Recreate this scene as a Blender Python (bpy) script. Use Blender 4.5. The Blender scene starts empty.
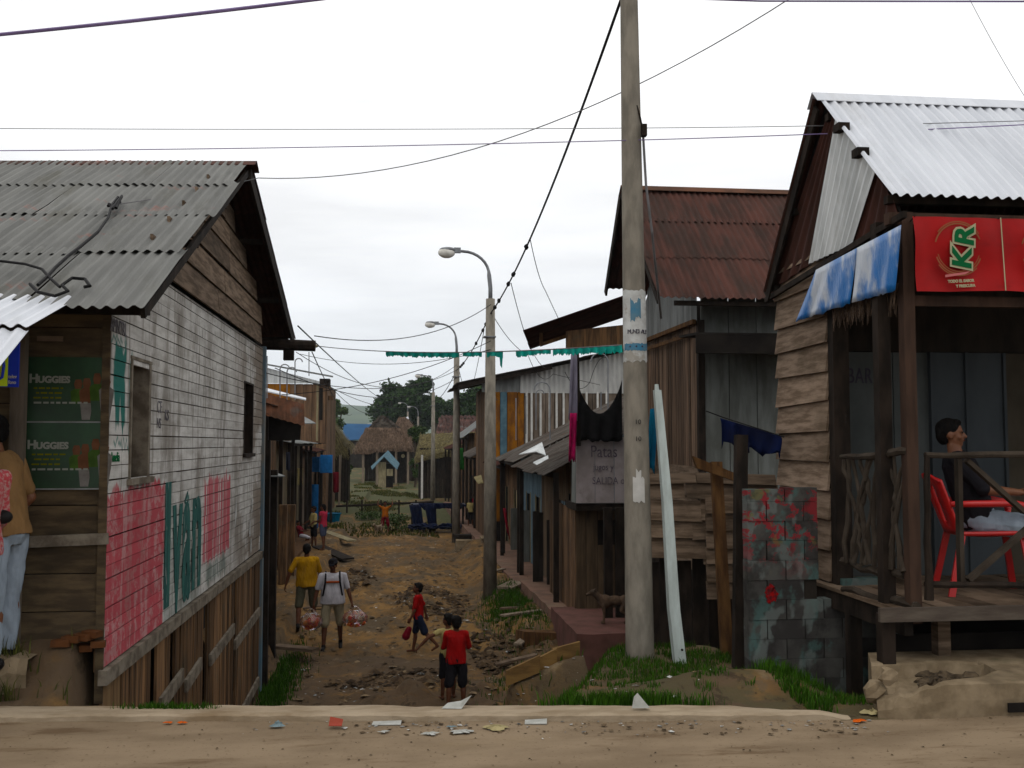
import bpy, math, random
from mathutils import Vector, Matrix, noise as mnoise
random.seed(7)
V = Vector
sc = bpy.context.scene
COL = sc.collection
R_ = math.radians

# ------------------------------------------------------------------ camera
YAW = R_(6.4); PIT = R_(3.38); EYE = V((0, 0, 1.65))
FWD = V((math.sin(YAW)*math.cos(PIT), math.cos(YAW)*math.cos(PIT), math.sin(PIT)))
RGT = V((math.cos(YAW), -math.sin(YAW), 0)); UPV = RGT.cross(FWD)
cd = bpy.data.cameras.new('camera'); cam = bpy.data.objects.new('camera', cd); COL.objects.link(cam)
cd.sensor_width = 36; cd.lens = 35.156; cd.clip_end = 9000; cd.clip_start = .05
cam.location = EYE
cam.rotation_euler = (math.pi/2 + PIT, 0, -YAW)
sc.camera = cam
def on(ax, val, px, py):
    """measured point of the photograph on the world plane axis=val"""
    d = FWD + RGT*((px-512)/1000) + UPV*((384-py)/1000)
    return EYE + d*((val-EYE[ax])/d[ax])
def onX(px, py, v): return on(0, v, px, py)
def onY(px, py, v): return on(1, v, px, py)
def onZ(px, py, v): return on(2, v, px, py)

# ------------------------------------------------------------------ world
w = bpy.data.worlds.new('World'); sc.world = w; w.use_nodes = True
nt = w.node_tree; nt.nodes.clear()
def N(nt, typ, **kw):
    n = nt.nodes.new(typ)
    for k, v in kw.items(): setattr(n, k, v)
    return n
def L(nt, a, b): nt.links.new(a, b)
SUN_EL, SUN_AZ = R_(58), R_(200)
bg = N(nt, 'ShaderNodeBackground'); out = N(nt, 'ShaderNodeOutputWorld')
sky = N(nt, 'ShaderNodeTexSky', sky_type='NISHITA', sun_disc=False, sun_elevation=SUN_EL, sun_rotation=SUN_AZ)
tc = N(nt, 'ShaderNodeTexCoord'); sp = N(nt, 'ShaderNodeSeparateXYZ'); L(nt, tc.outputs['Generated'], sp.inputs[0])
ramp = N(nt, 'ShaderNodeValToRGB')
L(nt, sp.outputs['Z'], ramp.inputs[0])
e = ramp.color_ramp.elements
e[0].position = 0.0; e[0].color = (.86, .91, .96, 1)
e[1].position = .12; e[1].color = (.98, 1.0, 1.03, 1)
for p_, c_ in ((.20, (1.08, 1.085, 1.095, 1)), (.30, (1.2, 1.2, 1.2, 1)), (1.0, (1.35, 1.34, 1.32, 1))):
    q = e.new(p_); q.color = c_
mp = N(nt, 'ShaderNodeMapping'); mp.inputs['Scale'].default_value = (1.6, 1.6, 11)
L(nt, tc.outputs['Generated'], mp.inputs[0])
nz = N(nt, 'ShaderNodeTexNoise'); nz.inputs['Scale'].default_value = 1.9; nz.inputs['Detail'].default_value = 6; nz.inputs['Roughness'].default_value = .55
L(nt, mp.outputs[0], nz.inputs[0])
mr = N(nt, 'ShaderNodeMapRange'); mr.inputs[1].default_value = .33; mr.inputs[2].default_value = .68; mr.inputs[3].default_value = .90; mr.inputs[4].default_value = 1.10
L(nt, nz.outputs[0], mr.inputs[0])
vm = N(nt, 'ShaderNodeVectorMath', operation='SCALE'); L(nt, ramp.outputs[0], vm.inputs[0])
m10 = N(nt, 'ShaderNodeMath', operation='MULTIPLY'); m10.inputs[1].default_value = 10; L(nt, mr.outputs[0], m10.inputs[0]); L(nt, m10.outputs[0], vm.inputs['Scale'])
mx = N(nt, 'ShaderNodeMix', data_type='RGBA'); mx.inputs[0].default_value = .93
L(nt, sky.outputs[0], mx.inputs[6]); L(nt, vm.outputs[0], mx.inputs[7])
L(nt, mx.outputs[2], bg.inputs[0]); bg.inputs[1].default_value = .1
L(nt, bg.outputs[0], out.inputs[0])
ld = bpy.data.lights.new('sun', 'SUN'); ld.energy = .5; ld.angle = R_(35); ld.color = (1, .95, .87)
lo = bpy.data.objects.new('sun', ld); COL.objects.link(lo)
lo.rotation_euler = V((math.sin(SUN_AZ)*math.cos(SUN_EL), math.cos(SUN_AZ)*math.cos(SUN_EL), math.sin(SUN_EL))).to_track_quat('Z', 'Y').to_euler()
sc.view_settings.view_transform = 'Standard'; sc.view_settings.look = 'None'
sc.view_settings.exposure = 0.0; sc.view_settings.gamma = 1; sc.view_settings.use_curve_mapping = False

# ------------------------------------------------------------------ materials
def mat(name, c1, c2=None, sc1=(3, 3, 3), detail=6, var=.0, rough=.85, bump=.25, bscale=None, layers=(), metal=0.0, paint=None, lo_=.35, hi=.65, spec=.07, dist=.01, trans=0, tone=.70):
    """procedural surface: two-tone noise, per-piece brightness variation, patches of dirt/rust, bump"""
    m = bpy.data.materials.new(name); m.use_nodes = True; nt = m.node_tree; nt.nodes.clear()
    o = N(nt, 'ShaderNodeOutputMaterial'); b = N(nt, 'ShaderNodeBsdfPrincipled'); L(nt, b.outputs[0], o.inputs[0])
    c2 = c2 or tuple(x*.6 for x in c1)
    if tone != 1:
        g_ = lambda c: tuple(max(0.004, (sum(c)/3+(x-sum(c)/3)*1.30)*tone) for x in c)
        c1, c2 = g_(c1), g_(c2); layers = [(g_(l[0]), *l[1:]) for l in layers]
    tc = N(nt, 'ShaderNodeTexCoord'); geo = N(nt, 'ShaderNodeNewGeometry')
    # shift the texture per loose piece so neighbours never share a pattern
    sh = N(nt, 'ShaderNodeVectorMath', operation='SCALE'); sh.inputs[0].default_value = (13.1, 7.7, 9.3)
    L(nt, geo.outputs['Random Per Island'], sh.inputs['Scale'])
    ad = N(nt, 'ShaderNodeVectorMath', operation='ADD')
    L(nt, tc.outputs['Object'], ad.inputs[0])
    if var > 0: L(nt, sh.outputs[0], ad.inputs[1])
    def noise(scale, det=6, rgh=.6, src=ad.outputs[0]):
        mp = N(nt, 'ShaderNodeMapping'); mp.inputs['Scale'].default_value = scale; L(nt, src, mp.inputs[0])
        n = N(nt, 'ShaderNodeTexNoise'); n.inputs['Scale'].default_value = 1; n.inputs['Detail'].default_value = det; n.inputs['Roughness'].default_value = rgh
        L(nt, mp.outputs[0], n.inputs[0]); return n.outputs[0]
    def rng(src, a, b_, c=0, d=1):
        r = N(nt, 'ShaderNodeMapRange', interpolation_type='SMOOTHSTEP')
        for i, x in enumerate((a, b_, c, d)): r.inputs[i+1].default_value = x
        L(nt, src, r.inputs[0]); return r.outputs[0]
    def mix(f, a, b_):
        x = N(nt, 'ShaderNodeMix', data_type='RGBA')
        for s, v in ((0, f), (6, a), (7, b_)):
            if isinstance(v, (int, float)): x.inputs[s].default_value = v
            elif isinstance(v, tuple): x.inputs[s].default_value = (*v[:3], 1)
            else: L(nt, v, x.inputs[s])
        return x.outputs[2]
    n1 = noise(sc1, detail)
    col = mix(rng(n1, lo_, hi), c2, c1)
    if paint: col = paint(nt, tc.outputs['Object'], col, noise, rng, mix)
    for (lc, ls, a, b_, st) in layers:
        f = rng(noise(ls, 7, .65, tc.outputs['Object']), a, b_, 0, st)
        col = mix(f, col, lc)
    if var > 0:
        hs = N(nt, 'ShaderNodeVectorMath', operation='SCALE'); L(nt, col, hs.inputs[0])
        r = N(nt, 'ShaderNodeMapRange'); r.inputs[3].default_value = 1-var; r.inputs[4].default_value = 1+var*.8
        L(nt, geo.outputs['Random Per Island'], r.inputs[0]); L(nt, r.outputs[0], hs.inputs['Scale']); col = hs.outputs[0]
    L(nt, col, b.inputs['Base Color'])
    b.inputs['Roughness'].default_value = rough; b.inputs['Metallic'].default_value = metal
    b.inputs['Specular IOR Level'].default_value = spec
    if trans: b.inputs['Transmission Weight'].default_value = trans
    if bump:
        bs = bscale or tuple(x*2.5 for x in sc1)
        bp = N(nt, 'ShaderNodeBump'); bp.inputs['Strength'].default_value = bump; bp.inputs['Distance'].default_value = dist
        L(nt, noise(bs, 6, .65), bp.inputs['Height']); L(nt, bp.outputs[0], b.inputs['Normal'])
    return m

RUST = (.16, .055, .03); DIRT = (.09, .065, .04)
M = {}
M['wood_h'] = mat('weathered_board', (.25, .19, .145), (.11, .08, .058), (2.5, 2.5, 22), var=.38, bump=.4, layers=(((.05, .04, .03), (2, 2, 2), .5, .75, .6),), tone=0.6)
M['wood_lap'] = mat('lap_board', (.24, .185, .145), (.115, .085, .063), (3, 3, 22), var=.18, bump=.5, layers=(((.09, .07, .05), (1.7, 1.7, 2.2), .5, .72, .55), ((.12, .15, .10), (3, 3, 1.2), .58, .72, .35)), tone=0.92)
M['wood_v'] = mat('upright_board', (.17, .11, .07), (.075, .05, .035), (18, 18, 1.6), var=.40, bump=.4, layers=(((.04, .035, .03), (1.5, 1.5, 2), .5, .72, .6),), tone=0.85)
M['wood_red'] = mat('reddish_board', (.22, .135, .08), (.075, .05, .034), (18, 18, 1.4), var=.55, bump=.4, layers=(((.10, .095, .075), (1.5, 1.5, 2), .52, .7, .55),))
M['wood_pale'] = mat('greyed_board', (.30, .25, .20), (.16, .13, .10), (18, 18, 1.2), var=.30, bump=.35)
M['wood_grey'] = mat('grey_panel', (.21, .22, .21), (.13, .135, .125), (7, 7, 1.2), var=.16, bump=.2, layers=(((.07, .065, .05), (1.5, 1.5, 1.5), .52, .75, .5),))
M['wood_dark'] = mat('dark_timber', (.055, .042, .034), (.022, .018, .015), (9, 9, 3), var=.3, bump=.4, tone=0.45)
M['wood_brown'] = mat('brown_plank', (.20, .115, .06), (.09, .05, .03), (12, 12, 2), var=.2, bump=.3, tone=0.5)
M['wood_orange'] = mat('orange_plywood', (.36, .165, .05), (.17, .08, .035), (5, 5, 2), var=.30, bump=.2, tone=0.6)
M['wood_silver'] = mat('silvered_rail', (.26, .23, .19), (.12, .10, .08), (7, 7, 7), bump=.4)
M['wood_mid'] = mat('gnarled_stick', (.10, .082, .066), (.05, .04, .032), (7, 7, 3), bump=.5, tone=.5)
M['wood_post'] = mat('reddish_dark_post', (.085, .055, .042), (.045, .03, .024), (9, 9, 1.5), bump=.4, tone=.6)
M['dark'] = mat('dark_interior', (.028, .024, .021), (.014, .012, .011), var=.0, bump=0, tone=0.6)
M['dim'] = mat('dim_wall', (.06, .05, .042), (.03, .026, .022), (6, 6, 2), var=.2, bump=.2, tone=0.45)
M['roof_grey'] = mat('weathered_sheet', (.215, .215, .205), (.165, .165, .158), (7, .9, .9), var=.12, rough=.7, bump=.05, layers=(((.10, .095, .075), (2.5, .5, .5), .5, .68, .6), ((.34, .14, .11), (1.2, 2.2, 2.2), .60, .70, .45), ((.07, .07, .065), (8, .8, .8), .58, .74, .4)), tone=0.8)
M['roof_silver'] = mat('bright_zinc_sheet', (.57, .59, .63), (.50, .52, .56), (7, .8, .8), var=.06, rough=.42, bump=.06, metal=.15, spec=.4, layers=(((.36, .36, .36), (2, .8, .8), .56, .75, .5), ((.26, .22, .18), (6, 1, 1), .66, .76, .5)), tone=1)
M['zinc_wall'] = mat('zinc_wall_sheet', (.56, .58, .58), (.42, .44, .44), (6, 6, .8), var=.08, rough=.5, bump=.06, spec=.4, layers=(((.25, .20, .16), (5, 5, 1.2), .60, .76, .6),), tone=1)
M['zinc_dull'] = mat('dull_zinc_sheet', (.27, .28, .275), (.17, .175, .17), (5, 5, 1), var=.15, rough=.6, bump=.1, layers=(((.12, .08, .055), (3, 3, 1), .56, .72, .7),))
M['roof_rust'] = mat('rusted_sheet', (.115, .058, .048), (.062, .040, .034), (6, 1.4, 1.4), var=.14, rough=.8, bump=.15, layers=(((.055, .042, .036), (1.5, .8, .8), .48, .66, .7), ((.17, .075, .05), (3, .9, .9), .62, .74, .5)), tone=0.62)
M['rust_wall'] = mat('rusted_wall_sheet', (.085, .04, .032), (.045, .025, .02), (5, 5, 1), var=.14, rough=.8, bump=.1, tone=0.6)
M['roof_orange'] = mat('orange_rust_sheet', (.24, .12, .08), (.12, .07, .05), (3, 3, 3), var=.2, rough=.8, bump=.1, layers=(((.20, .19, .18), (2, 2, 2), .56, .7, .6),), tone=0.4)
M['roof_mid'] = mat('grey_brown_sheet', (.17, .155, .14), (.085, .07, .06), (2, 4, 4), var=.3, rough=.7, bump=.1, layers=(((.12, .06, .04), (2, 2, 2), .55, .7, .6),), tone=0.5)
M['concrete'] = mat('pole_concrete', (.235, .21, .17), (.15, .135, .11), (9, 9, 3), rough=.9, bump=.3, layers=(((.11, .10, .085), (4, 4, .7), .5, .7, .45), ((.10, .11, .07), (3, 3, .5), .6, .75, .4)), tone=1.0)
M['slab'] = mat('rough_concrete', (.33, .265, .19), (.21, .165, .115), (7, 7, 7), rough=.95, bump=.5, bscale=(40, 40, 40), dist=.006, layers=(((.10, .08, .06), (2, 2, 2), .5, .72, .55), ((.10, .12, .06), (3, 3, 3), .6, .72, .35)), tone=0.62)
M['kerb'] = mat('kerb_concrete', (.335, .28, .215), (.235, .19, .14), (3, 9, 9), rough=.95, bump=.6, layers=(((.15, .105, .065), (1.2, 3, 3), .5, .7, .6),), tone=.92)
M['redwalk'] = mat('reddish_walkway', (.185, .105, .075), (.115, .07, .05), (2, 2, 2), rough=.9, bump=.3, layers=(((.19, .15, .10), (1.1, 1.1, 1.1), .52, .7, .6), ((.06, .05, .045), (5, 5, 5), .6, .72, .5)), tone=1.0)
M['pinkwalk'] = mat('maroon_washed_step', (.15, .082, .072), (.10, .058, .048), (3, 3, 3), rough=.9, bump=.3, tone=0.75)
M['shaded_rubble'] = mat('shade_darkened_aggregate', (.13, .10, .07), (.05, .04, .03), (14, 14, 14), bump=.8)  # brown of the broken aggregate, taken darker to hold the hollow's shade
M['brick'] = mat('broken_brick', (.26, .12, .065), (.13, .07, .045), (8, 8, 8), var=.25, bump=.5, tone=0.32)
M['metal'] = mat('galvanised_steel', (.30, .31, .32), (.20, .20, .21), (10, 10, 3), rough=.5, bump=.05, metal=.4)
M['lampglass'] = mat('milky_lamp_bowl', (.62, .60, .55), (.48, .46, .41), (6, 6, 6), rough=.25, bump=0, spec=.5, tone=1)
M['cable'] = mat('black_cable', (.018, .017, .018), (.012, .012, .012), bump=0, rough=.6)
M['cable_violet'] = mat('violet_grey_cable', (.20, .15, .30), (.15, .11, .22), bump=0, rough=.6, tone=1)
M['cable_thin'] = mat('grey_cable', (.15, .145, .15), (.10, .10, .10), bump=0, rough=.6, tone=1)
M['teal'] = mat('teal_plastic', (.05, .36, .30), (.03, .24, .21), (9, 9, 9), rough=.5, bump=.2, var=.15)
M['blue_foil'] = None
M['blue_tarp'] = mat('dark_blue_tarpaulin', (.016, .026, .075), (.010, .014, .036), (5, 5, 5), rough=.6, bump=.5, spec=.1, tone=0.45)
M['blue_cloth'] = mat('turquoise_cloth', (.02, .17, .27), (.012, .09, .16), (6, 6, 3), bump=.5)
M['navy_cloth'] = mat('navy_cloth', (.010, .024, .085), (.008, .014, .04), (4, 4, 4), bump=.5, tone=0.5)
M['black_cloth'] = mat('black_netting', (.017, .016, .017), (.01, .01, .01), (8, 8, 8), bump=.5, tone=0.6)
M['pink_cloth'] = mat('pink_cloth', (.45, .04, .13), (.25, .03, .08), (8, 8, 8), bump=.4)
M['lilac_cloth'] = mat('grey_lilac_cloth', (.30, .28, .34), (.18, .17, .21), (8, 8, 2), bump=.4)
M['pale_post'] = mat('pale_painted_post', (.46, .52, .50), (.33, .37, .35), (8, 8, 2), bump=.3, layers=(((.22, .22, .19), (4, 4, 1.2), .55, .7, .6),), tone=1.0)
M['thatch'] = mat('grey_palm_thatch', (.20, .145, .11), (.085, .06, .045), (3, 3, 3), detail=9, var=.35, bump=.9, dist=.1)
M['thatch_g'] = mat('straw_palm_thatch', (.21, .18, .10), (.09, .075, .045), (4, 4, 4), detail=9, var=.35, bump=.9, dist=.1)
M['blue_paint'] = mat('blue_painted_board', (.06, .17, .38), (.04, .12, .27), (4, 4, 4), var=.1, bump=.1)
M['blue_light'] = mat('faded_blue_sheet', (.22, .33, .38), (.14, .22, .27), (4, 4, 4), bump=.15, tone=0.45)
M['blue_far'] = mat('far_blue_sheet', (.10, .20, .36), (.08, .16, .30), (.3, .3, .3), bump=0, tone=0.45)
M['dusty_blue'] = mat('dusty_blue_board', (.13, .18, .21), (.08, .11, .13), (6, 6, 2), var=.2, bump=.2, tone=1.05)
M['cream'] = mat('cream_board', (.34, .30, .20), (.22, .19, .13), (6, 6, 2), var=.2, bump=.2)
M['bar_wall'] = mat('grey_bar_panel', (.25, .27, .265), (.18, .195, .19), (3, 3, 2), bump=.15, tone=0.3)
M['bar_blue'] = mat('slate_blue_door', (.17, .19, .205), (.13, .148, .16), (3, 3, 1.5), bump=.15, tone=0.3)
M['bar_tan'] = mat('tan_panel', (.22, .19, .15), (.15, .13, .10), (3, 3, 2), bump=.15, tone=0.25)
M['red_plastic'] = mat('red_moulded_plastic', (.50, .010, .009), (.40, .008, .008), (3, 3, 3), rough=.35, bump=0, spec=.5, tone=1)
M['white_paint'] = mat('off_white_paint', (.52, .51, .48), (.42, .41, .38), (6, 6, 6), bump=.1, tone=1)
M['ink'] = mat('black_paint_writing', (.03, .028, .03), (.02, .02, .02), bump=0)
M['ink_soft'] = mat('faded_dark_writing', (.075, .065, .085), (.05, .045, .06), bump=0)
M['ink_faint'] = mat('faded_brushed_writing', (.12, .10, .13), (.20, .18, .185), (14, 14, 30), bump=0)
M['ink_wall'] = mat('worn_wall_writing', (.20, .19, .20), (.14, .13, .14), bump=0)
M['poster_white'] = mat('poster_grey_lettering', (.30, .31, .28), (.24, .25, .22), bump=0)
M['poster_green'] = mat('dark_green_poster', (.016, .055, .022), (.007, .026, .011), (2.5, 2.5, 2.5), rough=.45, bump=.1, spec=.4)
M['poster_yellow'] = mat('poster_yellow_print', (.17, .17, .03), (.12, .12, .02), bump=0)
M['print_skin'] = mat('poster_figure_print', (.14, .07, .045), (.10, .05, .03), (9, 9, 9), bump=0)
M['print_green'] = mat('poster_green_clothing_print', (.07, .12, .035), (.04, .07, .02), (9, 9, 9), bump=0)
M['print_white'] = mat('poster_pale_clothing_print', (.22, .21, .20), (.15, .14, .13), (9, 9, 9), bump=0)
M['sign_blue'] = mat('blue_sign_enamel', (.015, .04, .42), (.012, .03, .34), bump=0, rough=.4, tone=1)
M['sign_lime'] = mat('lime_sign_enamel', (.50, .66, .02), (.42, .58, .02), bump=0, rough=.4, tone=1)
M['banner_red'] = mat('red_vinyl', (.56, .012, .014), (.40, .010, .012), (2, 2, 2), rough=.5, bump=.15, spec=.12, layers=(((.20, .01, .01), (1.3, 1.3, 4), .5, .75, .6),), tone=0.48)
M['logo_green'] = mat('deep_green_print', (.012, .13, .05), (.010, .10, .04), bump=0)
M['logo_edge'] = mat('pale_gold_print', (.50, .47, .33), (.42, .40, .28), bump=0)
M['logo_pink'] = mat('pink_print', (.62, .24, .24), (.52, .2, .2), bump=0)
M['ring_print'] = mat('bronze_ring_print', (.30, .13, .08), (.24, .10, .06), bump=0)
M['paper'] = mat('torn_paper', (.46, .47, .46), (.34, .34, .33), (8, 8, 8), bump=.2, layers=(((.20, .18, .15), (6, 6, 6), .52, .65, .7),), tone=1.1)
M['paper_blue'] = mat('blue_poster_print', (.10, .23, .34), (.16, .25, .31), (9, 9, 9), bump=0)
M['litter'] = mat('scraps_of_litter', (.55, .55, .53), (.10, .09, .08), (25, 25, 25), var=.55, bump=0, tone=0.7)
M['debris'] = mat('dark_debris', (.20, .15, .10), (.07, .052, .036), (9, 9, 9), var=.6, bump=.3)
M['orange_scrap'] = mat('orange_plastic', (.75, .20, .02), (.6, .14, .02), bump=.2, tone=0.6)
M['red_scrap'] = mat('red_card', (.36, .10, .08), (.28, .08, .06), bump=.1)
M['scrap_white'] = mat('white_plastic_scrap', (.55, .55, .52), (.40, .40, .37), (9, 9, 9), bump=.4, tone=0.7)
M['scrap_blue'] = mat('pale_blue_plastic_scrap', (.24, .30, .32), (.16, .20, .21), (9, 9, 9), bump=.4, tone=0.7)
M['scrap_yellow'] = mat('yellowed_plastic_scrap', (.44, .38, .23), (.30, .26, .16), (9, 9, 9), bump=.4, tone=0.7)
M['leaf'] = mat('dark_leaves', (.050, .085, .030), (.022, .042, .016), (.6, .6, .6), var=.45, bump=0, rough=.6)
M['leaf2'] = mat('mid_green_leaves', (.075, .11, .04), (.035, .06, .022), (.6, .6, .6), var=.45, bump=0, rough=.6)
M['bark'] = mat('tree_bark', (.10, .08, .06), (.05, .04, .03), (3, 3, 1), bump=.5)
M['grass'] = mat('green_grass_blades', (.052, .115, .016), (.030, .07, .010), (1.6, 1.6, 1.6), var=.45, bump=0, rough=.6)
M['weeds'] = mat('dull_weed_blades', (.10, .10, .035), (.045, .055, .02), (3, 3, 3), var=.5, bump=0, rough=.7)
M['skin'] = mat('brown_skin', (.20, .095, .058), (.165, .075, .045), (12, 12, 12), rough=.55, bump=.03, spec=.35)
M['skin_far'] = mat('dark_brown_skin', (.125, .06, .04), (.10, .048, .032), (12, 12, 12), rough=.6, bump=.03)
M['hair'] = mat('black_hair', (.010, .008, .007), (.006, .005, .005), (40, 40, 10), rough=.8, bump=.6, spec=.08)
M['eye'] = mat('dark_eye', (.02, .015, .012), (.015, .012, .01), bump=0, rough=.2)
M['lip'] = mat('lips', (.15, .055, .045), (.12, .045, .04), bump=0)
def cloth(n, c, k=.75): return mat(n, c, tuple(x*k for x in c), (9, 9, 4), bump=.3, bscale=(14, 14, 6), rough=.9, dist=.02)
M['c_yellow'] = cloth('mustard_cotton', (.42, .24, .012)); M['c_red'] = cloth('red_cotton', (.34, .010, .014))
M['c_dark'] = cloth('black_cotton', (.018, .017, .02)); M['c_olive'] = cloth('olive_cotton', (.09, .085, .06))
M['c_khaki'] = cloth('khaki_cotton', (.33, .29, .21)); M['c_white'] = cloth('pale_grey_cotton', (.68, .66, .70))
M['c_navy'] = cloth('dark_blue_cotton', (.02, .024, .045)); M['c_pink'] = cloth('pink_cotton', (.42, .07, .10))
M['c_denim'] = cloth('pale_denim', (.42, .48, .55)); M['c_tan'] = cloth('tan_cotton', (.30, .19, .105))
M['c_bluegrey'] = cloth('blue_grey_cotton', (.08, .09, .13)); M['c_orange'] = cloth('orange_cotton', (.40, .14, .03))
M['c_maroon'] = cloth('maroon_cotton', (.17, .012, .03)); M['c_cream'] = cloth('cream_cotton', (.45, .38, .20))
M['c_floral'] = mat('pink_floral_cotton', (.50, .12, .13), (.55, .34, .32), (40, 40, 40), bump=.2, lo_=.42, hi=.55)
M['c_stripe'] = cloth('orange_chest_stripe', (.38, .10, .04)); M['leather'] = mat('black_leather', (.02, .018, .018), (.012, .012, .012), rough=.4, bump=.2)
M['fruit'] = mat('red_fruit', (.60, .06, .04), (.62, .26, .08), (14, 14, 14), var=.4, bump=.05, rough=.4)
M['bagfilm'] = mat('clear_plastic_bag', (.9, .86, .88), (.8, .74, .77), (14, 14, 14), bump=.4, rough=.08, trans=.96, spec=.4, tone=1)
M['dogfur'] = mat('brown_dog_fur', (.10, .065, .045), (.05, .033, .025), (14, 14, 14), bump=.5); M['dogfur2'] = mat('cream_dog_fur', (.30, .24, .18), (.20, .16, .12), (14, 14, 14), bump=.5)

# ------------------------------------------------------------------ mesh builder
def wloc(o):
    p = V((0, 0, 0))
    while o is not None: p = p + o.location; o = o.parent
    return p
class MB:
    def __init__(s): s.v = []; s.f = []
    def add(s, vs, fs):
        n = len(s.v); s.v += [V(a) for a in vs]; s.f += [tuple(i+n for i in f) for f in fs]
    def slab(s, p0, p1, p2, p3, t):
        """quad p0..p3 thickened by the vector t"""
        p = [V(a) for a in (p0, p1, p2, p3)]; t = V(t)
        s.add(p+[a+t for a in p], [(3, 2, 1, 0), (4, 5, 6, 7), (0, 1, 5, 4), (1, 2, 6, 5), (2, 3, 7, 6), (3, 0, 4, 7)])
    def box(s, a, b):
        x0, y0, z0 = a; x1, y1, z1 = b
        s.slab((x0, y0, z0), (x1, y0, z0), (x1, y1, z0), (x0, y1, z0), (0, 0, z1-z0))
    def beam(s, p0, p1, w, h, up=(0, 0, 1)):
        p0, p1 = V(p0), V(p1); d = (p1-p0).normalized(); u = V(up)
        if abs(d.dot(u)) > .95: u = V((0, 1, 0))
        sd = d.cross(u).normalized(); u = sd.cross(d).normalized()
        a = sd*w/2; b = u*h/2
        s.slab(p0-a-b, p0+a-b, p0+a+b, p0-a+b, p1-p0)
    def tube(s, pts, r, n=8):
        pts = [V(p) for p in pts]; rs = r if isinstance(r, (list, tuple)) else [r]*len(pts)
        vs = []; prev = None
        for i, p in enumerate(pts):
            d = (pts[min(i+1, len(pts)-1)]-pts[max(i-1, 0)]).normalized()
            if prev is None: a = d.cross(V((0, 0, 1)) if abs(d.z) < .9 else V((1, 0, 0))).normalized()
            else: a = (prev-d*prev.dot(d)).normalized()
            prev = a; b = d.cross(a)
            for k in range(n):
                t = 2*math.pi*k/n; vs.append(p+(a*math.cos(t)+b*math.sin(t))*rs[i])
        fs = [(i*n+k, i*n+(k+1) % n, (i+1)*n+(k+1) % n, (i+1)*n+k) for i in range(len(pts)-1) for k in range(n)]
        fs += [tuple(range(n))[::-1], tuple(range((len(pts)-1)*n, len(pts)*n))]
        s.add(vs, fs)
    def ball(s, c, r, nu=12, nv=8, rot=None, jit=0):
        c = V(c); r = (r, r, r) if isinstance(r, (int, float)) else r
        vs = [V((0, 0, -r[2]))]
        for j in range(1, nv):
            ph = -math.pi/2+math.pi*j/nv
            for i in range(nu):
                t = 2*math.pi*i/nu; q = 1+random.uniform(-jit, jit)
                vs.append(V((r[0]*math.cos(ph)*math.cos(t), r[1]*math.cos(ph)*math.sin(t), r[2]*math.sin(ph)))*q)
        vs.append(V((0, 0, r[2])))
        if rot is not None: vs = [rot @ a for a in vs]
        fs = [(0, 1+(i+1) % nu, 1+i) for i in range(nu)]
        for j in range(nv-2):
            for i in range(nu):
                a = 1+j*nu; fs.append((a+i, a+(i+1) % nu, a+nu+(i+1) % nu, a+nu+i))
        a = 1+(nv-2)*nu; fs += [(a+i, a+(i+1) % nu, len(vs)-1) for i in range(nu)]
        s.add([c+a for a in vs], fs)
    def loft(s, secs, n=20):
        """closed body through elliptical sections (centre, x axis vector, y axis vector)"""
        vs = []
        for c, ax, ay in secs:
            for k in range(n): t = 2*math.pi*k/n; vs.append(V(c)+V(ax)*math.cos(t)+V(ay)*math.sin(t))
        m = len(secs); fs = [(i*n+k, i*n+(k+1) % n, (i+1)*n+(k+1) % n, (i+1)*n+k) for i in range(m-1) for k in range(n)]
        fs += [tuple(range(n))[::-1], tuple(range((m-1)*n, m*n))]; s.add(vs, fs)
    def cone(s, p0, p1, r0, r1, n=12):
        """tapered capsule"""
        s.tube([p0, p1], [r0, r1], n); s.ball(p0, r0, n, 8); s.ball(p1, r1, n, 8)
    def corr(s, o, a, b, pitch=.09, amp=.012, seg=6, th=.003, rows=1, bend=0):
        """corrugated sheet: ridges run along a, waves follow each other along b"""
        o, a, b = V(o), V(a), V(b); nrm = a.cross(b).normalized(); W = b.length
        nb = max(2, int(W/pitch*seg)); vs = []
        for sd in (0, 1):
            for j in range(rows+1):
                for i in range(nb+1):
                    t = i/nb; q = j/rows
                    cp = o+a*q+b*t; h = amp*math.sin(2*math.pi*t*W/pitch)*(1+.25*mnoise.noise(cp*1.7))+sd*th - bend*(q**2)+.012*mnoise.noise(cp*2.3+V((sd*0, 3, 1)))
                    vs.append(o+a*q+b*t+nrm*h)
        m = nb+1; K = m*(rows+1); fs = []
        for j in range(rows):
            for i in range(nb):
                q = j*m+i; fs.append((q, q+1, q+m+1, q+m)); fs.append((K+q, K+q+m, K+q+m+1, K+q+1))
        for i in range(nb): fs.append((i, K+i, K+i+1, i+1)); q = rows*m+i; fs.append((q, q+1, K+q+1, K+q))
        for j in range(rows):
            q = j*m; fs.append((q, q+m, K+q+m, K+q)); q += nb; fs.append((q, K+q, K+q+m, q+m))
        s.add(vs, fs)
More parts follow.
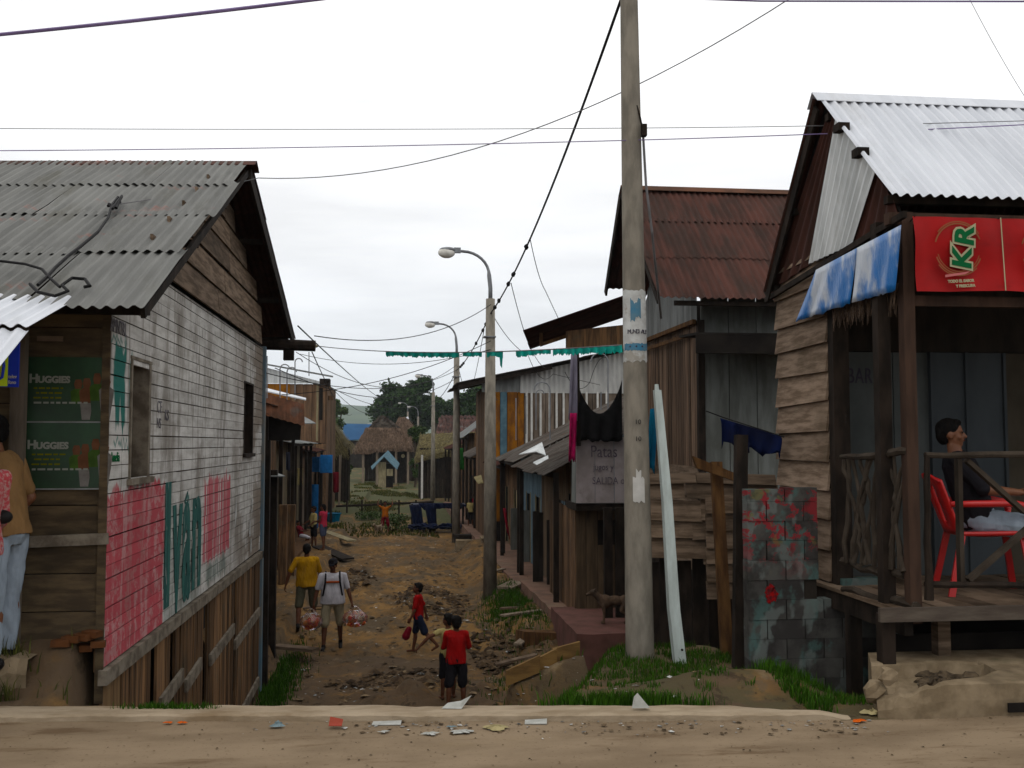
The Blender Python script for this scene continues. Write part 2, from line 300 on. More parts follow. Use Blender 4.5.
    def roof(s, o, a, b, rows=3, cols=6, pitch=.09, amp=.012, jag=.04, seg=6, lift=.012, rough=1.0):
        """roof of overlapping corrugated sheets; o = top corner, a = down the slope, b = along the ridge"""
        o, a, b = V(o), V(a), V(b); nrm = a.cross(b).normalized()
        if nrm.z < 0: nrm = -nrm
        W = b.length/cols; k = max(1, round(W/pitch)); pt = W/k
        for r in range(rows):
            rs_ = b.normalized()*random.uniform(-.03, .03)*rough
            for c in range(cols):
                j0 = random.uniform(-jag, jag) if r == rows-1 else random.uniform(0, jag)
                top = o+rs_+a*(r/rows - (.03 if r else 0))+b*(c/cols)
                aa = a*((1/rows)+(.03 if r else 0))+a.normalized()*j0
                lf = nrm*(lift*(rows-r)*.6+random.uniform(0, .006)*rough)
                tilt = nrm*random.uniform(-.006, .004)*rough
                s.corr(top+lf, aa+tilt, b/cols*1.003, pt, amp, seg, rows=4)
    def boards_v(s, o, u, W, zb, zt, bw=.15, th=.022, gap=.006, jit=.02, nrm=None, wj=.2, skip=0, openings=()):
        """upright boards along unit vector u from o; zb/zt are numbers or functions of the distance"""
        o, u = V(o), V(u).normalized(); nrm = V(nrm) if nrm is not None else u.cross(V((0, 0, 1)))
        t = 0
        while t < W-.01:
            q = min(bw*random.uniform(1-wj, 1+wj), W-t)
            if random.random() >= skip:
                a, b = t+gap/2, t+q-gap/2
                fb = zb if callable(zb) else (lambda s_: zb); ft = zt if callable(zt) else (lambda s_: zt)
                j1, j2 = random.uniform(-jit, jit), random.uniform(-jit, jit)
                spans = [(fb(a)+j1, fb(b)+j1, ft(a)+j2, ft(b)+j2)]
                for (s0, s1, z0, z1) in openings:
                    if b > s0+.01 and a < s1-.01:
                        x = spans[0]; spans = []
                        if z0 > x[0]+.03: spans.append((x[0], x[1], z0, z0))
                        if x[2] > z1+.03: spans.append((z1, z1, x[2], x[3]))
                        break
                off = nrm*random.uniform(-.006, .006)
                for (z0, z1, z2, z3) in spans:
                    k = V((0, 0, 1))
                    P = lambda d, z: V((o.x+u.x*d, o.y+u.y*d, z))+off
                    s.slab(P(a, z0), P(b, z1), P(b, z3), P(a, z2), nrm*th)
            t += q
    def boards_h(s, o, u, W, z0, z1, bh=.2, th=.022, lap=.0, gap=.006, nrm=None, joint=2.6, openings=(), clip=None, sagj=.0, endj=0):
        """horizontal boards, optionally lapped; openings are (s0, s1, z0, z1)"""
        o, u = V(o), V(u).normalized(); nrm = V(nrm) if nrm is not None else u.cross(V((0, 0, 1)))
        z = z0
        while z < z1-.01:
            h = min(bh*random.uniform(.88, 1.12), z1-z); a0, a1 = (clip(z+h) if clip else (0, W))
            if a1 > a0+.05:
                segs = [(a0, a1)]
                for (s0, s1, y0, y1) in openings:
                    if z+h*.5 > y0 and z+h*.5 < y1:
                        ns = []
                        for (p, q) in segs:
                            if s1 <= p or s0 >= q: ns.append((p, q)); continue
                            if s0 > p: ns.append((p, s0))
                            if s1 < q: ns.append((s1, q))
                        segs = ns
                for (p, q) in segs:
                    c = p
                    while c < q-.01:
                        e = min(q, c+joint*random.uniform(.6, 1.2))
                        if q-e < .4: e = q
                        ej = random.uniform(-endj, endj) if endj else 0
                        ja, jb = random.uniform(-sagj, sagj), random.uniform(-sagj, sagj)
                        jo = nrm*random.uniform(-.003, .003); A = o+u*(c+.002)+jo; B = o+u*(e-.002+ej)+jo
                        zz = z+gap/2; zt = z+h-gap/2+(.02 if lap else 0)
                        f = lambda P, zq, off: V((P.x, P.y, zq))+nrm*off
                        s.slab(f(A, zz+ja, lap), f(B, zz+jb, lap), f(B, zt+jb, 0), f(A, zt+ja, 0), nrm*th)
                        c = e
            z += h
    def build(s, name, m, parent=None, smooth=False, base=None):
        off = wloc(parent) if parent is not None else (V(base) if base is not None else V((0, 0, 0)))
        me = bpy.data.meshes.new(name); me.from_pydata([tuple(a-off) for a in s.v], [], s.f); me.update()
        if smooth: me.polygons.foreach_set('use_smooth', [True]*len(me.polygons))
        if isinstance(m, str): m = M[m]
        me.materials.append(m)
        o = bpy.data.objects.new(name, me); COL.objects.link(o)
        if parent is not None: o.parent = parent
        else: o.location = off
        return o
def tag(o, label=None, cat=None, group=None, kind=None):
    if label: o['label'] = label
    if cat: o['category'] = cat
    if group: o['group'] = group
    if kind: o['kind'] = kind
    return o
def thing(name, label, cat, loc=(0, 0, 0), group=None):
    o = bpy.data.objects.new(name, None); COL.objects.link(o); o.location = loc; o.empty_display_size = .2
    return tag(o, label, cat, group)
def copy_tree(o, parent=None):
    c = o.copy(); COL.objects.link(c); c.parent = parent
    for ch in o.children: copy_tree(ch, c)
    return c
def evalmesh(o, name):
    dg = bpy.context.evaluated_depsgraph_get(); me = bpy.data.meshes.new_from_object(o.evaluated_get(dg)); me.name = name
    return me
def text(name, s, size, loc, rot, m, parent=None, ext=.002, shear=0, bold=0, xs=1.0, sp=1.0):
    c = bpy.data.curves.new('t', 'FONT'); c.body = s; c.size = size; c.extrude = ext; c.shear = shear; c.offset = bold; c.space_character = sp
    c.align_x = 'LEFT'; c.resolution_u = 3
    t = bpy.data.objects.new('t', c); COL.objects.link(t)
    me = evalmesh(t, name); bpy.data.objects.remove(t); bpy.data.curves.remove(c)
    me.transform(Matrix.Diagonal((xs, 1, 1, 1))); me.transform(rot.to_4x4())
    me.transform(Matrix.Translation(V(loc)-(wloc(parent) if parent else V((0, 0, 0)))))
    me.materials.clear(); me.materials.append(M[m])
    o = bpy.data.objects.new(name, me); COL.objects.link(o)
    if parent: o.parent = parent
    return o
ROT_FRONT = Matrix.Rotation(math.pi/2, 3, 'X')                       # reads from the road
ROT_SIDE = Matrix.Rotation(math.pi/2, 3, 'Z') @ ROT_FRONT             # reads from the alley, on a wall facing +X

def sstep(a, b, x):
    t = max(0, min(1, (x-a)/(b-a))); return t*t*(3-2*t)
# ------------------------------------------------------------------ ground
def ye(x): return 6.08-.104*x if x < 3.0 else 6.08-.312          # front line of the kerb
def fbm(x, y, z=0, o=4):
    return mnoise.fractal(V((x, y, z)), 1.0, 2.0, o)
def gz(x, y):
    d = y-ye(x)
    if d < 0: return -.05
    p = sstep(.7, 2.1, x)*1.7
    t_ = max(0, min(1, (d-.20-p*1.6)/5.2)); z = -2.0*(1-(1-t_)**1.7)
    z -= .03*sstep(.15, .3, d) + .10*sstep(.4, 1.6, d)*sstep(.3, 1.5, x)
    if x > 2.6: z -= .45*sstep(2.6, 3.6, x)*sstep(.5, 1.4, d)*(1-sstep(5, 8, d))
    z += .16*math.exp(-((x-2.35)**2/.5+(y-6.9)**2/.10))                      # dirt heap at the pale post
    z += .30*math.exp(-((x-2.9)**2/.8+(y-11.2)**2/3))*sstep(9, 10.5, y)
    if 1.1 < x < 2.5 and 11 < y < 14: wq = math.exp(-((y-12.4)/.42)**2)*sstep(1.15, 1.4, x)*(1-sstep(2.25, 2.5, x)); z = max(z, z*(1-wq)+(-1.32+.36*(x-1.3))*wq)
    l = sstep(-2.02, -2.14, x)
    if l > 0:
        lz = .33*sstep(.36, .80, d)+.02*fbm(x*5, y*5, 8)
        z = z*(1-l)+(lz-2.1*sstep(3, 8, d))*l
    z += .10*math.exp(-((x+1.9)**2/.25+(d-.45)**2/.03))
    if 1.7 < x < 2.72 and y > 16: z += .48*sstep(1.7, 2.6, x)*sstep(16, 18, y)*(1-sstep(33, 38, y))
    if y > 9 and -5 < x < 4:
        k = sstep(10, 14, y)*(1-.6*sstep(30, 60, y))
        z += k*(.11*fbm(x*.55, y*.4, 3)+.08*abs(fbm(x*1.9, y*.9, 9))+.035*abs(fbm(x*5, y*2.2, 19)))
        for (cx, cy, rx, ry, h) in ((.55, 22.5, 1.0, 1.8, .24), (-.9, 26, 1.1, 1.5, .12), (2.0, 18.6, .8, 2.0, .26), (.1, 14.6, 1.9, .9, .22), (1.5, 32, 1.4, 2, .16), (-.3, 30, 1.3, 2, .08), (1.9, 14.3, .9, .9, .22)):
            g = math.exp(-((x-cx)**2/rx**2+(y-cy)**2/ry**2))
            z += h*g*(.7+.6*fbm(x*2.5, y*2.0, 5))
        z += k*.025*fbm(x*6, y*4, 1)
    elif d > .3: z += .03*fbm(x*2, y*2, 2)
    if y > 60: z += .25*fbm(x*.08, y*.05, 4)*sstep(60, 100, y)
    return z
xs = [-4000, -1500, -600, -250, -120, -60, -30, -16, -10, -7, -5.5]
x = -4.6
while x < 4.6: xs.append(x); x += .085
xs += [5.5, 7, 10, 16, 30, 60, 120, 250, 600, 1500, 4000]
ys = [-40, -10, 0, 3, 4.6]
y = 5.0
while y < 400:
    ys.append(y); y += .09 if y < 18 else (.14 if y < 30 else (.3 if y < 50 else (1.2 if y < 110 else 25)))
ys += [450, 700, 1100, 1700, 2600, 4000]
g = MB(); nx = len(xs)
g.v = [V((x, y, gz(x, y))) for y in ys for x in xs]
g.f = [(j*nx+i, j*nx+i+1, (j+1)*nx+i+1, (j+1)*nx+i) for j in range(len(ys)-1) for i in range(nx-1)]
def ground_paint(nt, co, col, noise, rng, mix):
    s = N(nt, 'ShaderNodeSeparateXYZ'); L(nt, co, s.inputs[0])
    def mul(a, b):
        m_ = N(nt, 'ShaderNodeMath', operation='MULTIPLY')
        for i, v in enumerate((a, b)):
            if isinstance(v, (int, float)): m_.inputs[i].default_value = v
            else: L(nt, v, m_.inputs[i])
        return m_.outputs[0]
    dark = rng(noise((.8, .5, 1), 8, .7, co), .46, .58, 0, .85)
    col = mix(dark, col, (.070, .052, .033))
    col = mix(rng(noise((5, 2.5, 5), 8, .75, co), .53, .60, 0, .7), col, (.10, .072, .045))
    col = mix(rng(noise((2.2, 1.0, 1), 6, .6, co), .60, .70, 0, .6), col, (.30, .225, .14))
    far = rng(s.outputs['Y'], 41, 50, 0, 1)
    gr = rng(noise((.5, .2, 1), 7, .65, co), .40, .50, .15, .95)
    m1 = mul(far, gr)
    col = mix(m1, col, (.056, .062, .027))
    col = mix(mul(rng(s.outputs['Y'], 18.2, 16.8), rng(noise((1.3, 2.2, 1), 6, .7, co), .40, .50, .15, .85)), col, (.082, .055, .034))
    # green cover of the near bank, fading into bare soil
    bank = mul(rng(s.outputs['X'], .2, 1.2), rng(s.outputs['Y'], 13, 11))
    bank = mul(bank, rng(noise((1.3, 1.3, 1), 5, .6, co), .38, .48))
    col = mix(mul(bank, .45), col, (.055, .058, .026))
    return mix(rng(s.outputs['Y'], 150, 500), col, (.06, .085, .045))
M['ground'] = mat('trodden_earth', (.24, .150, .075), (.135, .086, .047), (1.7, 1.1, 1.7), detail=10, rough=.95, bump=.9, bscale=(9, 9, 9), dist=.03, paint=ground_paint,
                  layers=(((.24, .22, .18), (30, 30, 30), .68, .74, .35), ((.05, .038, .026), (7, 3, 6), .56, .64, .75)))
tag(g.build('ground', 'ground', smooth=True), kind='structure')
# road and kerb
M['road'] = mat('dusty_road', (.305, .24, .175), (.22, .17, .122), (1.0, 2.4, 1), detail=10, rough=.95, bump=.35, bscale=(28, 28, 28), dist=.008,
                layers=(((.10, .062, .036), (1.2, 5, 1), .55, .68, .6), ((.075, .048, .03), (26, 60, 26), .60, .68, .8), ((.34, .28, .20), (40, 90, 40), .60, .70, .5), ((.30, .235, .16), (.7, 1.4, 1), .55, .75, .4)))
b = MB(); rx = [-60, -12]+[-5+i*.1 for i in range(101)]+[12, 60]; ry = [-30, 2, 4]+[4.3+i*.08 for i in range(30)]
pts = []
for t in range(len(ry)):
    for x in rx:
        y = min(ry[t], ye(x)+.05) if t < len(ry)-1 else ye(x)+.05
        pts.append(V((x, y, .0+.008*fbm(x*1.2, y*1.5, 7)*(1 if abs(x) < 8 else 0))))
b.v = pts; nr = len(rx)
b.f = [(j*nr+i, j*nr+i+1, (j+1)*nr+i+1, (j+1)*nr+i) for j in range(len(ry)-1) for i in range(nr-1)]
tag(b.build('road', 'road', smooth=True), kind='structure')
b = MB(); prev = None; x = -14.0; ring = []
while x < 2.72:
    y0 = ye(x)+.02*fbm(x*2.1, 0, 1)+.008*fbm(x*14, 2, 5)+.03*max(0, fbm(x*1.3, 8, 8)-.25); wd = .235+.035*fbm(x*1.1, 3, 2)
    if x > 1.9: wd *= 1-.55*sstep(1.9, 2.5, x)
    h = .042+.008*fbm(x*1.7, 5, 3)
    if x > 2.45: h *= 1-sstep(2.45, 2.75, x)*.9
    y1 = y0+max(.06, wd)
    ring.append([V((x, y0, -.06)), V((x, y0+.004, h-.010-.008*abs(fbm(x*11, 1, 1)))), V((x, y0+.02+.01*fbm(x*9, 4, 4), h)), V((x, y0+.5*(y1-y0), h+.004)), V((x, y1-.02, h-.004)), V((x, y1+.01, -.3))])
    x += .035
vs = [p for r in ring for p in r]; fs = [(i*6+k, (i+1)*6+k, (i+1)*6+k+1, i*6+k+1) for i in range(len(ring)-1) for k in range(5)]
b.add(vs, fs); tag(b.build('kerb', 'kerb'), kind='structure')
# far ridge of hills
b = MB(); n = 90
for i in range(n):
    a = R_(-40+80*i/(n-1)); d = 1500
    hh = 84+20*fbm(a*5, 0, 3)+8*fbm(a*17, 1, 3)
    for k, (f, q) in enumerate(((0, 1), (.45, 1.08), (.8, 1.2), (1, 1.35), (.5, 1.6), (0, 2.0))):
        b.v.append(V((math.sin(a)*d*q, math.cos(a)*d*q, -3+hh*f+(3*fbm(a*40, k, 2) if 0 < k < 5 else 0))))
b.f = [(i*6+k, (i+1)*6+k, (i+1)*6+k+1, i*6+k+1) for i in range(n-1) for k in range(5)]
M['hill'] = mat('wooded_hillside', (.085, .12, .055), (.045, .075, .035), (.012, .012, .012), detail=10, bump=.3, rough=1)
tag(b.build('hills', 'hill', smooth=True), kind='structure')

# ------------------------------------------------------------------ grass
def blades(name, m, n, place, hmin, hmax, wd=.006, lean=.5):
    b = MB(); vs, fs = [], []
    k = 0
    while k < n:
        p = place()
        if p is None: continue
        k += 1
        h = random.uniform(hmin, hmax); a = random.uniform(0, 6.28); l = random.uniform(.1, lean)*h
        dx, dy = math.cos(a), math.sin(a); c = random.uniform(0, 6.28); ux, uy = math.cos(c)*wd, math.sin(c)*wd
        q = len(vs)
        vs += [(p[0]-ux, p[1]-uy, p[2]-.01), (p[0]+ux, p[1]+uy, p[2]-.01), (p[0]+ux*.7+dx*l*.4, p[1]+uy*.7+dy*l*.4, p[2]+h*.6), (p[0]-ux*.7+dx*l*.4, p[1]-uy*.7+dy*l*.4, p[2]+h*.6), (p[0]+dx*l, p[1]+dy*l, p[2]+h)]
        fs += [(q, q+1, q+2, q+3), (q+3, q+2, q+4)]
    me = bpy.data.meshes.new(name); me.from_pydata(vs, [], fs); me.materials.append(M[m])
    o = bpy.data.objects.new(name, me); COL.objects.link(o); return tag(o, kind='stuff')
def bank():
    x = random.uniform(.25, 4.3); y = random.uniform(ye(x)+.42, 11.5)
    if y < 7.25 and 1.2 < x < 2.75 and fbm(x*2.6, y*3.4, 11) > -.22: return None
    if fbm(x*1.6, y*2.4, 11) > .30: return None
    if x < 1.0 and random.random() > ((x-.2)/.8)**2*.6: return None
    if fbm(x*3, y*3, 21) < -.35: return None
    if y > 9.5 and random.random() < .5: return None
    return (x, y, gz(x, y))
g_ = blades('grass', 'grass', 30000, bank, .018, .060, .004); g_['label'] = 'green grass covering the bank around the concrete pole'; 
g_ = blades('dry_grass', 'weeds', 3500, bank, .02, .08, .003); g_['label'] = 'dry weed stalks mixed into the grass of the bank'
def gutter():
    if random.random() < .8:
        x = random.uniform(2.55, 3.6); y = random.uniform(6.05, 7.4)
        if x > 2.72 and y < 6.8: return None
    else: x = random.gauss(1.42, .22); y = ye(x)+.25+random.uniform(-.02, .05)
    return (x, y, gz(x, y)+(.05 if x < 2 else 0))
g_ = blades('grass', 'grass', 4200, gutter, .03, .11, .0045); g_['label'] = 'taller grass in front of the painted block wall'
def alleyg():
    c = random.choice(((2.4, 19.5, .35, 1.7, 3), (2.2, 14.2, .4, .8, 4), (-1.75, 13.4, .12, 1.2, 3), (-1.8, 16, .15, 1.2, 1), (2.3, 21.5, .25, 1.0, 1)))
    x = random.gauss(c[0], c[2]); y = random.gauss(c[1], c[3])
    if x < -1.95 or x > 2.65: return None
    return (x, y, gz(x, y))
g_ = blades('grass', 'grass', 9000, alleyg, .04, .15, .007); g_['label'] = 'grass growing in clumps along both sides of the dirt lane'
def farg():
    x = random.uniform(-4.0, 1.6); y = random.uniform(40, 88)
    if fbm(x*.35, y*.16, 2) < .06: return None
    return (x, y, gz(x, y))
g_ = blades('grass', 'weeds', 6000, farg, .05, .15, .03); g_['label'] = 'rough green grass at the far end of the lane'
def ledgeg():
    x = random.uniform(-3.1, -1.95); y = random.uniform(6.62, 7.0)
    y = max(y, ye(x)+.36)
    if random.random() > sstep(-2.35, -2.7, x)+.02: return None
    return (x, y, gz(x, y))
g_ = blades('weeds', 'weeds', 2000, ledgeg, .04, .17, .005); g_['label'] = 'dark weeds below the ledge beside the shop'
def kerbg():
    x = random.gauss(-1.38, .13); return (x, ye(x)+.14+random.uniform(-.03, .03), .035)
g_ = blades('grass', 'grass', 500, kerbg, .02, .055, .004); g_['label'] = 'small tuft of grass in a crack of the kerb'

# ------------------------------------------------------------------ loose rubbish (countless) and debris
def scatter(name, m, n, place, smin, smax, label, thick=.25):
    b = MB()
    for _ in range(n):
        x, y = place(); z = gz(x, y) if y > ye(x)+.25 else (.045 if y > ye(x) else .004)
        s = smin+(smax-smin)*random.random()**3; a = random.uniform(0, 3.14); c, d = math.cos(a)*s, math.sin(a)*s; e_ = random.uniform(.3, 1.0)
        q = [V((x-c-d*e_, y-d+c*e_, z+random.uniform(0, s*thick))), V((x+c-d*e_, y+d+c*e_, z+random.uniform(.0, s*thick))), V((x+c+d*e_, y+d-c*e_, z+random.uniform(0, s*thick))), V((x-c+d*e_, y-d-c*e_, z+random.uniform(0, s*thick)))]
        m_ = sum(q, V())/4+V((0, 0, s*thick*random.uniform(.3, 1.6)))
        n_ = len(b.v); b.v += q+[m_]; b.f += [(n_, n_+1, n_+4), (n_+1, n_+2, n_+4), (n_+2, n_+3, n_+4), (n_+3, n_, n_+4)]
    return tag(b.build(name, m), label, kind='stuff')
def lane():
    while True:
        x = random.uniform(-2.6, 2.6); y = 12+random.random()**1.5*32
        if fbm(x*.8, y*.35, 31) > -.12+.2*(x < -.5) and not (x < -1.9 and y < 16): return x, y
scatter('litter', 'litter', 700, lane, .008, .05, 'pale scraps of litter trodden into the dirt lane')
def heap():
    c = random.choice(((.55, 21.5, .7, 1.6), (1.1, 24, .9, 2.5), (2.1, 18.6, .5, 1.8), (2.1, 18.6, .5, 1.8), (.4, 15.2, 1.3, 1.0), (.2, 15.6, 1.3, .8), (2.0, 15.6, .6, 1.0), (-1.6, 17.5, .3, 2.5), (1.6, 32, .9, 2), (-.3, 30, 1.2, 3)))
    return random.gauss(c[0], c[2]), max(11.5, random.gauss(c[1], c[3]))
scatter('debris', 'debris', 2200, heap, .008, .075, 'dark chips of wood and rubble heaped in the dirt lane', .35)
def roadp(): return random.uniform(-3.2, 4.2), random.uniform(4.3, 6.05)
scatter('grit', 'debris', 1500, lambda: (lambda q: (q[0], min(q[1], ye(q[0])-.02)))(roadp()), .0012, .008, 'fine grit scattered over the dusty road', .6)
scatter('grit', 'litter', 160, lambda: (lambda x: (x, ye(x)-abs(random.gauss(0, .14))-.01))(random.uniform(-.9, 2.8)), .003, .016, 'small pale scraps in the gutter of the road', .3)
def ring():
    a = random.uniform(0, 6.28); c = random.choice(((.75, 23.2, .75, 2.2), (.75, 23.2, .75, 2.2), (.1, 15.6, 1.0, .6), (1.6, 17.6, .4, 1.4), (-1.2, 27, .5, 2)))
    r = random.gauss(.8, .2); return c[0]+math.cos(a)*c[2]*r, c[1]+math.sin(a)*c[3]*r
scatter('churned_mud', mat('dark_churned_mud', (.10, .07, .045), (.05, .036, .026), (9, 9, 9), var=.5, bump=.6), 1500, ring, .015, .10, 'dark churned lumps of mud and rubbish in the lane', .55)
scatter('litter', 'litter', 120, ring, .015, .07, 'white plastic scraps caught in the churned mud of the lane', .4)
def verge():
    x = random.uniform(-.4, 2.7); return x, ye(x)+(random.uniform(-.30, -.02) if random.random() < .55 else random.uniform(.42, 1.6)+.0*x)
scatter('litter', 'debris', 420, verge, .003, .018, 'brown crumbs and leaves along the gutter of the road', .3)
scatter('litter', 'litter', 40, lambda: (random.uniform(.3, 3.0), random.uniform(6.6, 7.5)), .008, .025, 'small pale scraps on the earth bank above the road', .5)
# larger pieces of litter, each its own thing
def scrap(px, py, s, m, label, cat='litter', name='plastic_scrap', flat=.35, seed=0, group=None, z=None):
    random.seed(900+seed); s *= .72; p = onZ(px, py, .01 if z is None else z)
    b = MB(); n = 13; vs = []
    for j, rr in enumerate((1, .72, .35)):
        for i in range(n):
            a = 2*math.pi*i/n; r = s*rr*random.uniform(.35, 1.25)
            vs.append(V((p.x+math.cos(a)*r, p.y+math.sin(a)*r*.7, p.z+(0, .6, 1)[j]*s*flat*random.uniform(.1, 1.2)*.7+.003)))
    vs.append(V((p.x+s*.2, p.y, p.z+s*flat*.6)))
    fs = [(j*n+i, j*n+(i+1) % n, (j+1)*n+(i+1) % n, (j+1)*n+i) for j in range(2) for i in range(n)]+[(2*n+i, 2*n+(i+1) % n, 3*n) for i in range(n)]
    b.add(vs, fs)
    return tag(b.build(name, m, base=p), label, cat, group)
scrap(168, 723, .045, 'orange_scrap', 'flat orange plastic wrapper lying against the kerb, left one of two', seed=1, flat=.2, group='orange wrappers in the gutter')
scrap(182, 723, .04, 'orange_scrap', 'crumpled orange plastic wrapper against the kerb, right one of two', seed=2, flat=.4, group='orange wrappers in the gutter')
scrap(278, 726, .06, 'scrap_blue', 'crumpled pale blue plastic bag lying in the gutter', seed=3, flat=.8, name='plastic_bag')
p = onZ(335, 725, .02); b = MB(); b.slab(p+V((-.035, -.02, 0)), p+V((.04, -.03, 0)), p+V((.045, .03, .02)), p+V((-.03, .04, .035)), (0, 0, .004)); tag(b.build('card_packet', 'red_scrap', base=p), 'small flattened red and white packet in the gutter', 'packet')
p = onZ(387, 724, .004); b = MB(); b.slab(p+V((-.09, -.02, 0)), p+V((.08, -.03, 0)), p+V((.085, .02, .01)), p+V((-.08, .03, .006)), (0, 0, .004)); tag(b.build('paper_sheet', 'scrap_white', base=p), 'flat grey white sheet in the gutter, left of two sheets', 'paper', 'flat sheets in the gutter')
p = onZ(536, 723, .004); b = MB(); b.slab(p+V((-.07, -.02, 0)), p+V((.06, -.03, 0)), p+V((.07, .03, .012)), p+V((-.06, .04, .006)), (0, 0, .004)); tag(b.build('paper_sheet', 'scrap_white', base=p), 'flat grey white sheet in the gutter, right of the yellowed scrap', 'paper', 'flat sheets in the gutter')
scrap(497, 728, .11, 'scrap_yellow', 'crumpled yellowed plastic sheet in the gutter', seed=5, flat=.25, name='plastic_sheet')
for i, (px, py, s, lb) in enumerate(((463, 732, .10, 'thin torn clear plastic strip in gutter beside the yellowed sheet'), (430, 734, .08, 'dull torn plastic strip in the middle of the gutter wet patch'), (452, 727, .05, 'small bluish white plastic twist in the gutter'), (384, 732, .05, 'little pale wrapper lying in front of the left flat sheet'))):
    scrap(px, py, s, 'scrap_white' if i != 2 else 'scrap_blue', lb, seed=10+i, flat=.22, group='torn plastic strips in the gutter')
scrap(622, 686, .05, 'scrap_white', 'white crumpled cup on the grass bank before the pole', seed=20, flat=.8, z=-.12, name='paper_cup')
b = MB(); p = onZ(640, 708, .06); b.add([p+V(q) for q in ((-.05, 0, 0), (.06, -.01, 0), (.05, .04, .0), (-.01, .02, .085), (-.03, .03, .06))], [(0, 1, 3), (1, 2, 3), (2, 4, 3), (0, 3, 4), (0, 4, 2, 1)]); tag(b.build('plastic_scrap', 'scrap_white', base=p), 'pointed white plastic scrap standing on the kerb before the pole', 'litter')
b = MB(); p = onZ(458, 708, .05); b.add([p+V(q) for q in ((-.10, 0, 0), (.02, -.02, 0), (.085, .02, .07), (.02, .05, .03), (-.06, .05, .02))], [(0, 1, 3, 4), (1, 2, 3), (0, 4, 1)]); tag(b.build('plastic_bag', 'scrap_white', base=p), 'pale plastic bag with raised corner on the kerb by the boy', 'bag')
scrap(648, 692, .05, 'scrap_white', 'torn white paper on the soil left of pale post', seed=22, flat=.3, z=-.08, name='paper_scrap')
scrap(676, 697, .04, 'scrap_white', 'white and orange wrapper on the soil below pale post', seed=23, flat=.5, z=0, name='food_wrapper')
scrap(684, 678, .03, 'orange_scrap', 'small orange wrapper on the grass at pale post foot', seed=24, flat=.6, z=-.03, name='food_wrapper')
scrap(872, 713, .09, 'scrap_yellow', 'pale yellowed husks lying where kerb meets the broken slab', seed=25, flat=.5, name='husk_scrap')
scrap(858, 721, .07, 'orange_scrap', 'brown and orange peel in gutter below the broken slab', seed=26, flat=.15, name='fruit_peel')
random.seed(11)
# ================================================================== LEFT HOUSE (shop)
H1 = thing('wooden_house', 'old stilted house with faded white boards, pink and green wall painting and grey roof', 'house', (-2, 7.3, 0))
XL = -2.0; NY, FY = 7.12, 14.75
ya = lambda px, py=450: onX(px, py, XL).y
w1 = (onX(127, 400, XL).y-NY, onX(147, 400, XL).y-NY, onX(135, 477, XL).z, onX(135, 361, XL).z)
w2 = (onX(242, 420, XL).y-NY, onX(251, 420, XL).y-NY, onX(246, 453, XL).z, onX(246, 384, XL).z)
P1 = (ya(105), ya(163), -1, onX(130, 487, XL).z); P2 = (ya(164), ya(200), onX(180, 610, XL).z, onX(180, 503, XL).z)
P2b = (ya(162), ya(168), onX(165, 560, XL).z, onX(165, 481, XL).z); P3 = (ya(202), ya(229), onX(215, 556, XL).z, onX(215, 478, XL).z)
G1 = (ya(109), ya(121), onX(115, 430, XL).z, onX(115, 346, XL).z); G2 = (ya(125.3), ya(127.3), onX(126, 450, XL).z, onX(126, 352, XL).z)
G3 = (ya(103), ya(122), onX(112, 342, XL).z, onX(112, 338, XL).z); G4 = (ya(206), ya(226), onX(215, 577, XL).z, onX(215, 560, XL).z)
G5 = (ya(110), ya(126), onX(118, 446, XL).z, onX(118, 442, XL).z); G6 = (ya(186), ya(188), onX(187, 501, XL).z, onX(187, 491, XL).z)
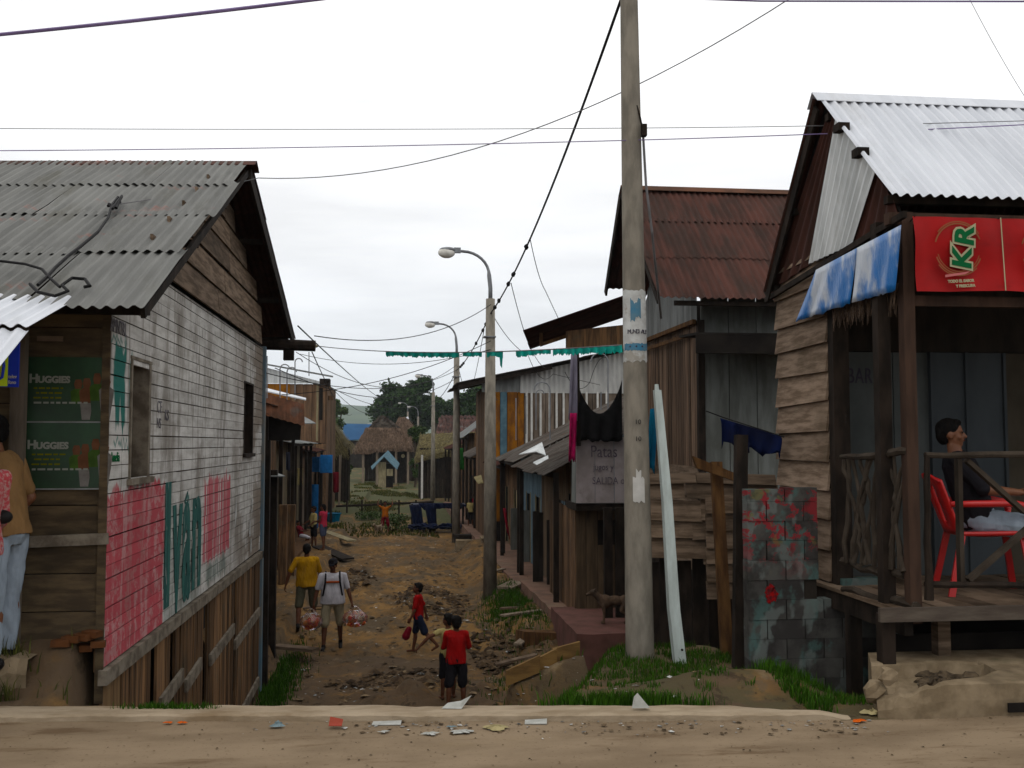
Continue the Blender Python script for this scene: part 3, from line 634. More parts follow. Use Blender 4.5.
def wall_paint(nt, co, col, noise, rng, mix):
    s = N(nt, 'ShaderNodeSeparateXYZ'); L(nt, co, s.inputs[0])
    oy = 7.3                                             # wall mesh is stored relative to the house's base
    def op(o_, a, b=None):
        m_ = N(nt, 'ShaderNodeMath', operation=o_)
        for i, v in enumerate((a, b)):
            if v is None: continue
            if isinstance(v, (int, float)): m_.inputs[i].default_value = v
            else: L(nt, v, m_.inputs[i])
        return m_.outputs[0]
    edge = op('MULTIPLY', op('SUBTRACT', noise((1, 14, 1.2), 3, .5, co), .5), .35)
    edgey = op('MULTIPLY', op('SUBTRACT', noise((1, 1.5, 4), 3, .5, co), .5), .12)
    zz = op('ADD', s.outputs['Z'], edge); yy = op('ADD', s.outputs['Y'], edgey)
    def rect(r, soft=.02):
        a = op('MULTIPLY', rng(yy, r[0]-oy-soft, r[0]-oy+soft), rng(yy, r[1]-oy+soft, r[1]-oy-soft))
        b = op('MULTIPLY', rng(zz, r[2]-soft, r[2]+soft), rng(zz, r[3]+soft, r[3]-soft))
        return op('MULTIPLY', a, b)
    # dirt first: greyer and browner towards the far end and in vertical runs
    col = mix(rng(noise((1, 2.2, .8), 8, .7, co), .46, .64, 0, .75), col, (.16, .14, .115))
    col = mix(rng(noise((1, 11, .7), 6, .6, co), .54, .66, 0, .6), col, (.12, .10, .08))
    col = mix(op('MULTIPLY', rng(s.outputs['Y'], 4.5, 6.4), rng(noise((1, .9, 1.3), 5, .6, co), .42, .56, 0, .85)), col, (.15, .115, .085))
    streak = rng(noise((1, 15, .22), 2, .4, co), .42, .455, .12, 1)          # brush gaps
    wear = rng(noise((1, 6, 7), 8, .75, co), .38, .52, .50, .97)
    pk = op('MULTIPLY', rect(P1), op('MAXIMUM', op('MULTIPLY', rng(noise((1, 9, .5), 3, .5, co), .34, .50, .60, 1), wear), .62))
    col = mix(pk, col, (.36, .050, .065))
    col = mix(op('MULTIPLY', rect(P3), op('MULTIPLY', streak, .9)), col, (.37, .050, .07))
    col = mix(op('MULTIPLY', rect(P2), op('MULTIPLY', wear, .35)), col, (.06, .12, .10))
    tri = rect(G1); thin = rng(noise((1, 9, 1.6), 2, .4, co), .44, .50)
    col = mix(op('MULTIPLY', tri, thin), col, (.02, .12, .10))
    for r in (G2, G3, G5, G6): col = mix(op('MULTIPLY', rect(r, .012), .8), col, (.02, .12, .10))
    col = mix(op('MULTIPLY', rect(G4), op('MULTIPLY', streak, .6)), col, (.05, .10, .08))
    return col
M['left_wall'] = mat('faded_white_boards', (.50, .485, .46), (.37, .355, .33), (1, 2.5, 14), var=.10, bump=.3, paint=wall_paint, layers=(((.10, .085, .07), (3, 3, 3), .60, .72, .5),), tone=1.0)
slope_n = (4.70-2.59)/(11.08-6.73)
def clipw(z): 
    st = 0
    if z > 2.66: st = max(0, (z-2.66)/slope_n)
    return (st, FY-NY)
b = MB()
def ybot(z):  # floor beam line
    return 0
b.boards_h((XL, NY, 0), (0, 1, 0), FY-NY, .13, 3.02, bh=.098, th=.022, gap=.008, nrm=(1, 0, 0), openings=[w1, w2], clip=clipw, joint=3.4, sagj=.003)
b.build('side_wall', 'left_wall', H1)
b = MB(); b.slab((XL-.03, NY+.02, .1), (XL-.03, FY, .1), (XL-.03, FY, 3.0), (XL-.03, NY+.9, 3.0), (-.02, 0, 0)); b.slab((XL-.03, NY+.02, .1), (XL-.03, NY+.92, .1), (XL-.03, NY+.92, 2.95), (XL-.03, NY+.02, 2.62), (-.02, 0, 0))
# backing with window holes left free: build as strips
b = MB()
for (s0, s1) in ((.02, w1[0]), (w1[1], w2[0]), (w2[1], FY-NY)):
    b.box((XL-.05, NY+s0, .1), (XL-.03, NY+s1, 2.6 if s0 < 1 else 2.95))
b.build('wall_backing', 'wood_v', H1)
for (wn, fm) in ((w1, 'wood_silver'), (w2, 'wood_dark')):
    y0, y1, z0, z1 = NY+wn[0], NY+wn[1], wn[2], wn[3]; f = MB(); t = .045 if wn is w1 else .03
    f.box((XL-.10, y0-t*.2, z0-.005), (XL+.035, y0+t*.5, z1)); f.box((XL-.14, y1-t*1.2, z0-.005), (XL+.03, y1+t*.2, z1))
    f.box((XL-.06, y0-.05, z0-.05), (XL+.06, y1+.05, z0-.006)); f.box((XL-.06, y0-.02, z1+.001), (XL+.032, y1+.02, z1+.025))
    fo = f.build('window', fm, H1)
    s_ = MB(); s_.boards_v((XL-.13, y0+t, 0), (0, 1, 0), (y1-y0)-2*t, z0+.01, z1-.01, bw=.11, th=.02, gap=.012, nrm=(1, 0, 0)); s_.build('shutter', 'wood_v', fo)
b = MB(); b.beam((XL+.03, NY-.05, .075), (XL+.03, FY+.1, .055), .06, .10); b.build('floor_beam', 'wood_silver', H1)
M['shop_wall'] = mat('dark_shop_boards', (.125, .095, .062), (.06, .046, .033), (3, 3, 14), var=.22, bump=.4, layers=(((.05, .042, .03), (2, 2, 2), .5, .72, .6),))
b = MB(); b.box((XL-.03, NY-.02, -.1), (XL+.023, NY-.002, 2.6)); b.build('corner_post', 'shop_wall', H1)
b = MB(); b.box((XL-.02, FY, -2.2), (XL+.06, FY+.12, 3.05)); b.build('corner_post', mat('blue_flaked_post', (.22, .20, .17), (.13, .20, .25), (5, 5, 1.5), bump=.3), H1)
# skirting of upright boards under the floor, with rails and stilts
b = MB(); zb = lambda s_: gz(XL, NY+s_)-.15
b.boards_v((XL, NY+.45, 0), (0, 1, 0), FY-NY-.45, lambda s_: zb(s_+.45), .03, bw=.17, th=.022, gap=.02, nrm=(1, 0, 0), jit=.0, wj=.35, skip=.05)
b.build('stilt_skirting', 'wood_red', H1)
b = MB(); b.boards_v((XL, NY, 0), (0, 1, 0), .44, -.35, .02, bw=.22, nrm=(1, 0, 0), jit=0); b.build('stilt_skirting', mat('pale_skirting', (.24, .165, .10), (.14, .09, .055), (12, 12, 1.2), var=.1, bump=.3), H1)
for (a, c) in (((150, 548+105), (163, 640)), ((184, 655), (201, 634)), ((218, 636), (258, 612))): pass
for (y0, y1, z) in ((8.7, 9.55, -.52), (9.7, 10.4, -.60), (10.9, 12.4, -.62), (12.5, 14.6, -.78), (12.9, 14.6, -1.75)):
    b = MB(); b.beam((XL+.045, y0, z), (XL+.045, y1, z+.06), .03, .12); b.build('rail', 'wood_silver', H1)
for y in (7.95, 8.9, 10.2, 11.8, 13.6, 14.5):
    b = MB(); b.tube([(XL-.09, y, -2.4), (XL-.09, y, .1)], [.07, .06]); b.build('stilt', 'wood_dark', H1)
# gable boards above the wall
def zr(y): return 2.59+(y-6.73)*slope_n if y < 11.08 else 4.70-(y-11.08)*(4.70-3.30)/(15.94-11.08)
b = MB(); z = 3.03
zs0 = 3.03
k = 0
while z < 4.55:
    h = .27; y0 = 6.73+(z+h*.3-2.59)/slope_n+.28; y1 = min(14.3, 11.08+(4.70-z-h)/(1.4/4.86)-.3)
    if y1 > y0+.3:
        ym = y0+(y1-y0)*random.uniform(.35, .65)
        for (p, q) in ((y0, ym-.01), (ym+.01, y1)):
            sg = random.uniform(-.02, .02)
            b.slab((XL+.05, p, z+.01), (XL+.05, q, z+.01+sg), (XL+.03, q, z+h+sg), (XL+.03, p, z+h), (.022, 0, 0))
    z += h
b.build('gable_boards', 'wood_h', H1)
b = MB(); b.add([(XL-.0, 7.3, 2.8), (XL, 15.2, 3.0), (XL, 15.2, 3.4), (XL, 11.08, 4.6)], [(0, 1, 2, 3)]); 
b.v = []; b.f = []; b.slab((XL-.02, 7.6, 2.95), (XL-.02, 15.2, 2.95), (XL-.02, 11.2, 4.52), (XL-.02, 11.0, 4.52), (-.02, 0, 0)); b.build('gable_backing', 'dark', H1)
# roof
b = MB(); b.roof((-9.5, 11.93, 4.70), (0, 6.62-11.08, 2.53-4.70), (7.88, -.85, 0), rows=4, cols=10, jag=.05, rough=1.6)
b.build('roof', 'roof_grey', H1)
b = MB(); b.roof((-9.5, 11.95, 4.69), (0, 15.94-11.08, 3.30-4.70), (7.85, -.85, 0), rows=4, cols=10, jag=.05); rf = b.build('roof', 'rust_wall', H1)
b = MB(); b.slab((-9.5, 11.77, 4.66), (-1.58, 10.92, 4.66), (-1.58, 11.09, 4.745), (-9.5, 11.94, 4.745), (0, 0, .006)); b.slab((-9.5, 11.942, 4.745), (-1.58, 11.092, 4.745), (-1.58, 11.28, 4.665), (-9.5, 12.13, 4.665), (0, 0, .006)); b.build('ridge_cap', 'roof_rust', rf)
for (p, q, m_) in (((-1.68, 6.75, 2.50), (-1.68, 11.05, 4.60), 'wood_dark'), ((-1.66, 11.12, 4.60), (-1.66, 15.9, 3.20), 'wood_dark')):
    b = MB(); b.beam(p, q, .03, .07 if p[1] < 8 else .15); b.build('barge_board', m_, H1)
for (y, z) in ((7.0, 2.58), (8.6, 3.36), (9.9, 4.0), (12.5, 4.16), (14.2, 3.67), (15.5, 3.26)):
    b = MB(); b.box((-9.3, y-.03, z-.06), (-1.70, y+.03, z)); b.build('purlin', 'wood_dark', H1)
q = onX(318, 347, -1.35); b = MB(); b.tube([(-2.6, 15.35, 3.16), (-1.28, 15.35, 3.12)], [.095, .085], 10); b.box((-1.75, 15.28, 2.90), (-1.6, 15.42, 3.05)); b.build('roof_beam', 'wood_dark', H1)
# back wall + far wall
b = MB(); b.box((-9.3, FY, -.1), (XL-.03, FY+.03, 3.05)); b.box((-9.3, 7.45, 0), (-9.27, FY, 3.0)); b.box((-9.3, 7.5, .10), (XL-.06, FY, .14)); b.build('back_wall', 'wood_dark', H1)
# street wall of the shop
FYW = 7.15
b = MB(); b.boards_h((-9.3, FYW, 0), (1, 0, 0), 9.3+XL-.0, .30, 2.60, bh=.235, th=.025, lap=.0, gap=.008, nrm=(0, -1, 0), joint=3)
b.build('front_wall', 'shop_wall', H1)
def px_x(px, Y=7.10): return onY(px, 500, Y).x
b = MB(); z = onY(60, 542, 7.10).z; b.beam((px_x(20), 7.10, z), (px_x(109), 7.10, z+.02), .035, .075); b.build('rail', 'wood_silver', H1)
b = MB(); b.box((onY(8, 500, 7.04).x, 7.02, .15), (onY(22, 500, 7.04).x, 7.085, 2.60)); b.build('veranda_post', mat('veranda_post_wood', (.17, .145, .12), (.09, .075, .06), (9, 9, 1), bump=.4), H1)
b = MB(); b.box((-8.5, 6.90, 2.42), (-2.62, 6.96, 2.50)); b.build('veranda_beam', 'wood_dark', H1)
p0 = onY(38, 310, 7.0); 
b = MB(); b.box((px_x(32), 7.105, onY(50, 341, 7.10).z), (px_x(58), 7.12, onY(50, 336, 7.10).z)); b.build('shelf', 'wood_h', H1)
# awning of bright corrugated sheets hanging below the roof edge
b = MB()
AX = onY(77, 299, 6.85).x
a0, a1, a2, a3 = onX(77, 299, AX), onX(28, 327, AX), onX(27, 329, AX), onX(-8, 372, AX)
b.corr((a0.x-2.2, a0.y, a0.z+.01), (0, a1.y-a0.y, a1.z-a0.z), (2.2, 0, 0), .085, .013)
b.corr((a2.x-2.2, a2.y+.02, a2.z), (0, a3.y-a2.y, a3.z-a2.z), (2.2, 0, 0), .085, .013)
b.build('awning', 'roof_silver', H1)
for x in (AX-1.1, AX-.15):
    b = MB(); b.beam((x, a0.y, a0.z-.04), (x, a1.y, a1.z-.04), .03, .04); b.build('awning_batten', 'wood_dark', H1)

# posters on the shop wall
def poster(py0, py1, label):
    x0, x1 = px_x(23), px_x(106.5); z1, z0 = onY(60, py0, 7.10).z, onY(60, py1, 7.10).z
    t = thing('poster', label, 'poster', ((x0+x1)/2, 7.108, z0), 'dark green advertising posters on the shop wall')
    b = MB(); b.box((x0, 7.108, z0), (x1, 7.115, z1)); b.build('sheet', 'poster_green', t)
    b = MB(); b.box((x0, 7.104, z0-.012), (x1, 7.114, z0-.002)); b.build('sheet_edge', 'zinc_dull', t)
    h = z1-z0
    text('lettering', 'H', .082, (x0+.015, 7.104, z0+h*.60), ROT_FRONT, 'poster_white', t, bold=.003)
    text('lettering', 'UGGIES', .062, (x0+.072, 7.104, z0+h*.60), ROT_FRONT, 'poster_white', t, bold=.003)
    b = MB()
    for r, (q0, q1) in enumerate(((.05, .40), (.08, .40), (.05, .40))):
        x = x0+q0*(x1-x0)+.02
        while x < x0+(q1+.02)*(x1-x0):
            ww = random.uniform(.015, .05); b.box((x, 7.102, z0+h*(.50-.075*r)), (x+ww, 7.107, z0+h*(.525-.075*r))); x += ww+.012
    b.build('small_print', 'poster_yellow', t)
    b = MB(); x = x0+.05
    while x < x0+.4: ww = random.uniform(.02, .05); b.box((x, 7.1025, z0+h*.27), (x+ww, 7.107, z0+h*.30)); x += ww+.014
    b.build('small_print', 'poster_white', t)
    # four standing people, printed flat
    for i, (fx, hh, top, bot) in enumerate(((.62, .66, 'print_green', 'poster_green'), (.725, .68, 'print_skin', 'print_white'), (.85, .76, 'print_green', 'poster_green'), (.965, .70, 'print_white', 'print_white'))):
        cx = x0+fx*(x1-x0); y = 7.1065-.0008*i; W = .055
        def flat(pts, m_, yy):
            q = MB(); n = len(pts); q.add([V((cx+a*W, yy, z0+h*c*hh/.72)) for a, c in pts]+[V((cx+a*W, yy+.0006, z0+h*c*hh/.72)) for a, c in pts], [tuple(range(n))]+[(k, k+n, (k+1) % n+n, (k+1) % n) for k in range(n)]); q.build('printed_figure', m_, t)
        flat([(-.5, .02), (.45, .02), (.75, .30), (-.75, .30)], bot, y)
        flat([(-.75, .30), (.75, .30), (.9, .50), (.45, .55), (-.45, .55), (-.9, .50)], top, y-.0002)
        flat([(-.35, .55), (.35, .55), (.5, .63), (.32, .71), (-.32, .71), (-.5, .63)], 'print_skin', y-.0003)
    return t
poster(357, 421, 'dark green advertising poster with four people, upper of the two on shop wall')
poster(422.5, 488, 'dark green advertising poster with four people, lower of the two on shop wall')
# phone sign
z0, z1 = onY(5, 387, 6.55).z, onY(5, 351, 6.55).z
xa, xb, xc = onY(-26, 370, 6.55).x, onY(8, 370, 6.55).x, onY(18.5, 370, 6.55).x
t = thing('phone_sign', 'small blue and lime telephone sign hanging beside the veranda post', 'sign', ((xa+xc)/2, 6.55, z0))
b = MB(); b.box((xa, 6.55, z0), (xc, 6.565, z1+.10)); b.build('panel', 'sign_blue', t)
b = MB(); b.box((xa+.02, 6.545, z0+.005), (xb, 6.549, z1-.03)); b.build('lime_field', 'sign_lime', t)
b = MB(); b.tube([(xb-.03, 6.54, z0+.19), (xb-.022, 6.54, z0+.13), (xb-.03, 6.54, z0+.06), (xb-.07, 6.54, z0+.035)], .009, 6); b.build('handset_symbol', 'sign_blue', t)
text('lettering', 'telev', .032, (xb+.004, 6.547, z0+.055), ROT_FRONT, 'white_paint', t, xs=.8); text('lettering', 'fono', .032, (xb+.004, 6.547, z0+.02), ROT_FRONT, 'white_paint', t, xs=.8)
b = MB(); b.tube([((xa+xc)/2, 6.557, z1+.1), ((xa+xc)/2, 6.6, z1+.3)], .006, 6); b.build('hanger', 'metal', t)

# tall brushed green name on the boards
def fit_text(s, y0, y1, z0, z1, m_, bold=.0, shear=0):
    o = text('painted_lettering', s, 1.0, (0, 0, 0), ROT_SIDE, m_, None, ext=.0015, bold=bold, shear=shear); vs = o.data.vertices
    a0, a1 = min(v.co.y for v in vs), max(v.co.y for v in vs); b0, b1 = min(v.co.z for v in vs), max(v.co.z for v in vs); base = wloc(H1)
    for v in vs: v.co = V((XL+.0275-base.x+(.001 if v.co.x > 0 else -.001), y0+(v.co.y-a0)/(a1-a0)*(y1-y0)-base.y, z0+(v.co.z-b0)/(b1-b0)*(z1-z0)-base.z))
    o.parent = H1; return o
M['green_letter'] = mat('brushed_green_paint', (.028, .105, .09), (.016, .06, .055), (1, 14, 1.5), bump=.2, tone=1, layers=(((.34, .34, .31), (1, 22, 3), .60, .66, .85),))
fit_text('I', ya(163.5), ya(169), onX(166, 606, XL).z, onX(166, 482, XL).z, 'green_letter', .05)
fit_text('v', ya(171), ya(181), P2[2]+.02, P2[3], 'green_letter', .035); fit_text('a', ya(181.5), ya(190), P2[2]+.06, P2[3]+.01, 'green_letter', .035); fit_text('n', ya(191), ya(200), P2[2]+.12, P2[3]+.03, 'green_letter', .035)
b = MB(); p_, q_ = onX(185, 503, XL+.028), onX(188, 492, XL+.028); b.beam(p_, q_, .003, .03, up=(0, 1, 0)); b.build('painted_accent', 'green_letter', H1)
# small handwriting on the white boards
text('wall_lettering', 'Amelia', .10, (XL+.026, ya(107), onX(107, 462, XL).z), ROT_SIDE, 'logo_green', H1, xs=.8)
for s_, px, py, sz in (('CE', 153, 412, .14), ('NS', 153, 428, .12), ('KS', 161, 420, .13)):
    text('wall_lettering', s_, sz, (XL+.026, ya(px), onX(px, py, XL).z), ROT_SIDE, 'ink_wall', H1)
text('wall_lettering', 'AMNTRL', .14, (XL+.026, ya(103.5), onX(105, 330, XL).z), ROT_SIDE, 'ink_wall', H1, xs=.75)
for (px, py, h, wd) in ((236, 512, .45, .16), (250, 527, .35, .18), (251, 545, .28, .14), (252, 505, .3, .12)):
    p = onX(px, py, XL+.03); b = MB(); n = 7; random.seed(int(px))
    b.add([p+V((0, math.cos(2*math.pi*i/n)*wd*random.uniform(.4, 1)/2, math.sin(2*math.pi*i/n)*h*random.uniform(.5, 1)/2)) for i in range(n)], [tuple(range(n))])
    b.build('peeling_paper', 'paper', H1)
random.seed(12)
# cable tangle lying on the roof
def zroof(x, y): return 2.59+(y-6.73)*slope_n+.035
def onroof(px, py):
    d = FWD+RGT*((px-512)/1000)+UPV*((384-py)/1000)
    t_ = (2.59+.05+(EYE.y-6.73)*slope_n-EYE.z)/(d.z-d.y*slope_n); return EYE+d*t_
t = MB(); t.tube([onroof(a, c) for a, c in ((118, 197), (112, 205), (108, 218), (98, 232), (80, 247), (68, 256), (55, 268), (48, 276), (38, 285))], .012, 6)
t.tube([onroof(a, c) for a, c in ((108, 206), (120, 202), (112, 209), (122, 196), (116, 208), (109, 204))], .014, 6)
t.tube([onroof(a, c) for a, c in ((30, 284), (38, 292), (55, 296), (68, 291), (62, 285), (72, 278), (85, 279), (90, 286), (84, 287))], .011, 6)
t.tube([onroof(a, c) for a, c in ((0, 261), (25, 264), (42, 269), (50, 278), (60, 287))], .010, 6)
tag(t.build('roof_cable', 'cable', base=onroof(60, 270)), 'black cable tangled and looped on the grey corrugated roof', 'cable')

# brick rubble and concrete ledge in front of the shop
def rock(c, r, m, name, label, cat, group=None, seed=0, box_=False, rz=0):
    random.seed(seed+500); b = MB(); rot = Matrix.Rotation(rz, 3, 'Z')
    if box_:
        x, y, z = r; P = [V((sx*x*random.uniform(.85, 1.05), sy*y*random.uniform(.85, 1.05), z*(0 if sz < 0 else 1)*random.uniform(.85, 1.05))) for sz in (-1, 1) for (sx, sy) in ((-1, -1), (1, -1), (1, 1), (-1, 1))]
        b.add([V(c)+rot @ p for p in P], [(3, 2, 1, 0), (4, 5, 6, 7), (0, 1, 5, 4), (1, 2, 6, 5), (2, 3, 7, 6), (3, 0, 4, 7)])
    else: b.ball(c, r, 9, 6, rot, jit=.18)
    o = b.build(name, m, base=c); return tag(o, label, cat, group)
for i, (px, py, s) in enumerate(((62, 640, .09), (72, 636, .08), (82, 634, .09), (92, 631, .08), (98, 641, .07), (86, 645, .06))):
    p = onY(px, py, 7.0+.02*i); rock(p+V((0, 0, -.04)), (s*.7, .04, .045), 'brick', 'brick_rubble', ['broken brick at the left end of the rubble row by the shop', 'second broken brick from the left in rubble by the shop', 'broken brick in the middle of the rubble row', 'broken brick near the right end of the rubble row', 'broken brick touching the shop corner post', 'small broken brick lowest in the rubble by the shop'][i], 'brick', 'broken bricks beside the shop wall', i, True, random.uniform(-.5, .5))
b = MB(); random.seed(5)
for i in range(16):
    x = -3.6+i*.1
b = MB(); P0 = onY(-60, 668, 6.75); P1_ = onY(28, 655, 6.85); P2_ = onY(28, 700, 6.75)
ring = []
for i in range(14):
    f = i/13; px = -80+f*108; top = onY(px, 664-6*f+2*math.sin(i*2.1), 6.80+.02*math.sin(i*1.7))
    ring.append([V((top.x, top.y+.5, top.z)), top, V((top.x+.01*math.sin(i), top.y-.04, top.z-.09)), V((top.x, top.y-.01, -.15))])
b.add([p for r in ring for p in r], [(i*4+k, (i+1)*4+k, (i+1)*4+k+1, i*4+k+1) for i in range(13) for k in range(3)])
tag(b.build('pavement', 'slab'), kind='structure')
# ================================================================== BIG POLE
random.seed(21)
PB = V((2.0, 8.27, -.25)); ptop = onY(629, 0, 8.27); k = (ptop.x-PB.x)/(ptop.z-PB.z)
T = thing('utility_pole', 'tall grey concrete pole with torn posters standing on the grass bank', 'pole', PB)
def pc(z): return V((PB.x+(z-PB.z)*k, PB.y, z))
def prad(z): return .120-.0078*(z-PB.z)
b = MB(); zs = [-.6, 0, 1, 2, 3, 4, 5, 6, 7.4]; b.tube([pc(z) for z in zs], [prad(z) for z in zs], 28); b.build('shaft', 'concrete', T, smooth=True)
def wrap(z0, z1, a0, a1, name, m, extra=.003, jag=0, n=14):
    """sheet wrapped round the pole; angle 0 faces the road"""
    b = MB(); vs = []
    for i in range(n+1):
        a = a0+(a1-a0)*i/n
        for z, s_ in ((z0, -1), (z1, 1)):
            zz = z+random.uniform(-jag, jag); c = pc(zz); r = prad(zz)+extra
            vs.append(V((c.x+math.sin(a)*r, c.y-math.cos(a)*r, zz)))
    b.add(vs, [(2*i, 2*i+2, 2*i+3, 2*i+1) for i in range(n)]); return b.build(name, m, T, smooth=True)
zz = lambda py: onY(634, py, 8.15).z
wrap(zz(361), zz(289), -1.5, 1.5, 'torn_poster', 'paper', jag=.012)
wrap(zz(319), zz(300), -.55, .35, 'poster_print', 'paper_blue', .005, jag=.03, n=8)
wrap(zz(350), zz(343), -1.2, 1.2, 'poster_print', 'paper_blue', .005, jag=.006, n=20)
for a, s_ in zip((-.85, -.62, -.4, -.17, .08, .3, .55, .78), 'MUNDIALE'):
    c = pc(zz(333)); r = prad(zz(333))+.006
    o = text('poster_lettering', s_, .05, (c.x+math.sin(a)*r, c.y-math.cos(a)*r, zz(333)), Matrix.Rotation(a, 3, 'Z') @ ROT_FRONT, 'ink_soft', T)
for a in (-.6, -.1, .4):
    c = pc(zz(346)); r = prad(zz(346))+.005; b = MB(); b.ball((c.x+math.sin(a)*r, c.y-math.cos(a)*r, zz(346)), (.008, .004, .008), 8, 5); b.build('poster_print', 'ink_soft', T)
wrap(zz(502), zz(478), -.55, .35, 'torn_paper', 'white_paint', .004, jag=.012, n=6); wrap(zz(480), zz(470), -.3, .1, 'torn_paper', 'white_paint', .004, jag=.02, n=4)
for s_, py in (('10', 424), ('10', 441)):
    c = pc(zz(py)); r = prad(zz(py))+.003; a = -.35
    text('painted_number', s_, .055, (c.x+math.sin(a)*r, c.y-math.cos(a)*r-.003, zz(py)), Matrix.Rotation(a, 3, 'Z') @ ROT_FRONT, 'ink', T)
ip = onY(642, 131, 8.2)
b = MB(); b.box((ip.x-.012, 8.14, ip.z-.055), (ip.x+.03, 8.2, ip.z+.045)); b.tube([ip+V((0, 0, .04)), ip+V((-.02, 0, .14)), ip+V((-.045, 0, .22))], .008, 6); b.build('insulator', 'wood_dark', T)
b = MB(); b.tube([ip+V((.01, 0, -.05)), onY(646, 185, 8.2), onY(652, 232, 8.25), onY(658, 290, 8.6), onY(661, 318, 9.2)], .011, 6); b.build('down_cable', 'cable_thin', T)
b = MB(); c = pc(6.35); b.beam(c+V((-.1, -.12, 0)), c+V((.55, -.12, 0)), .05, .06); b.build('cross_arm', 'metal', T)
CABLE_TOP = c+V((.25, -.12, .06))

# ================================================================== BAR HOUSE
H2 = thing('wooden_bar', 'lapped board bar shack with bright corrugated roof and open veranda at road edge', 'house', (4.2, 8, .4))
XR = 3.3; ZF = .55
xq = lambda px, py, Y: onY(px, py, Y).x
LWX = 3.42                       # lapped side wall plane
yn = onX(834, 500, LWX).y; yf = onX(781, 400, LWX).y
# side wall, boards lapped like tiles, faces the lane (normal -X)
b = MB(); b.boards_h((LWX, yn, 0), (0, 1, 0), yf-yn, ZF+.02, 3.25, bh=.232, th=.022, lap=.035, gap=.004, nrm=(-1, 0, 0), joint=5, endj=0, sagj=.012)
b.build('side_wall', 'wood_lap', H2)
b = MB(); b.box((LWX+.02, yn+.02, .3), (LWX+.05, yf, 3.3)); b.build('wall_backing', 'dark', H2)
b = MB(); b.box((LWX-.03, yn-.10, -.5), (LWX+.10, yn-.005, 3.3)); b.build('corner_post', 'wood_dark', H2)
# back wall of the veranda: grey panel with writing, slate door, tan panel
BY = yn+.35
def panel(px0, px1, z0, z1, m, name, y=BY, d=.03):
    b = MB(); b.box((xq(px0, 450, y), y, z0), (xq(px1, 450, y), y+d, z1)); return b.build(name, m, H2)
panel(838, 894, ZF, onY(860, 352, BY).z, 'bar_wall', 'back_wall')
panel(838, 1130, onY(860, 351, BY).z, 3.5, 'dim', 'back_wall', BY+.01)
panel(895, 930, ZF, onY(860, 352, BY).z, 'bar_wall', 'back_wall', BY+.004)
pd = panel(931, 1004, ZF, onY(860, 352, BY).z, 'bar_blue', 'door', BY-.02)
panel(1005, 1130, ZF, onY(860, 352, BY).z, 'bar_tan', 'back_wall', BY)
tb = text('wall_lettering', 'BAR', onY(860, 366, BY).z-onY(860, 382, BY).z+.05, (xq(847, 380, BY), BY-.004, onY(850, 383, BY).z), ROT_FRONT, 'ink_soft', H2, xs=.62, sp=1.1)
for px in (931, 966, 1004):
    b = MB(); x = xq(px, 450, BY); b.box((x-.012, BY-.045, ZF), (x+.012, BY-.022, onY(860, 352, BY).z)); b.build('door_frame', 'bar_blue', H2)
b = MB(); b.box((3.45, 6.5, 3.10), (7.3, BY, 3.13)); b.build('shade_ceiling', 'dark', H2)  # ceiling added to keep sky light out of the veranda
b = MB(); b.box((6.9, 6.6, ZF), (6.93, BY, 3.1)); b.build('end_wall', 'dim', H2)  # unseen wall added at the open end to block light entering the veranda
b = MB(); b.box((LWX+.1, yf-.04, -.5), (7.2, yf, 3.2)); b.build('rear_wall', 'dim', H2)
# floor, fascia board, joists, stilts
PFY = 6.33; PX0 = 3.30
b = MB()
x = PX0
while x < 7.2: b.box((x, PFY, ZF-.03), (x+.145, BY+.1, ZF+random.uniform(-.004, .003))); x += .15
b.build('porch_floor', 'wood_h', H2)
z0, z1 = onY(950, 621, PFY-.03).z, onY(950, 607, PFY-.03).z
b = MB(); b.box((xq(880, 610, PFY-.03), PFY-.035, z0), (7.2, PFY-.003, z1)); b.build('floor_beam', mat('edge_beam', (.14, .12, .10), (.08, .065, .055), (2, 9, 9), bump=.4), H2)
for (a, c) in ((onY(843, 589, 7.25), onY(917, 607, 6.36)), (onY(843, 563, 7.3), onY(905, 577, 6.5))):
    b = MB(); n = 6; b.tube([a.lerp(c, i/n)+V((0, 0, random.uniform(-.02, .02))) for i in range(n+1)], [random.uniform(.022, .034) for _ in range(n+1)], 7); b.build('floor_rail', 'wood_mid', H2)
b = MB(); b.box((PX0+.02, PFY+.02, ZF-.17), (PX0+.08, BY, ZF-.035)); b.build('joist', 'wood_dark', H2)
for (px, py0, py1, Y, m_) in ((853, 588, 700, 7.2, 'wood_dark'), (886, 622, 700, 6.42, 'wood_dark'), (941, 622, 700, 6.6, 'wood_h'), (1080, 622, 700, 6.6, 'wood_dark')):
    a = onY(px, py0, Y); b = MB(); b.box((a.x-.045, Y-.04, -.6), (a.x+.045, Y+.05, ZF-.035 if px != 853 else a.z)); b.build('stilt', m_, H2)
b = MB(); b.box((3.6, 8.3, -.8), (7.2, 8.33, ZF-.05)); b.box((3.45, 6.9, -.5), (7.2, 6.93, .28)); b.build('under_floor_boards', 'dark', H2)
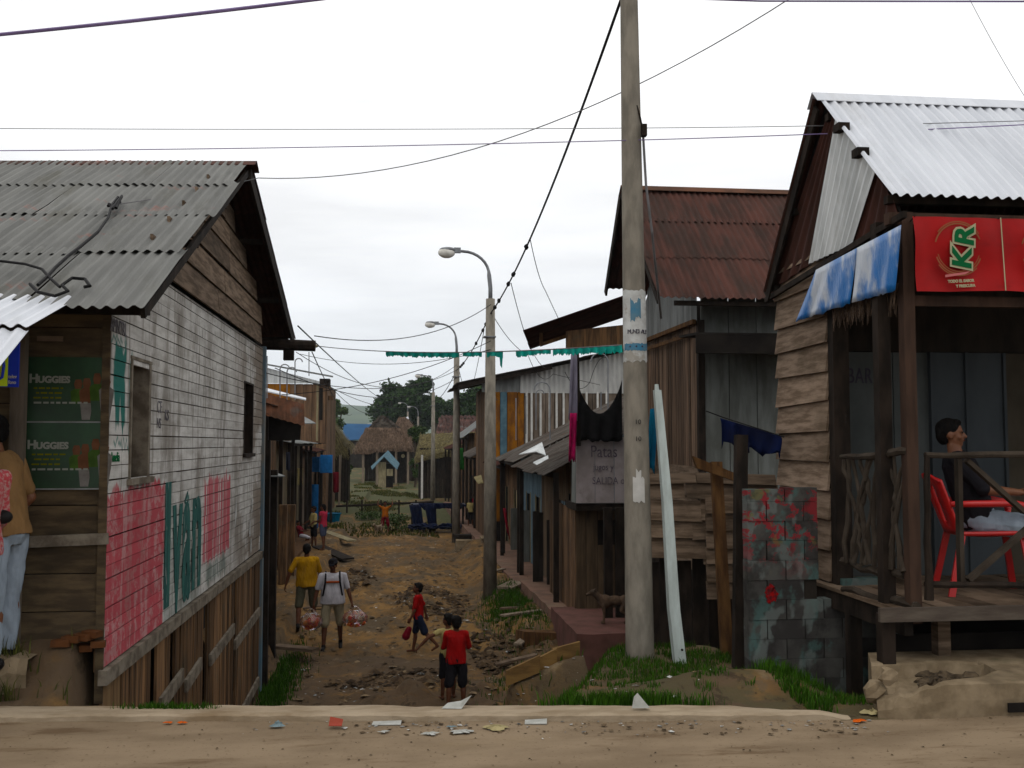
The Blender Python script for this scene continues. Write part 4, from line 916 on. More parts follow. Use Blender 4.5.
# roof posts
for (px, Y, wd, m_, zt) in ((888, 6.62, .088, 'wood_dark', 3.2), (914, 6.38, .080, 'wood_post', 3.22), (1100, 6.38, .08, 'wood_dark', 3.2)):
    c = onY(px, 500, Y); c2 = onY(px+(-2 if px == 914 else 1), 250, Y); b = MB()
    b.slab((c.x-wd/2, Y, ZF-.1), (c.x+wd/2, Y, ZF-.1), (c.x+wd/2+.0, Y, zt), (c.x-wd/2, Y, zt), (0, wd, 0)); b.build('roof_post', m_, H2)
a = onY(914, 295, 6.38).z
b = MB(); b.box((PX0+.1, 6.40, a-.07), (7.2, 6.45, a)); b.box((PX0+.0, 6.40, 3.14), (7.2, 6.47, 3.22)); b.build('roof_beam', 'wood_post', H2)
# veranda railing: side towards the lane (gnarled sticks) and front (rails with diagonals)
def stick(a, c, r0, r1, m_='wood_silver', name='baluster', wob=.02, n=5):
    b = MB(); a, c = V(a), V(c); L_ = [a.lerp(c, i/n)+V((random.uniform(-wob, wob), random.uniform(-wob, wob), random.uniform(-wob, wob)*.5))*(0 < i < n) for i in range(n+1)]
    b.tube(L_, [r0+(r1-r0)*i/n+random.uniform(-.003, .003) for i in range(n+1)], 7); return b.build(name, m_, H2)
s0, s1, s2 = onY(841, 457, 7.25), onY(882, 454, 6.7), onY(908, 451, 6.4)
stick(s0, s1, .020, .028, 'wood_mid', 'hand_rail'); stick(s1, s2, .028, .026, 'wood_mid', 'hand_rail')
random.seed(77)
for (a, c) in (((848, 459), (847, 563)), ((868, 457), (852, 562)), ((876, 456), (874, 566)), ((852, 458), (870, 564)), ((894, 455), (900, 570)), ((906, 453), (891, 569)), ((880, 456), (862, 565)), ((844, 459), (856, 512)), ((856, 512), (853, 563)), ((860, 456), (872, 500)), ((872, 500), (866, 565)), ((872, 458), (858, 512)), ((858, 512), (864, 563)), ((888, 456), (898, 510)), ((898, 510), (890, 568)), ((903, 453), (893, 510)), ((893, 510), (904, 572))):
    Y = lambda px: 7.25-(px-841)/(908-841)*.85
    stick(onY(a[0], a[1], Y(a[0])), onY(c[0], c[1], Y(c[0])), .014, .02, 'wood_mid', wob=.018)
FYR = 6.38
stick(onY(925, 455, FYR), onY(1090, 455, FYR), .022, .022, 'wood_mid', 'hand_rail', .008, 8)
stick(onY(925, 584, FYR), onY(1090, 587, FYR), .022, .02, 'wood_dark', 'foot_rail', .008, 8)
for (a, c) in (((958, 458), (961, 582)), ((966, 460), (1024, 512)), ((968, 580), (1028, 528)), ((1040, 458), (1042, 584))):
    b = MB(); b.beam(onY(a[0], a[1], FYR+.03), onY(c[0], c[1], FYR+.03), .03, .05, up=(0, 1, 0)); b.build('brace', 'wood_mid', H2)
stick(onY(927, 455, FYR), onY(929, 600, FYR), .02, .03, 'wood_dark', 'baluster', .008)
# roof: steep, ridge parallel to the road
RP, RE, RF = onX(816, 98, XR), onX(890, 196, XR), onX(766, 291, XR)
b = MB(); b.roof((XR, RP.y, RP.z), (0, RE.y-RP.y, RE.z-RP.z), (4.5, 0, 0), rows=1, cols=5, pitch=.085, amp=.013, jag=.008, rough=.6); b.build('roof', 'roof_silver', H2)
b = MB(); b.roof((XR, RP.y+.02, RP.z), (0, RF.y-RP.y, RF.z-RP.z), (4.5, 0, 0), rows=1, cols=5, pitch=.085, amp=.013, jag=.0); rf2 = b.build('roof', 'rust_wall', H2)
b = MB(); b.slab((XR-.03, RP.y-.09, RP.z-.05), (7.8, RP.y-.09, RP.z-.05), (7.8, RP.y+.01, RP.z+.045), (XR-.03, RP.y+.01, RP.z+.045), (0, 0, .006)); b.slab((XR-.03, RP.y+.012, RP.z+.045), (7.8, RP.y+.012, RP.z+.045), (7.8, RP.y+.11, RP.z-.06), (XR-.03, RP.y+.11, RP.z-.06), (0, 0, .006)); b.build('ridge_cap', 'roof_silver', rf2)
for y, z in ((RE.y+.12, RE.z+.03), ((RP.y+RE.y)/2, (RP.z+RE.z)/2-.05), (RP.y-.12, RP.z-.17), ((RP.y+RF.y)/2, (RP.z+RF.z)/2-.07), (RF.y-.1, RF.z+.03)):
    b = MB(); b.box((XR+.03, y-.03, z-.055), (7.5, y+.03, z+.0)); b.build('purlin', 'wood_dark', H2)
b = MB(); b.beam((XR+.012, RP.y+.04, RP.z-.06), (XR+.012, RF.y+.02, RF.z-.04), .02, .14); b.build('barge_board', 'wood_dark', H2)
# gable sheets (plane just inside the overhang)
GX = XR+.07
def gsheet(pxs, m_, off=0, pitch=.075):
    P = [onX(px, py, GX-off) for px, py in pxs]; b = MB(); n = 40
    # polygon top edge (P0->P1) and bottom edge (P3->P2), corrugations upright
    vs = []
    for sd in (0, 1):
        for i in range(n+1):
            t = i/n; a, c = P[0].lerp(P[1], t), P[3].lerp(P[2], t); L_ = abs(P[1].y-P[0].y)
            h = .010*math.sin(2*math.pi*t*max(L_, .3)/pitch)+sd*.003
            vs += [a+V((-h, 0, 0)), c+V((-h, 0, 0))]
    K = 2*(n+1)
    fs = [(2*i, 2*i+1, 2*i+3, 2*i+2) for i in range(n)]+[(K+2*i, K+2*i+2, K+2*i+3, K+2*i+1) for i in range(n)]
    fs += [(0, K, K+1, 1), (2*n, 2*n+1, K+2*n+1, K+2*n)]
    b.add(vs, fs); return b.build('gable_sheet', m_, H2)
gsheet([(836, 117), (876, 172), (853, 244), (809, 264)], 'zinc_wall', .02)
gsheet([(829, 112), (838, 118), (810, 264), (770, 292)], 'rust_wall', 0)
gsheet([(874, 168), (893, 199), (898, 215), (852, 246)], 'rust_wall', 0)
b = MB(); pts = [onX(px, py, GX+.03) for px, py in ((826, 105), (892, 197), (900, 214), (768, 292))]; b.slab(*pts, (.02, 0, 0)); b.build('gable_backing', 'dark', H2)
b = MB(); b.beam(onX(766, 300, GX-.04), onX(905, 214, GX-.04), .03, .045); b.build('gable_rail', 'wood_dark', H2)
for (px, py) in ((842, 128), (861, 153)):
    c = onX(px, py, GX-.03); b = MB(); b.box((c.x-.05, c.y-.05, c.z-.03), (c.x+.04, c.y+.05, c.z+.03)); b.build('purlin_end', 'wood_dark', H2)
# blue and silver foil sheets hanging below the gable rail
M['blue_foil'] = mat('blue_silver_foil', (.62, .66, .72), (.035, .19, .48), (1.5, 3.4, 1.7), detail=9, rough=.3, bump=.6, lo_=.42, hi=.58, spec=.5, bscale=(8, 14, 3), dist=.03)
def hang(P, name, m_, parent, wav=.02, n=14, mrows=8, ax=0, fold=3.0, rag=0):
    """cloth hung between the corner points P (top-left, top-right, bottom-right, bottom-left)"""
    b = MB(); P = [V(p) for p in P]; vs = []; ph = random.uniform(0, 6)
    for j in range(mrows+1):
        for i in range(n+1):
            s_, t = i/n, j/mrows
            p = P[0].lerp(P[1], s_).lerp(P[3].lerp(P[2], s_), t)
            wv = wav*t**.5*(math.sin(s_*fold*6.28+ph+t*1.3)+.5*math.sin(s_*fold*14+ph*2))
            d_ = V((0, 0, 0)); d_[ax] = wv
            if j == mrows and rag: d_[2] += random.uniform(-rag, rag)
            vs.append(p+d_)
    m2 = n+1; fs = [(j*m2+i, j*m2+i+1, (j+1)*m2+i+1, (j+1)*m2+i) for j in range(mrows) for i in range(n)]
    b.add(vs, fs)
    o = b.build(name, m_, parent, smooth=True, base=None if parent else P[0])
    md = o.modifiers.new('thick', 'SOLIDIFY'); md.thickness = .004; md.offset = 0
    return o
FX = GX-.06
o = hang([onX(816, 270, FX), onX(857, 248, FX), onX(850, 303, FX), onX(797, 322, FX)], 'foil_sheet', 'blue_foil', None, .012, rag=.01); tag(o, 'crinkled blue and silver sheet hanging under the gable, left of two', 'plastic sheet', 'blue and silver sheets hanging from the bar gable')
o = hang([onX(857, 248, FX-.01), onX(901, 225, FX-.01), onX(894, 291, FX-.01), onX(850, 303, FX-.01)], 'foil_sheet', 'blue_foil', None, .012, rag=.01); tag(o, 'crinkled blue and silver sheet hanging under the gable, right of two', 'plastic sheet', 'blue and silver sheets hanging from the bar gable')
# ragged palm fringe below the foil
b = MB()
for i in range(330):
    f = random.random(); px = 832+f*68; py = 306-f*22+random.uniform(-3, 5); a = onX(px, py, FX+.05+random.uniform(0, .10))
    ln = random.uniform(.06, .20); d_ = V((random.uniform(-.03, .03), random.uniform(-.05, .05), -ln)); sd = V((0, .008, 0))
    b.add([a-sd, a+sd, a+d_+sd*.3, a+d_-sd*.3], [(0, 1, 2, 3)])
b.build('palm_fringe', 'thatch', H2)
# red soft-drink banner
BNY = 6.30; bx0 = xq(914, 260, BNY); bz1, bz0 = onY(950, 217, BNY).z, onY(950, 291, BNY).z
T = thing('red_banner', 'long red advertising banner with green two-letter logo hanging under the veranda roof', 'banner', (bx0, BNY, bz0))
W = 1.9; b = MB(); n = 60; vs = []
def bsurf(x, z):
    t = (bz1-z)/(bz1-bz0); return BNY+.010*math.sin(x*9)*t+.006*math.sin(x*23+z*9)+.010*math.sin(z*14)
rows = 10
for j in range(rows+1):
    for i in range(n+1):
        x = bx0+.012*j/rows+W*i/n; z = bz1+(bz0-bz1)*j/rows+.006*math.sin(x*5)*(j > 0); vs.append(V((x, bsurf(x, z), z)))
b.add(vs, [(j*(n+1)+i, j*(n+1)+i+1, (j+1)*(n+1)+i+1, (j+1)*(n+1)+i) for j in range(rows) for i in range(n)])
o = b.build('sheet', 'banner_red', T, smooth=True)
BZ = lambda py: onY(950, py, BNY).z; BX = lambda px: onY(px, 260, BNY).x
def logo(dx):
    # tilted ring, drawn twice broken
    for r, th, a0, a1 in ((.170, .005, .4, 2.9), (.183, .004, .6, 2.5), (.170, .005, 3.5, 5.9), (.183, .004, 3.8, 5.5), (.155, .003, 3.4, 6.0)):
        q = MB(); cx, cz = BX(957)+dx, BZ(249); n = 26
        vs = []
        for i in range(n+1):
            a = a0+(a1-a0)*i/n
            for rr in (r-th, r+th): vs.append(V((cx+math.cos(a)*rr*.98, BNY-.022, cz+math.sin(a)*rr)))
        q.add(vs, [(2*i, 2*i+1, 2*i+3, 2*i+2) for i in range(n)]); q.build('printed_ring', 'ring_print', T)
    rot = ROT_FRONT @ Matrix.Rotation(math.pi/2-.04, 3, 'Z')
    for m_, bo, off in (('logo_edge', .019, -.024), ('logo_green', .006, -.028)):
        text('logo_letter', 'K', .185, (BX(968)+dx, BNY+off, BZ(270)), rot, m_, T, bold=bo, shear=.12, xs=1.12)
        text('logo_letter', 'R', .185, (BX(971)+dx, BNY+off-.0005, BZ(247)), rot, m_, T, bold=bo, shear=.12, xs=1.12)
    r2 = ROT_FRONT @ Matrix.Rotation(.06, 3, 'Z')
    q = MB(); q.slab((BX(943)+dx, BNY-.024, BZ(278)), (BX(963)+dx, BNY-.024, BZ(274.5)), (BX(968)+dx, BNY-.024, BZ(271.5)), (BX(943)+dx, BNY-.024, BZ(275.5)), (0, .002, 0)); q.build('printed_ribbon', 'logo_pink', T)
    text('small_lettering', 'TODO EL SABOR', .027, (BX(945.5)+dx, BNY-.024, BZ(283.5)), r2, 'logo_edge', T, bold=.0012, xs=.9)
    text('small_lettering', 'Y FRESCURA', .027, (BX(953.5)+dx, BNY-.024, BZ(288)), r2, 'logo_edge', T, bold=.0012, xs=.9)
logo(0); logo(BX(1043)-BX(957))
q = MB(); q.slab((BX(999.5), BNY-.022, BZ(217)), (BX(1000.5), BNY-.022, BZ(217)), (BX(1003.5), BNY-.022, BZ(290)), (BX(1002.5), BNY-.022, BZ(290)), (0, .002, 0)); q.build('seam', 'logo_edge', T)
for px in (916, 1000, 1080):
    q = MB(); c = BX(px); q.tube([(c, BNY, bz1), (c+.01, 6.40, 3.15)], .004, 5); q.build('string', 'cable', T)
# broken birds/wasp clump on the roof at the right edge
c = onY(1018, 161, 7.0); random.seed(3); b = MB()
for i in range(5): b.ball(c+V((random.uniform(-.05, .05), random.uniform(-.03, .03), random.uniform(-.03, .03))), random.uniform(.015, .03), 6, 4, jit=.25)
tag(b.build('roof_debris', 'wood_brown', base=c), 'small brown clump of rubbish lying on the bright corrugated roof', 'debris')

# red chair
random.seed(30)
CH = thing('plastic_chair', 'red moulded plastic armchair on the bar veranda', 'chair', (onY(955, 560, 7.0).x+.235, 7.02, ZF))
cx, cy = CH.location.x, CH.location.y
C_ = lambda x, y, z: V((cx+x, cy+y, ZF+z))            # chair faces +X
b = MB(); vs = []
for i in range(9):
    for j in range(9):
        u, v = i/8, j/8; vs.append(C_(-.22+.46*u, -.23+.46*v, .43-.03*math.sin(math.pi*v)*math.sin(math.pi*u)+.015*u))
b.add(vs, [(i*9+j, i*9+j+1, (i+1)*9+j+1, (i+1)*9+j) for i in range(8) for j in range(8)])
o = b.build('seat', 'red_plastic', CH, smooth=True); md = o.modifiers.new('t', 'SOLIDIFY'); md.thickness = .03
b = MB(); vs = []
for i in range(11):
    for j in range(9):
        u, v = i/10, j/8; wd = .24+.03*math.sin(u*2.4)
        zt = .44+.44*u-(.05*(2*v-1)**2 if i == 10 else 0)
        vs.append(C_(-.22-.15*u-.04*math.sin(math.pi*v)+.02, (2*v-1)*wd, zt))
fs = [(i*9+j, i*9+j+1, (i+1)*9+j+1, (i+1)*9+j) for i in range(10) for j in range(8) if not (2 <= i < 8 and j in (2, 5))]
b.add(vs, fs); o = b.build('backrest', 'red_plastic', CH, smooth=True); md = o.modifiers.new('t', 'SOLIDIFY'); md.thickness = .018
for sx, sy in ((-1, -1), (-1, 1), (1, -1), (1, 1)):
    b = MB(); x0, x1 = (-.20, -.29) if sx < 0 else (.21, .27)
    b.slab(C_(x0-.02, sy*.22-.015, .43), C_(x0+.025, sy*.22-.015, .43), C_(x0+.025, sy*.22+.015, .43), C_(x0-.02, sy*.22+.015, .43), (x1-x0, sy*.04, -.43)); b.build('leg', 'red_plastic', CH)
for sy in (-1, 1):
    b = MB(); y = sy*.27; b.tube([C_(-.28, y, .66), C_(-.1, y, .665), C_(.14, y, .67), C_(.22, y, .655), C_(.255, y, .60), C_(.24, y, .50), C_(.21, y*.9, .42)], [.022, .025, .026, .026, .024, .022, .022], 10); b.build('armrest', 'red_plastic', CH, smooth=True)
CH.rotation_euler = (0, 0, R_(-17))

# ================================================================== CONCRETE SLAB at right (broken culvert cover)
random.seed(31)
T = thing('broken_slab', 'thick broken concrete culvert slab with a hole beside the road', 'concrete slab', (3.4, 6.3, 0))
Xa = onZ(872, 716, 0).x; zt = .198
outer = [(Xa-.02, 5.80), (3.2, 5.775), (3.7, 5.77), (4.6, 5.76), (7, 5.75)]
b = MB()
# top surface strips leaving the broken hole open towards the left end
def topz(x, y): return zt+.006*fbm(x*3, y*3, 1)
hole = [onZ(px, py, zt) for px, py in ((878, 664), (905, 662), (940, 662), (968, 664), (985, 670), (975, 676), (945, 679), (915, 683))]
yb = 6.72; yf_ = 5.80
H_ = [(p.x, p.y) for p in hole]
n = 26; xs_ = [Xa+(i/n)*(H_[4][0]-Xa) for i in range(n+1)]
def backedge(x):
    P = [H_[0], H_[1], H_[2], H_[3], H_[4]]
    if x <= P[0][0]: return P[0][1]
    for a, c in zip(P, P[1:]):
        if a[0] <= x <= c[0]: return a[1]+(c[1]-a[1])*(x-a[0])/(c[0]-a[0])
    return P[-1][1]
def frontedge(x):
    P = [H_[7], H_[6], H_[5], H_[4]]
    if x <= P[0][0]: return P[0][1]-.0
    for a, c in zip(P, P[1:]):
        if a[0] <= x <= c[0]: return a[1]+(c[1]-a[1])*(x-a[0])/(c[0]-a[0])
    return P[-1][1]
def strip(b, x0, x1, y0a, y1a, y0b, y1b, z=None, zb=-.4):
    q = [V((x0, y0a, zt if z is None else z)), V((x1, y0b, zt if z is None else z)), V((x1, y1b, zt if z is None else z)), V((x0, y1a, zt if z is None else z))]
    b.slab(*q, (0, 0, zb-(zt if z is None else z)))
def face(b, poly): b.add(poly, [tuple(range(len(poly)))])
# front mass with broken left part lower
gridx = [Xa+i*.045 for i in range(0, 100)]
F = MB(); vs = []; cols = []
for x in gridx:
    fe, be = frontedge(x), backedge(x); inh = x < H_[4][0]
    broken = x < Xa+.42
    r = lambda a: random.uniform(-a, a)
    fy = yf_+.0-.012*(x-Xa); 
    ins = max(0, .10-(x-Xa)*.8) 
    zf = zt if not broken else zt*(.50+.9*(x-Xa)/.42*.5)+r(.012)
    if inh:
        ring = [V((x, fy+r(.004), -.3)), V((x, fy+r(.005)+ins*.3, zf*.5)), V((x, fy+.012+ins+r(.004), zf-.008)), V((x, fy+.05+ins, zf+.0)), V((x, fe-.02 if fe-.02 > fy+.07+ins else fy+.07+ins, zf+(0 if not broken else r(.01)))), V((x, fe+.02+r(.01), zf*.62+r(.01))), V((x, (fe+be)/2+r(.02), .075+r(.015))), V((x, be-.02+r(.01), .11+r(.012))), V((x, be, zt-.012)), V((x, be+.02, zt)), V((x, yb, zt)), V((x, yb+.01, -.5))]
    else:
        ring = [V((x, fy, -.3)), V((x, fy+r(.003), zt*.5)), V((x, fy+.012, zt-.01)), V((x, fy+.03, zt)), V((x, fy+.15, zt)), V((x, 6.1, zt)), V((x, 6.2, zt)), V((x, 6.3, zt)), V((x, 6.4, zt)), V((x, 6.5, zt)), V((x, yb, zt)), V((x, yb+.01, -.5))]
    cols.append(ring)
for c in cols:
    for p in c: p.x += max(0, p.y-5.8)*.42*(1-sstep(0, 1.6, p.x-Xa))
vs = [p for c in cols for p in c]; K = 12
F.add(vs, [(i*K+k, (i+1)*K+k, (i+1)*K+k+1, i*K+k+1) for i in range(len(cols)-1) for k in range(K-1)]+[tuple(range(K))[::-1]])
F.build('slab', 'slab', T)
q = onY(1012, 706, 5.765); b = MB(); b.box((q.x-.03, 5.752, .03), (q.x+.2, 5.764, .085)); b.build('drain_hole', 'dark', T)
for i, (px, py, r_) in enumerate(((872, 690, .10), (882, 672, .075), (893, 700, .08))):
    c = onY(px, py, 5.95); b = MB(); b.ball(V((c.x+.03, 5.97-.04*i, max(.02, c.z)-.02)), (r_*.75, r_*.6, r_*.7), 7, 5, jit=.3); b.build('broken_edge', 'slab', T)

# rubble filling the broken hollow, its colour darkened for the shade inside
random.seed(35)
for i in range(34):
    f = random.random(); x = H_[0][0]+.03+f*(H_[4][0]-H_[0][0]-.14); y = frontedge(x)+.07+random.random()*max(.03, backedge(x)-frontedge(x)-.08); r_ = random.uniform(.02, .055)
    b = MB(); b.ball((x+max(0, y-5.8)*.42*(1-sstep(0, 1.6, x-Xa)), y, .085+random.uniform(0, .045)), (r_*1.2, r_, r_*.8), 7, 5, jit=.3); b.build('rubble', 'shaded_rubble', T)
# ================================================================== PAINTED BLOCK WALL
random.seed(32)
BWY = 7.48
H3 = thing('block_wall', 'stained block wall with peeling red and green paint in front of the bar', 'wall', (xq(790, 650, BWY), BWY, -.4))
def bw_paint(nt, co, col, noise, rng, mix):
    col = mix(rng(noise((3.2, 1, 2.6), 4, .6, co), .52, .60, 0, .8), col, (.06, .11, .10))
    col = mix(rng(noise((4.0, 1, 3.0), 3, .5, co), .53, .58, 0, .6), col, (.13, .15, .14))
    s = N(nt, 'ShaderNodeSeparateXYZ'); L(nt, co, s.inputs[0])
    hi_ = rng(s.outputs['Z'], .95, 1.4); f = N(nt, 'ShaderNodeMath', operation='MULTIPLY'); L(nt, hi_, f.inputs[0]); L(nt, rng(noise((7, 1, 8), 5, .7, co), .51, .56), f.inputs[1])
    col = mix(f.outputs[0], col, (.19, .022, .026))
    f2 = N(nt, 'ShaderNodeMath', operation='MULTIPLY'); L(nt, hi_, f2.inputs[0]); L(nt, rng(noise((4.5, 2, 4.4), 3, .5, co), .58, .61, 0, .7), f2.inputs[1])
    return mix(f2.outputs[0], col, (.11, .105, .04))
M['block_wall'] = mat('stained_blocks', (.095, .092, .085), (.045, .042, .04), (3, 3, 3), var=.10, bump=.6, paint=bw_paint, layers=(((.025, .024, .022), (2.4, 2.4, 2.0), .50, .64, .75),))
b = MB(); x0, x1 = xq(748, 550, BWY), xq(818, 550, BWY); x2 = 3.85; z = -.75; r_ = 0
ztop = onY(780, 487, BWY).z; zmid = onY(830, 600, BWY).z
hx0, hx1, hz0, hz1 = xq(804, 590, BWY), xq(836, 590, BWY), onY(820, 604, BWY).z, onY(820, 577, BWY).z
while z < ztop:
    h = .15; x = x0-(.0 if r_ % 2 else .15); xe = x1 if z > hz1-.03 else x2
    while x < xe:
        a, c = max(x, x0)+random.uniform(0, .004), min(x+.295, xe)
        zt_ = min(z+h, ztop+random.uniform(-.02, .02))
        if c > a+.02:
            if c > hx0 and a < hx1+.02 and z > hz0-.06 and z < hz1-.04:
                if a < hx0-.03: c = hx0
                else: x += .30; continue
            b.box((a, BWY+random.uniform(-.008, .006), z+.0012), (c-.001, BWY+.12, zt_-.0012))
        x += .30
    z += h; r_ += 1
b.build('blocks', 'block_wall', H3)
b = MB(); b.box((x0+.01, BWY+.014, -.8), (x1-.01, BWY+.11, ztop-.05)); b.box((x1-.02, BWY+.014, -.8), (x2-.01, BWY+.11, hz0-.05)); b.build('mortar', 'dim', H3)
c = onY(771, 594, BWY-.01); b = MB(); n = 40
b.add([c+V((math.cos(i/n*6.28)*.055*(.75+.45*mnoise.noise(V((math.cos(i/n*6.28)*1.6, math.sin(i/n*6.28)*1.6, 4)))+.25*random.uniform(-.5, 1)), 0, math.sin(i/n*6.28)*.09*(.8+.4*mnoise.noise(V((math.cos(i/n*6.28)*2, math.sin(i/n*6.28)*2, 9)))+.2*random.uniform(-.5, 1)))) for i in range(n)]+[c], [(i, (i+1) % n, n) for i in range(n)]); b.build('red_paint_patch', mat('red_paint_splash', (.30, .018, .022), (.09, .02, .022), (30, 30, 30), bump=.2), H3)

# posts, planks and hung cloths before the middle house
a, c = onY(658, 390, 8.15), onY(682, 671, 8.0); m_ = onY(675, 610, 8.03)
T = MB(); wtop, wbot = .058, .092
mid = [(a, wtop), (onY(668, 500, 8.1), .075), (m_, .088), (c, wbot)]
for (p, wa), (q, wb) in zip(mid, mid[1:]): T.slab(p+V((-wa/2, 0, 0)), p+V((wa/2, 0, 0)), p+V((wa/2, wa, 0)), p+V((-wa/2, wa, 0)), q-p)
T.v = []; T.f = []
for i, (p, wa) in enumerate(mid):
    T.v += [p+V((-wa/2, 0, 0)), p+V((wa/2, 0, 0)), p+V((wa/2, wa, 0)), p+V((-wa/2, wa, 0))]
for i in range(3):
    for k_ in range(4): T.f.append((i*4+k_, i*4+(k_+1) % 4, (i+1)*4+(k_+1) % 4, (i+1)*4+k_))
T.f += [(0, 1, 2, 3), (15, 14, 13, 12)]
R_P = thing('leaning_post', 'pale painted wooden post leaning on the bank right of concrete pole', 'post', c)
T.build('post', 'pale_post', R_P); b = MB(); b.tube([a+V((0, .03, -.02)), a+V((-.005, .03, .05))], [.022, .016], 8); b.build('post_tip', 'pale_post', R_P)
b = MB(); b.tube([c+V((.0, -.004, .17)), c+V((.0, -.014, .17))], .010, 8); b.build('bolt', 'wood_dark', R_P)
def polebox(px0, py0, px1, py1, Y, wd, m_, name, label, cat):
    a, c = onY(px0, py0, Y), onY(px1, py1, Y-.1); b = MB(); b.beam(a, c, wd, wd*.8, up=(0, 1, 0)); return tag(b.build(name, m_, base=c), label, cat)
polebox(741, 435, 739, 668, 7.9, .095, 'wood_dark', 'timber_post', 'thick dark timber post standing left of the painted block wall', 'post')
a, c = onY(716, 462, 8.6), onY(727, 660, 8.35); b = MB(); b.beam(a, c, .10, .05, up=(0, 1, 0)); tag(b.build('leaning_plank', 'wood_brown', base=c), 'reddish brown plank leaning between pale post and dark timber post', 'plank')
b = MB(); b.slab(onY(693, 456, 8.5), onY(735, 473, 8.4), onY(735, 481, 8.4), onY(697, 468, 8.5), (0, .05, 0)); tag(b.build('bent_plank', 'wood_brown', base=onY(700, 462, 8.5)), 'short brown board nailed across the leaning plank', 'plank')
o = hang([onY(720, 418, 8.9), onY(781, 436, 8.4), onY(780, 456, 8.4), onY(722, 444, 8.9)], 'hung_tarpaulin', 'navy_cloth', None, .07, ax=1, rag=.05, fold=4); tag(o, 'folded dark blue tarpaulin hung on a line before grey boards', 'tarpaulin')
b = MB(); b.tube([onY(706, 411, 8.9), onY(722, 417, 8.87), onY(784, 437, 8.35)], .006, 6); tag(b.build('washing_line', 'cable', base=onY(722, 417, 8.87)), 'thin line holding the dark blue tarpaulin', 'line')
o = hang([onY(650, 409, 8.5), onY(658, 408, 8.5), onY(655, 472, 8.5), onY(646, 468, 8.5)], 'hanging_cloth', 'blue_cloth', None, .025, n=8, ax=1, rag=.03, fold=1.3); tag(o, 'turquoise cloth hanging between concrete pole and pale leaning post', 'cloth')

# ================================================================== MIDDLE HOUSE
random.seed(33)
H4 = thing('rusty_roof_house', 'tall board house with dark red rusted corrugated roof behind the pole', 'house', (3.7, 12, -1.6))
MX = 4.0; MN = 13.0; MF = 16.4
rp, re, rf_ = V((3.3, 14.57, 5.45)), V((3.3, 12.37, 3.50)), V((3.3, 15.75, 4.15))
b = MB(); b.roof(rp, re-rp, (5.2, 0, 0), rows=3, cols=6, pitch=.095, amp=.014, jag=.015); b.build('roof', 'roof_rust', H4)
b = MB(); b.roof(rp+V((0, .03, 0)), rf_-rp, (5.2, 0, 0), rows=2, cols=6, pitch=.095, amp=.014); b.build('roof', 'rust_wall', H4)
b = MB(); b.slab((3.28, 14.42, 5.42), (8.5, 14.42, 5.42), (8.5, 14.57, 5.52), (3.28, 14.57, 5.52), (0, 0, .006)); b.slab((3.28, 14.572, 5.52), (8.5, 14.572, 5.52), (8.5, 14.75, 5.38), (3.28, 14.75, 5.38), (0, 0, .006)); b.build('ridge_cap', 'roof_orange', H4)
b = MB(); b.beam(V((3.28, 14.6, 5.36)), V((3.28, 15.72, 4.05)), .03, .13); b.build('barge_board', 'wood_dark', H4); b = MB(); b.beam(V((3.28, 14.5, 5.36)), V((3.28, 12.42, 3.46)), .03, .08); b.build('barge_board', 'wood_dark', H4)
# side wall: zinc in the gable, upright slats, lapped boards below
b = MB()
g0 = onX(645, 333, MX-.03); g1 = onX(700, 317, MX-.03)
b.corr((MX-.03, MN+.1, 3.05), (0, 0, .95), (0, 2.9, 0), .09, .011); 
vs = []; n = 60
b = MB()
for sd in (0, 1):
    for i in range(n+1):
        y = MN+.05+i/n*3.3; h = .011*math.sin(y/.09*6.28)+sd*.003; top = min(5.45-(14.57-y)*.886, 5.45-(y-14.57)*1.10)-.12
        zb_ = 3.30+.03*(y-MN)/2.9; vs += [V((MX-.03-h, y, zb_)), V((MX-.03-h, y, max(zb_+.05, top)))]
K = 2*(n+1); b.add(vs, [(2*i, 2*i+1, 2*i+3, 2*i+2) for i in range(n)]+[(K+2*i, K+2*i+2, K+2*i+3, K+2*i+1) for i in range(n)]); b.build('gable_sheet', 'zinc_dull', H4)
b = MB(); b.beam((MX-.08, MN-.0, 3.28), (MX-.08, MF, 3.30), .05, .06); b.beam((MX-.1, MN+.3, 3.12), (MX-.1, MF, 3.15), .03, .05); b.build('wall_rail', 'wood_brown', H4)
b = MB(); b.boards_v((MX, MN, 0), (0, 1, 0), MF-MN, 1.28, 3.30, bw=.085, th=.02, gap=.014, nrm=(-1, 0, 0), jit=.02, wj=.3); b.build('side_wall', 'wood_slat' if 'wood_slat' in M else M.setdefault('wood_slat', mat('pinkish_slat', (.19, .135, .10), (.085, .06, .045), (18, 18, 1.2), var=.45, bump=.35)), H4)
b = MB(); b.boards_h((MX-.0, MN, 0), (0, 1, 0), MF-MN, -.05, 1.30, bh=.19, th=.022, lap=.05, gap=.006, nrm=(-1, 0, 0), joint=1.7, sagj=.03); b.build('side_wall', 'wood_h', H4)
b = MB(); b.box((MX+.012, MN+.03, -2.2), (MX+.04, MF, 3.28)); b.build('wall_backing', 'dark', H4); b = MB(); b.box((MX+.05, MF-.03, -2), (8.6, MF, 4.0)); b.build('back_wall', 'dark', H4)
b = MB(); b.boards_v((MX-.01, MN-.3, 0), (0, 1, 0), MF-MN+.3, -2.1, -.02, bw=.17, th=.02, gap=.015, nrm=(-1, 0, 0), jit=.03, skip=.06); b.build('stilt_skirting', 'wood_dark', H4)
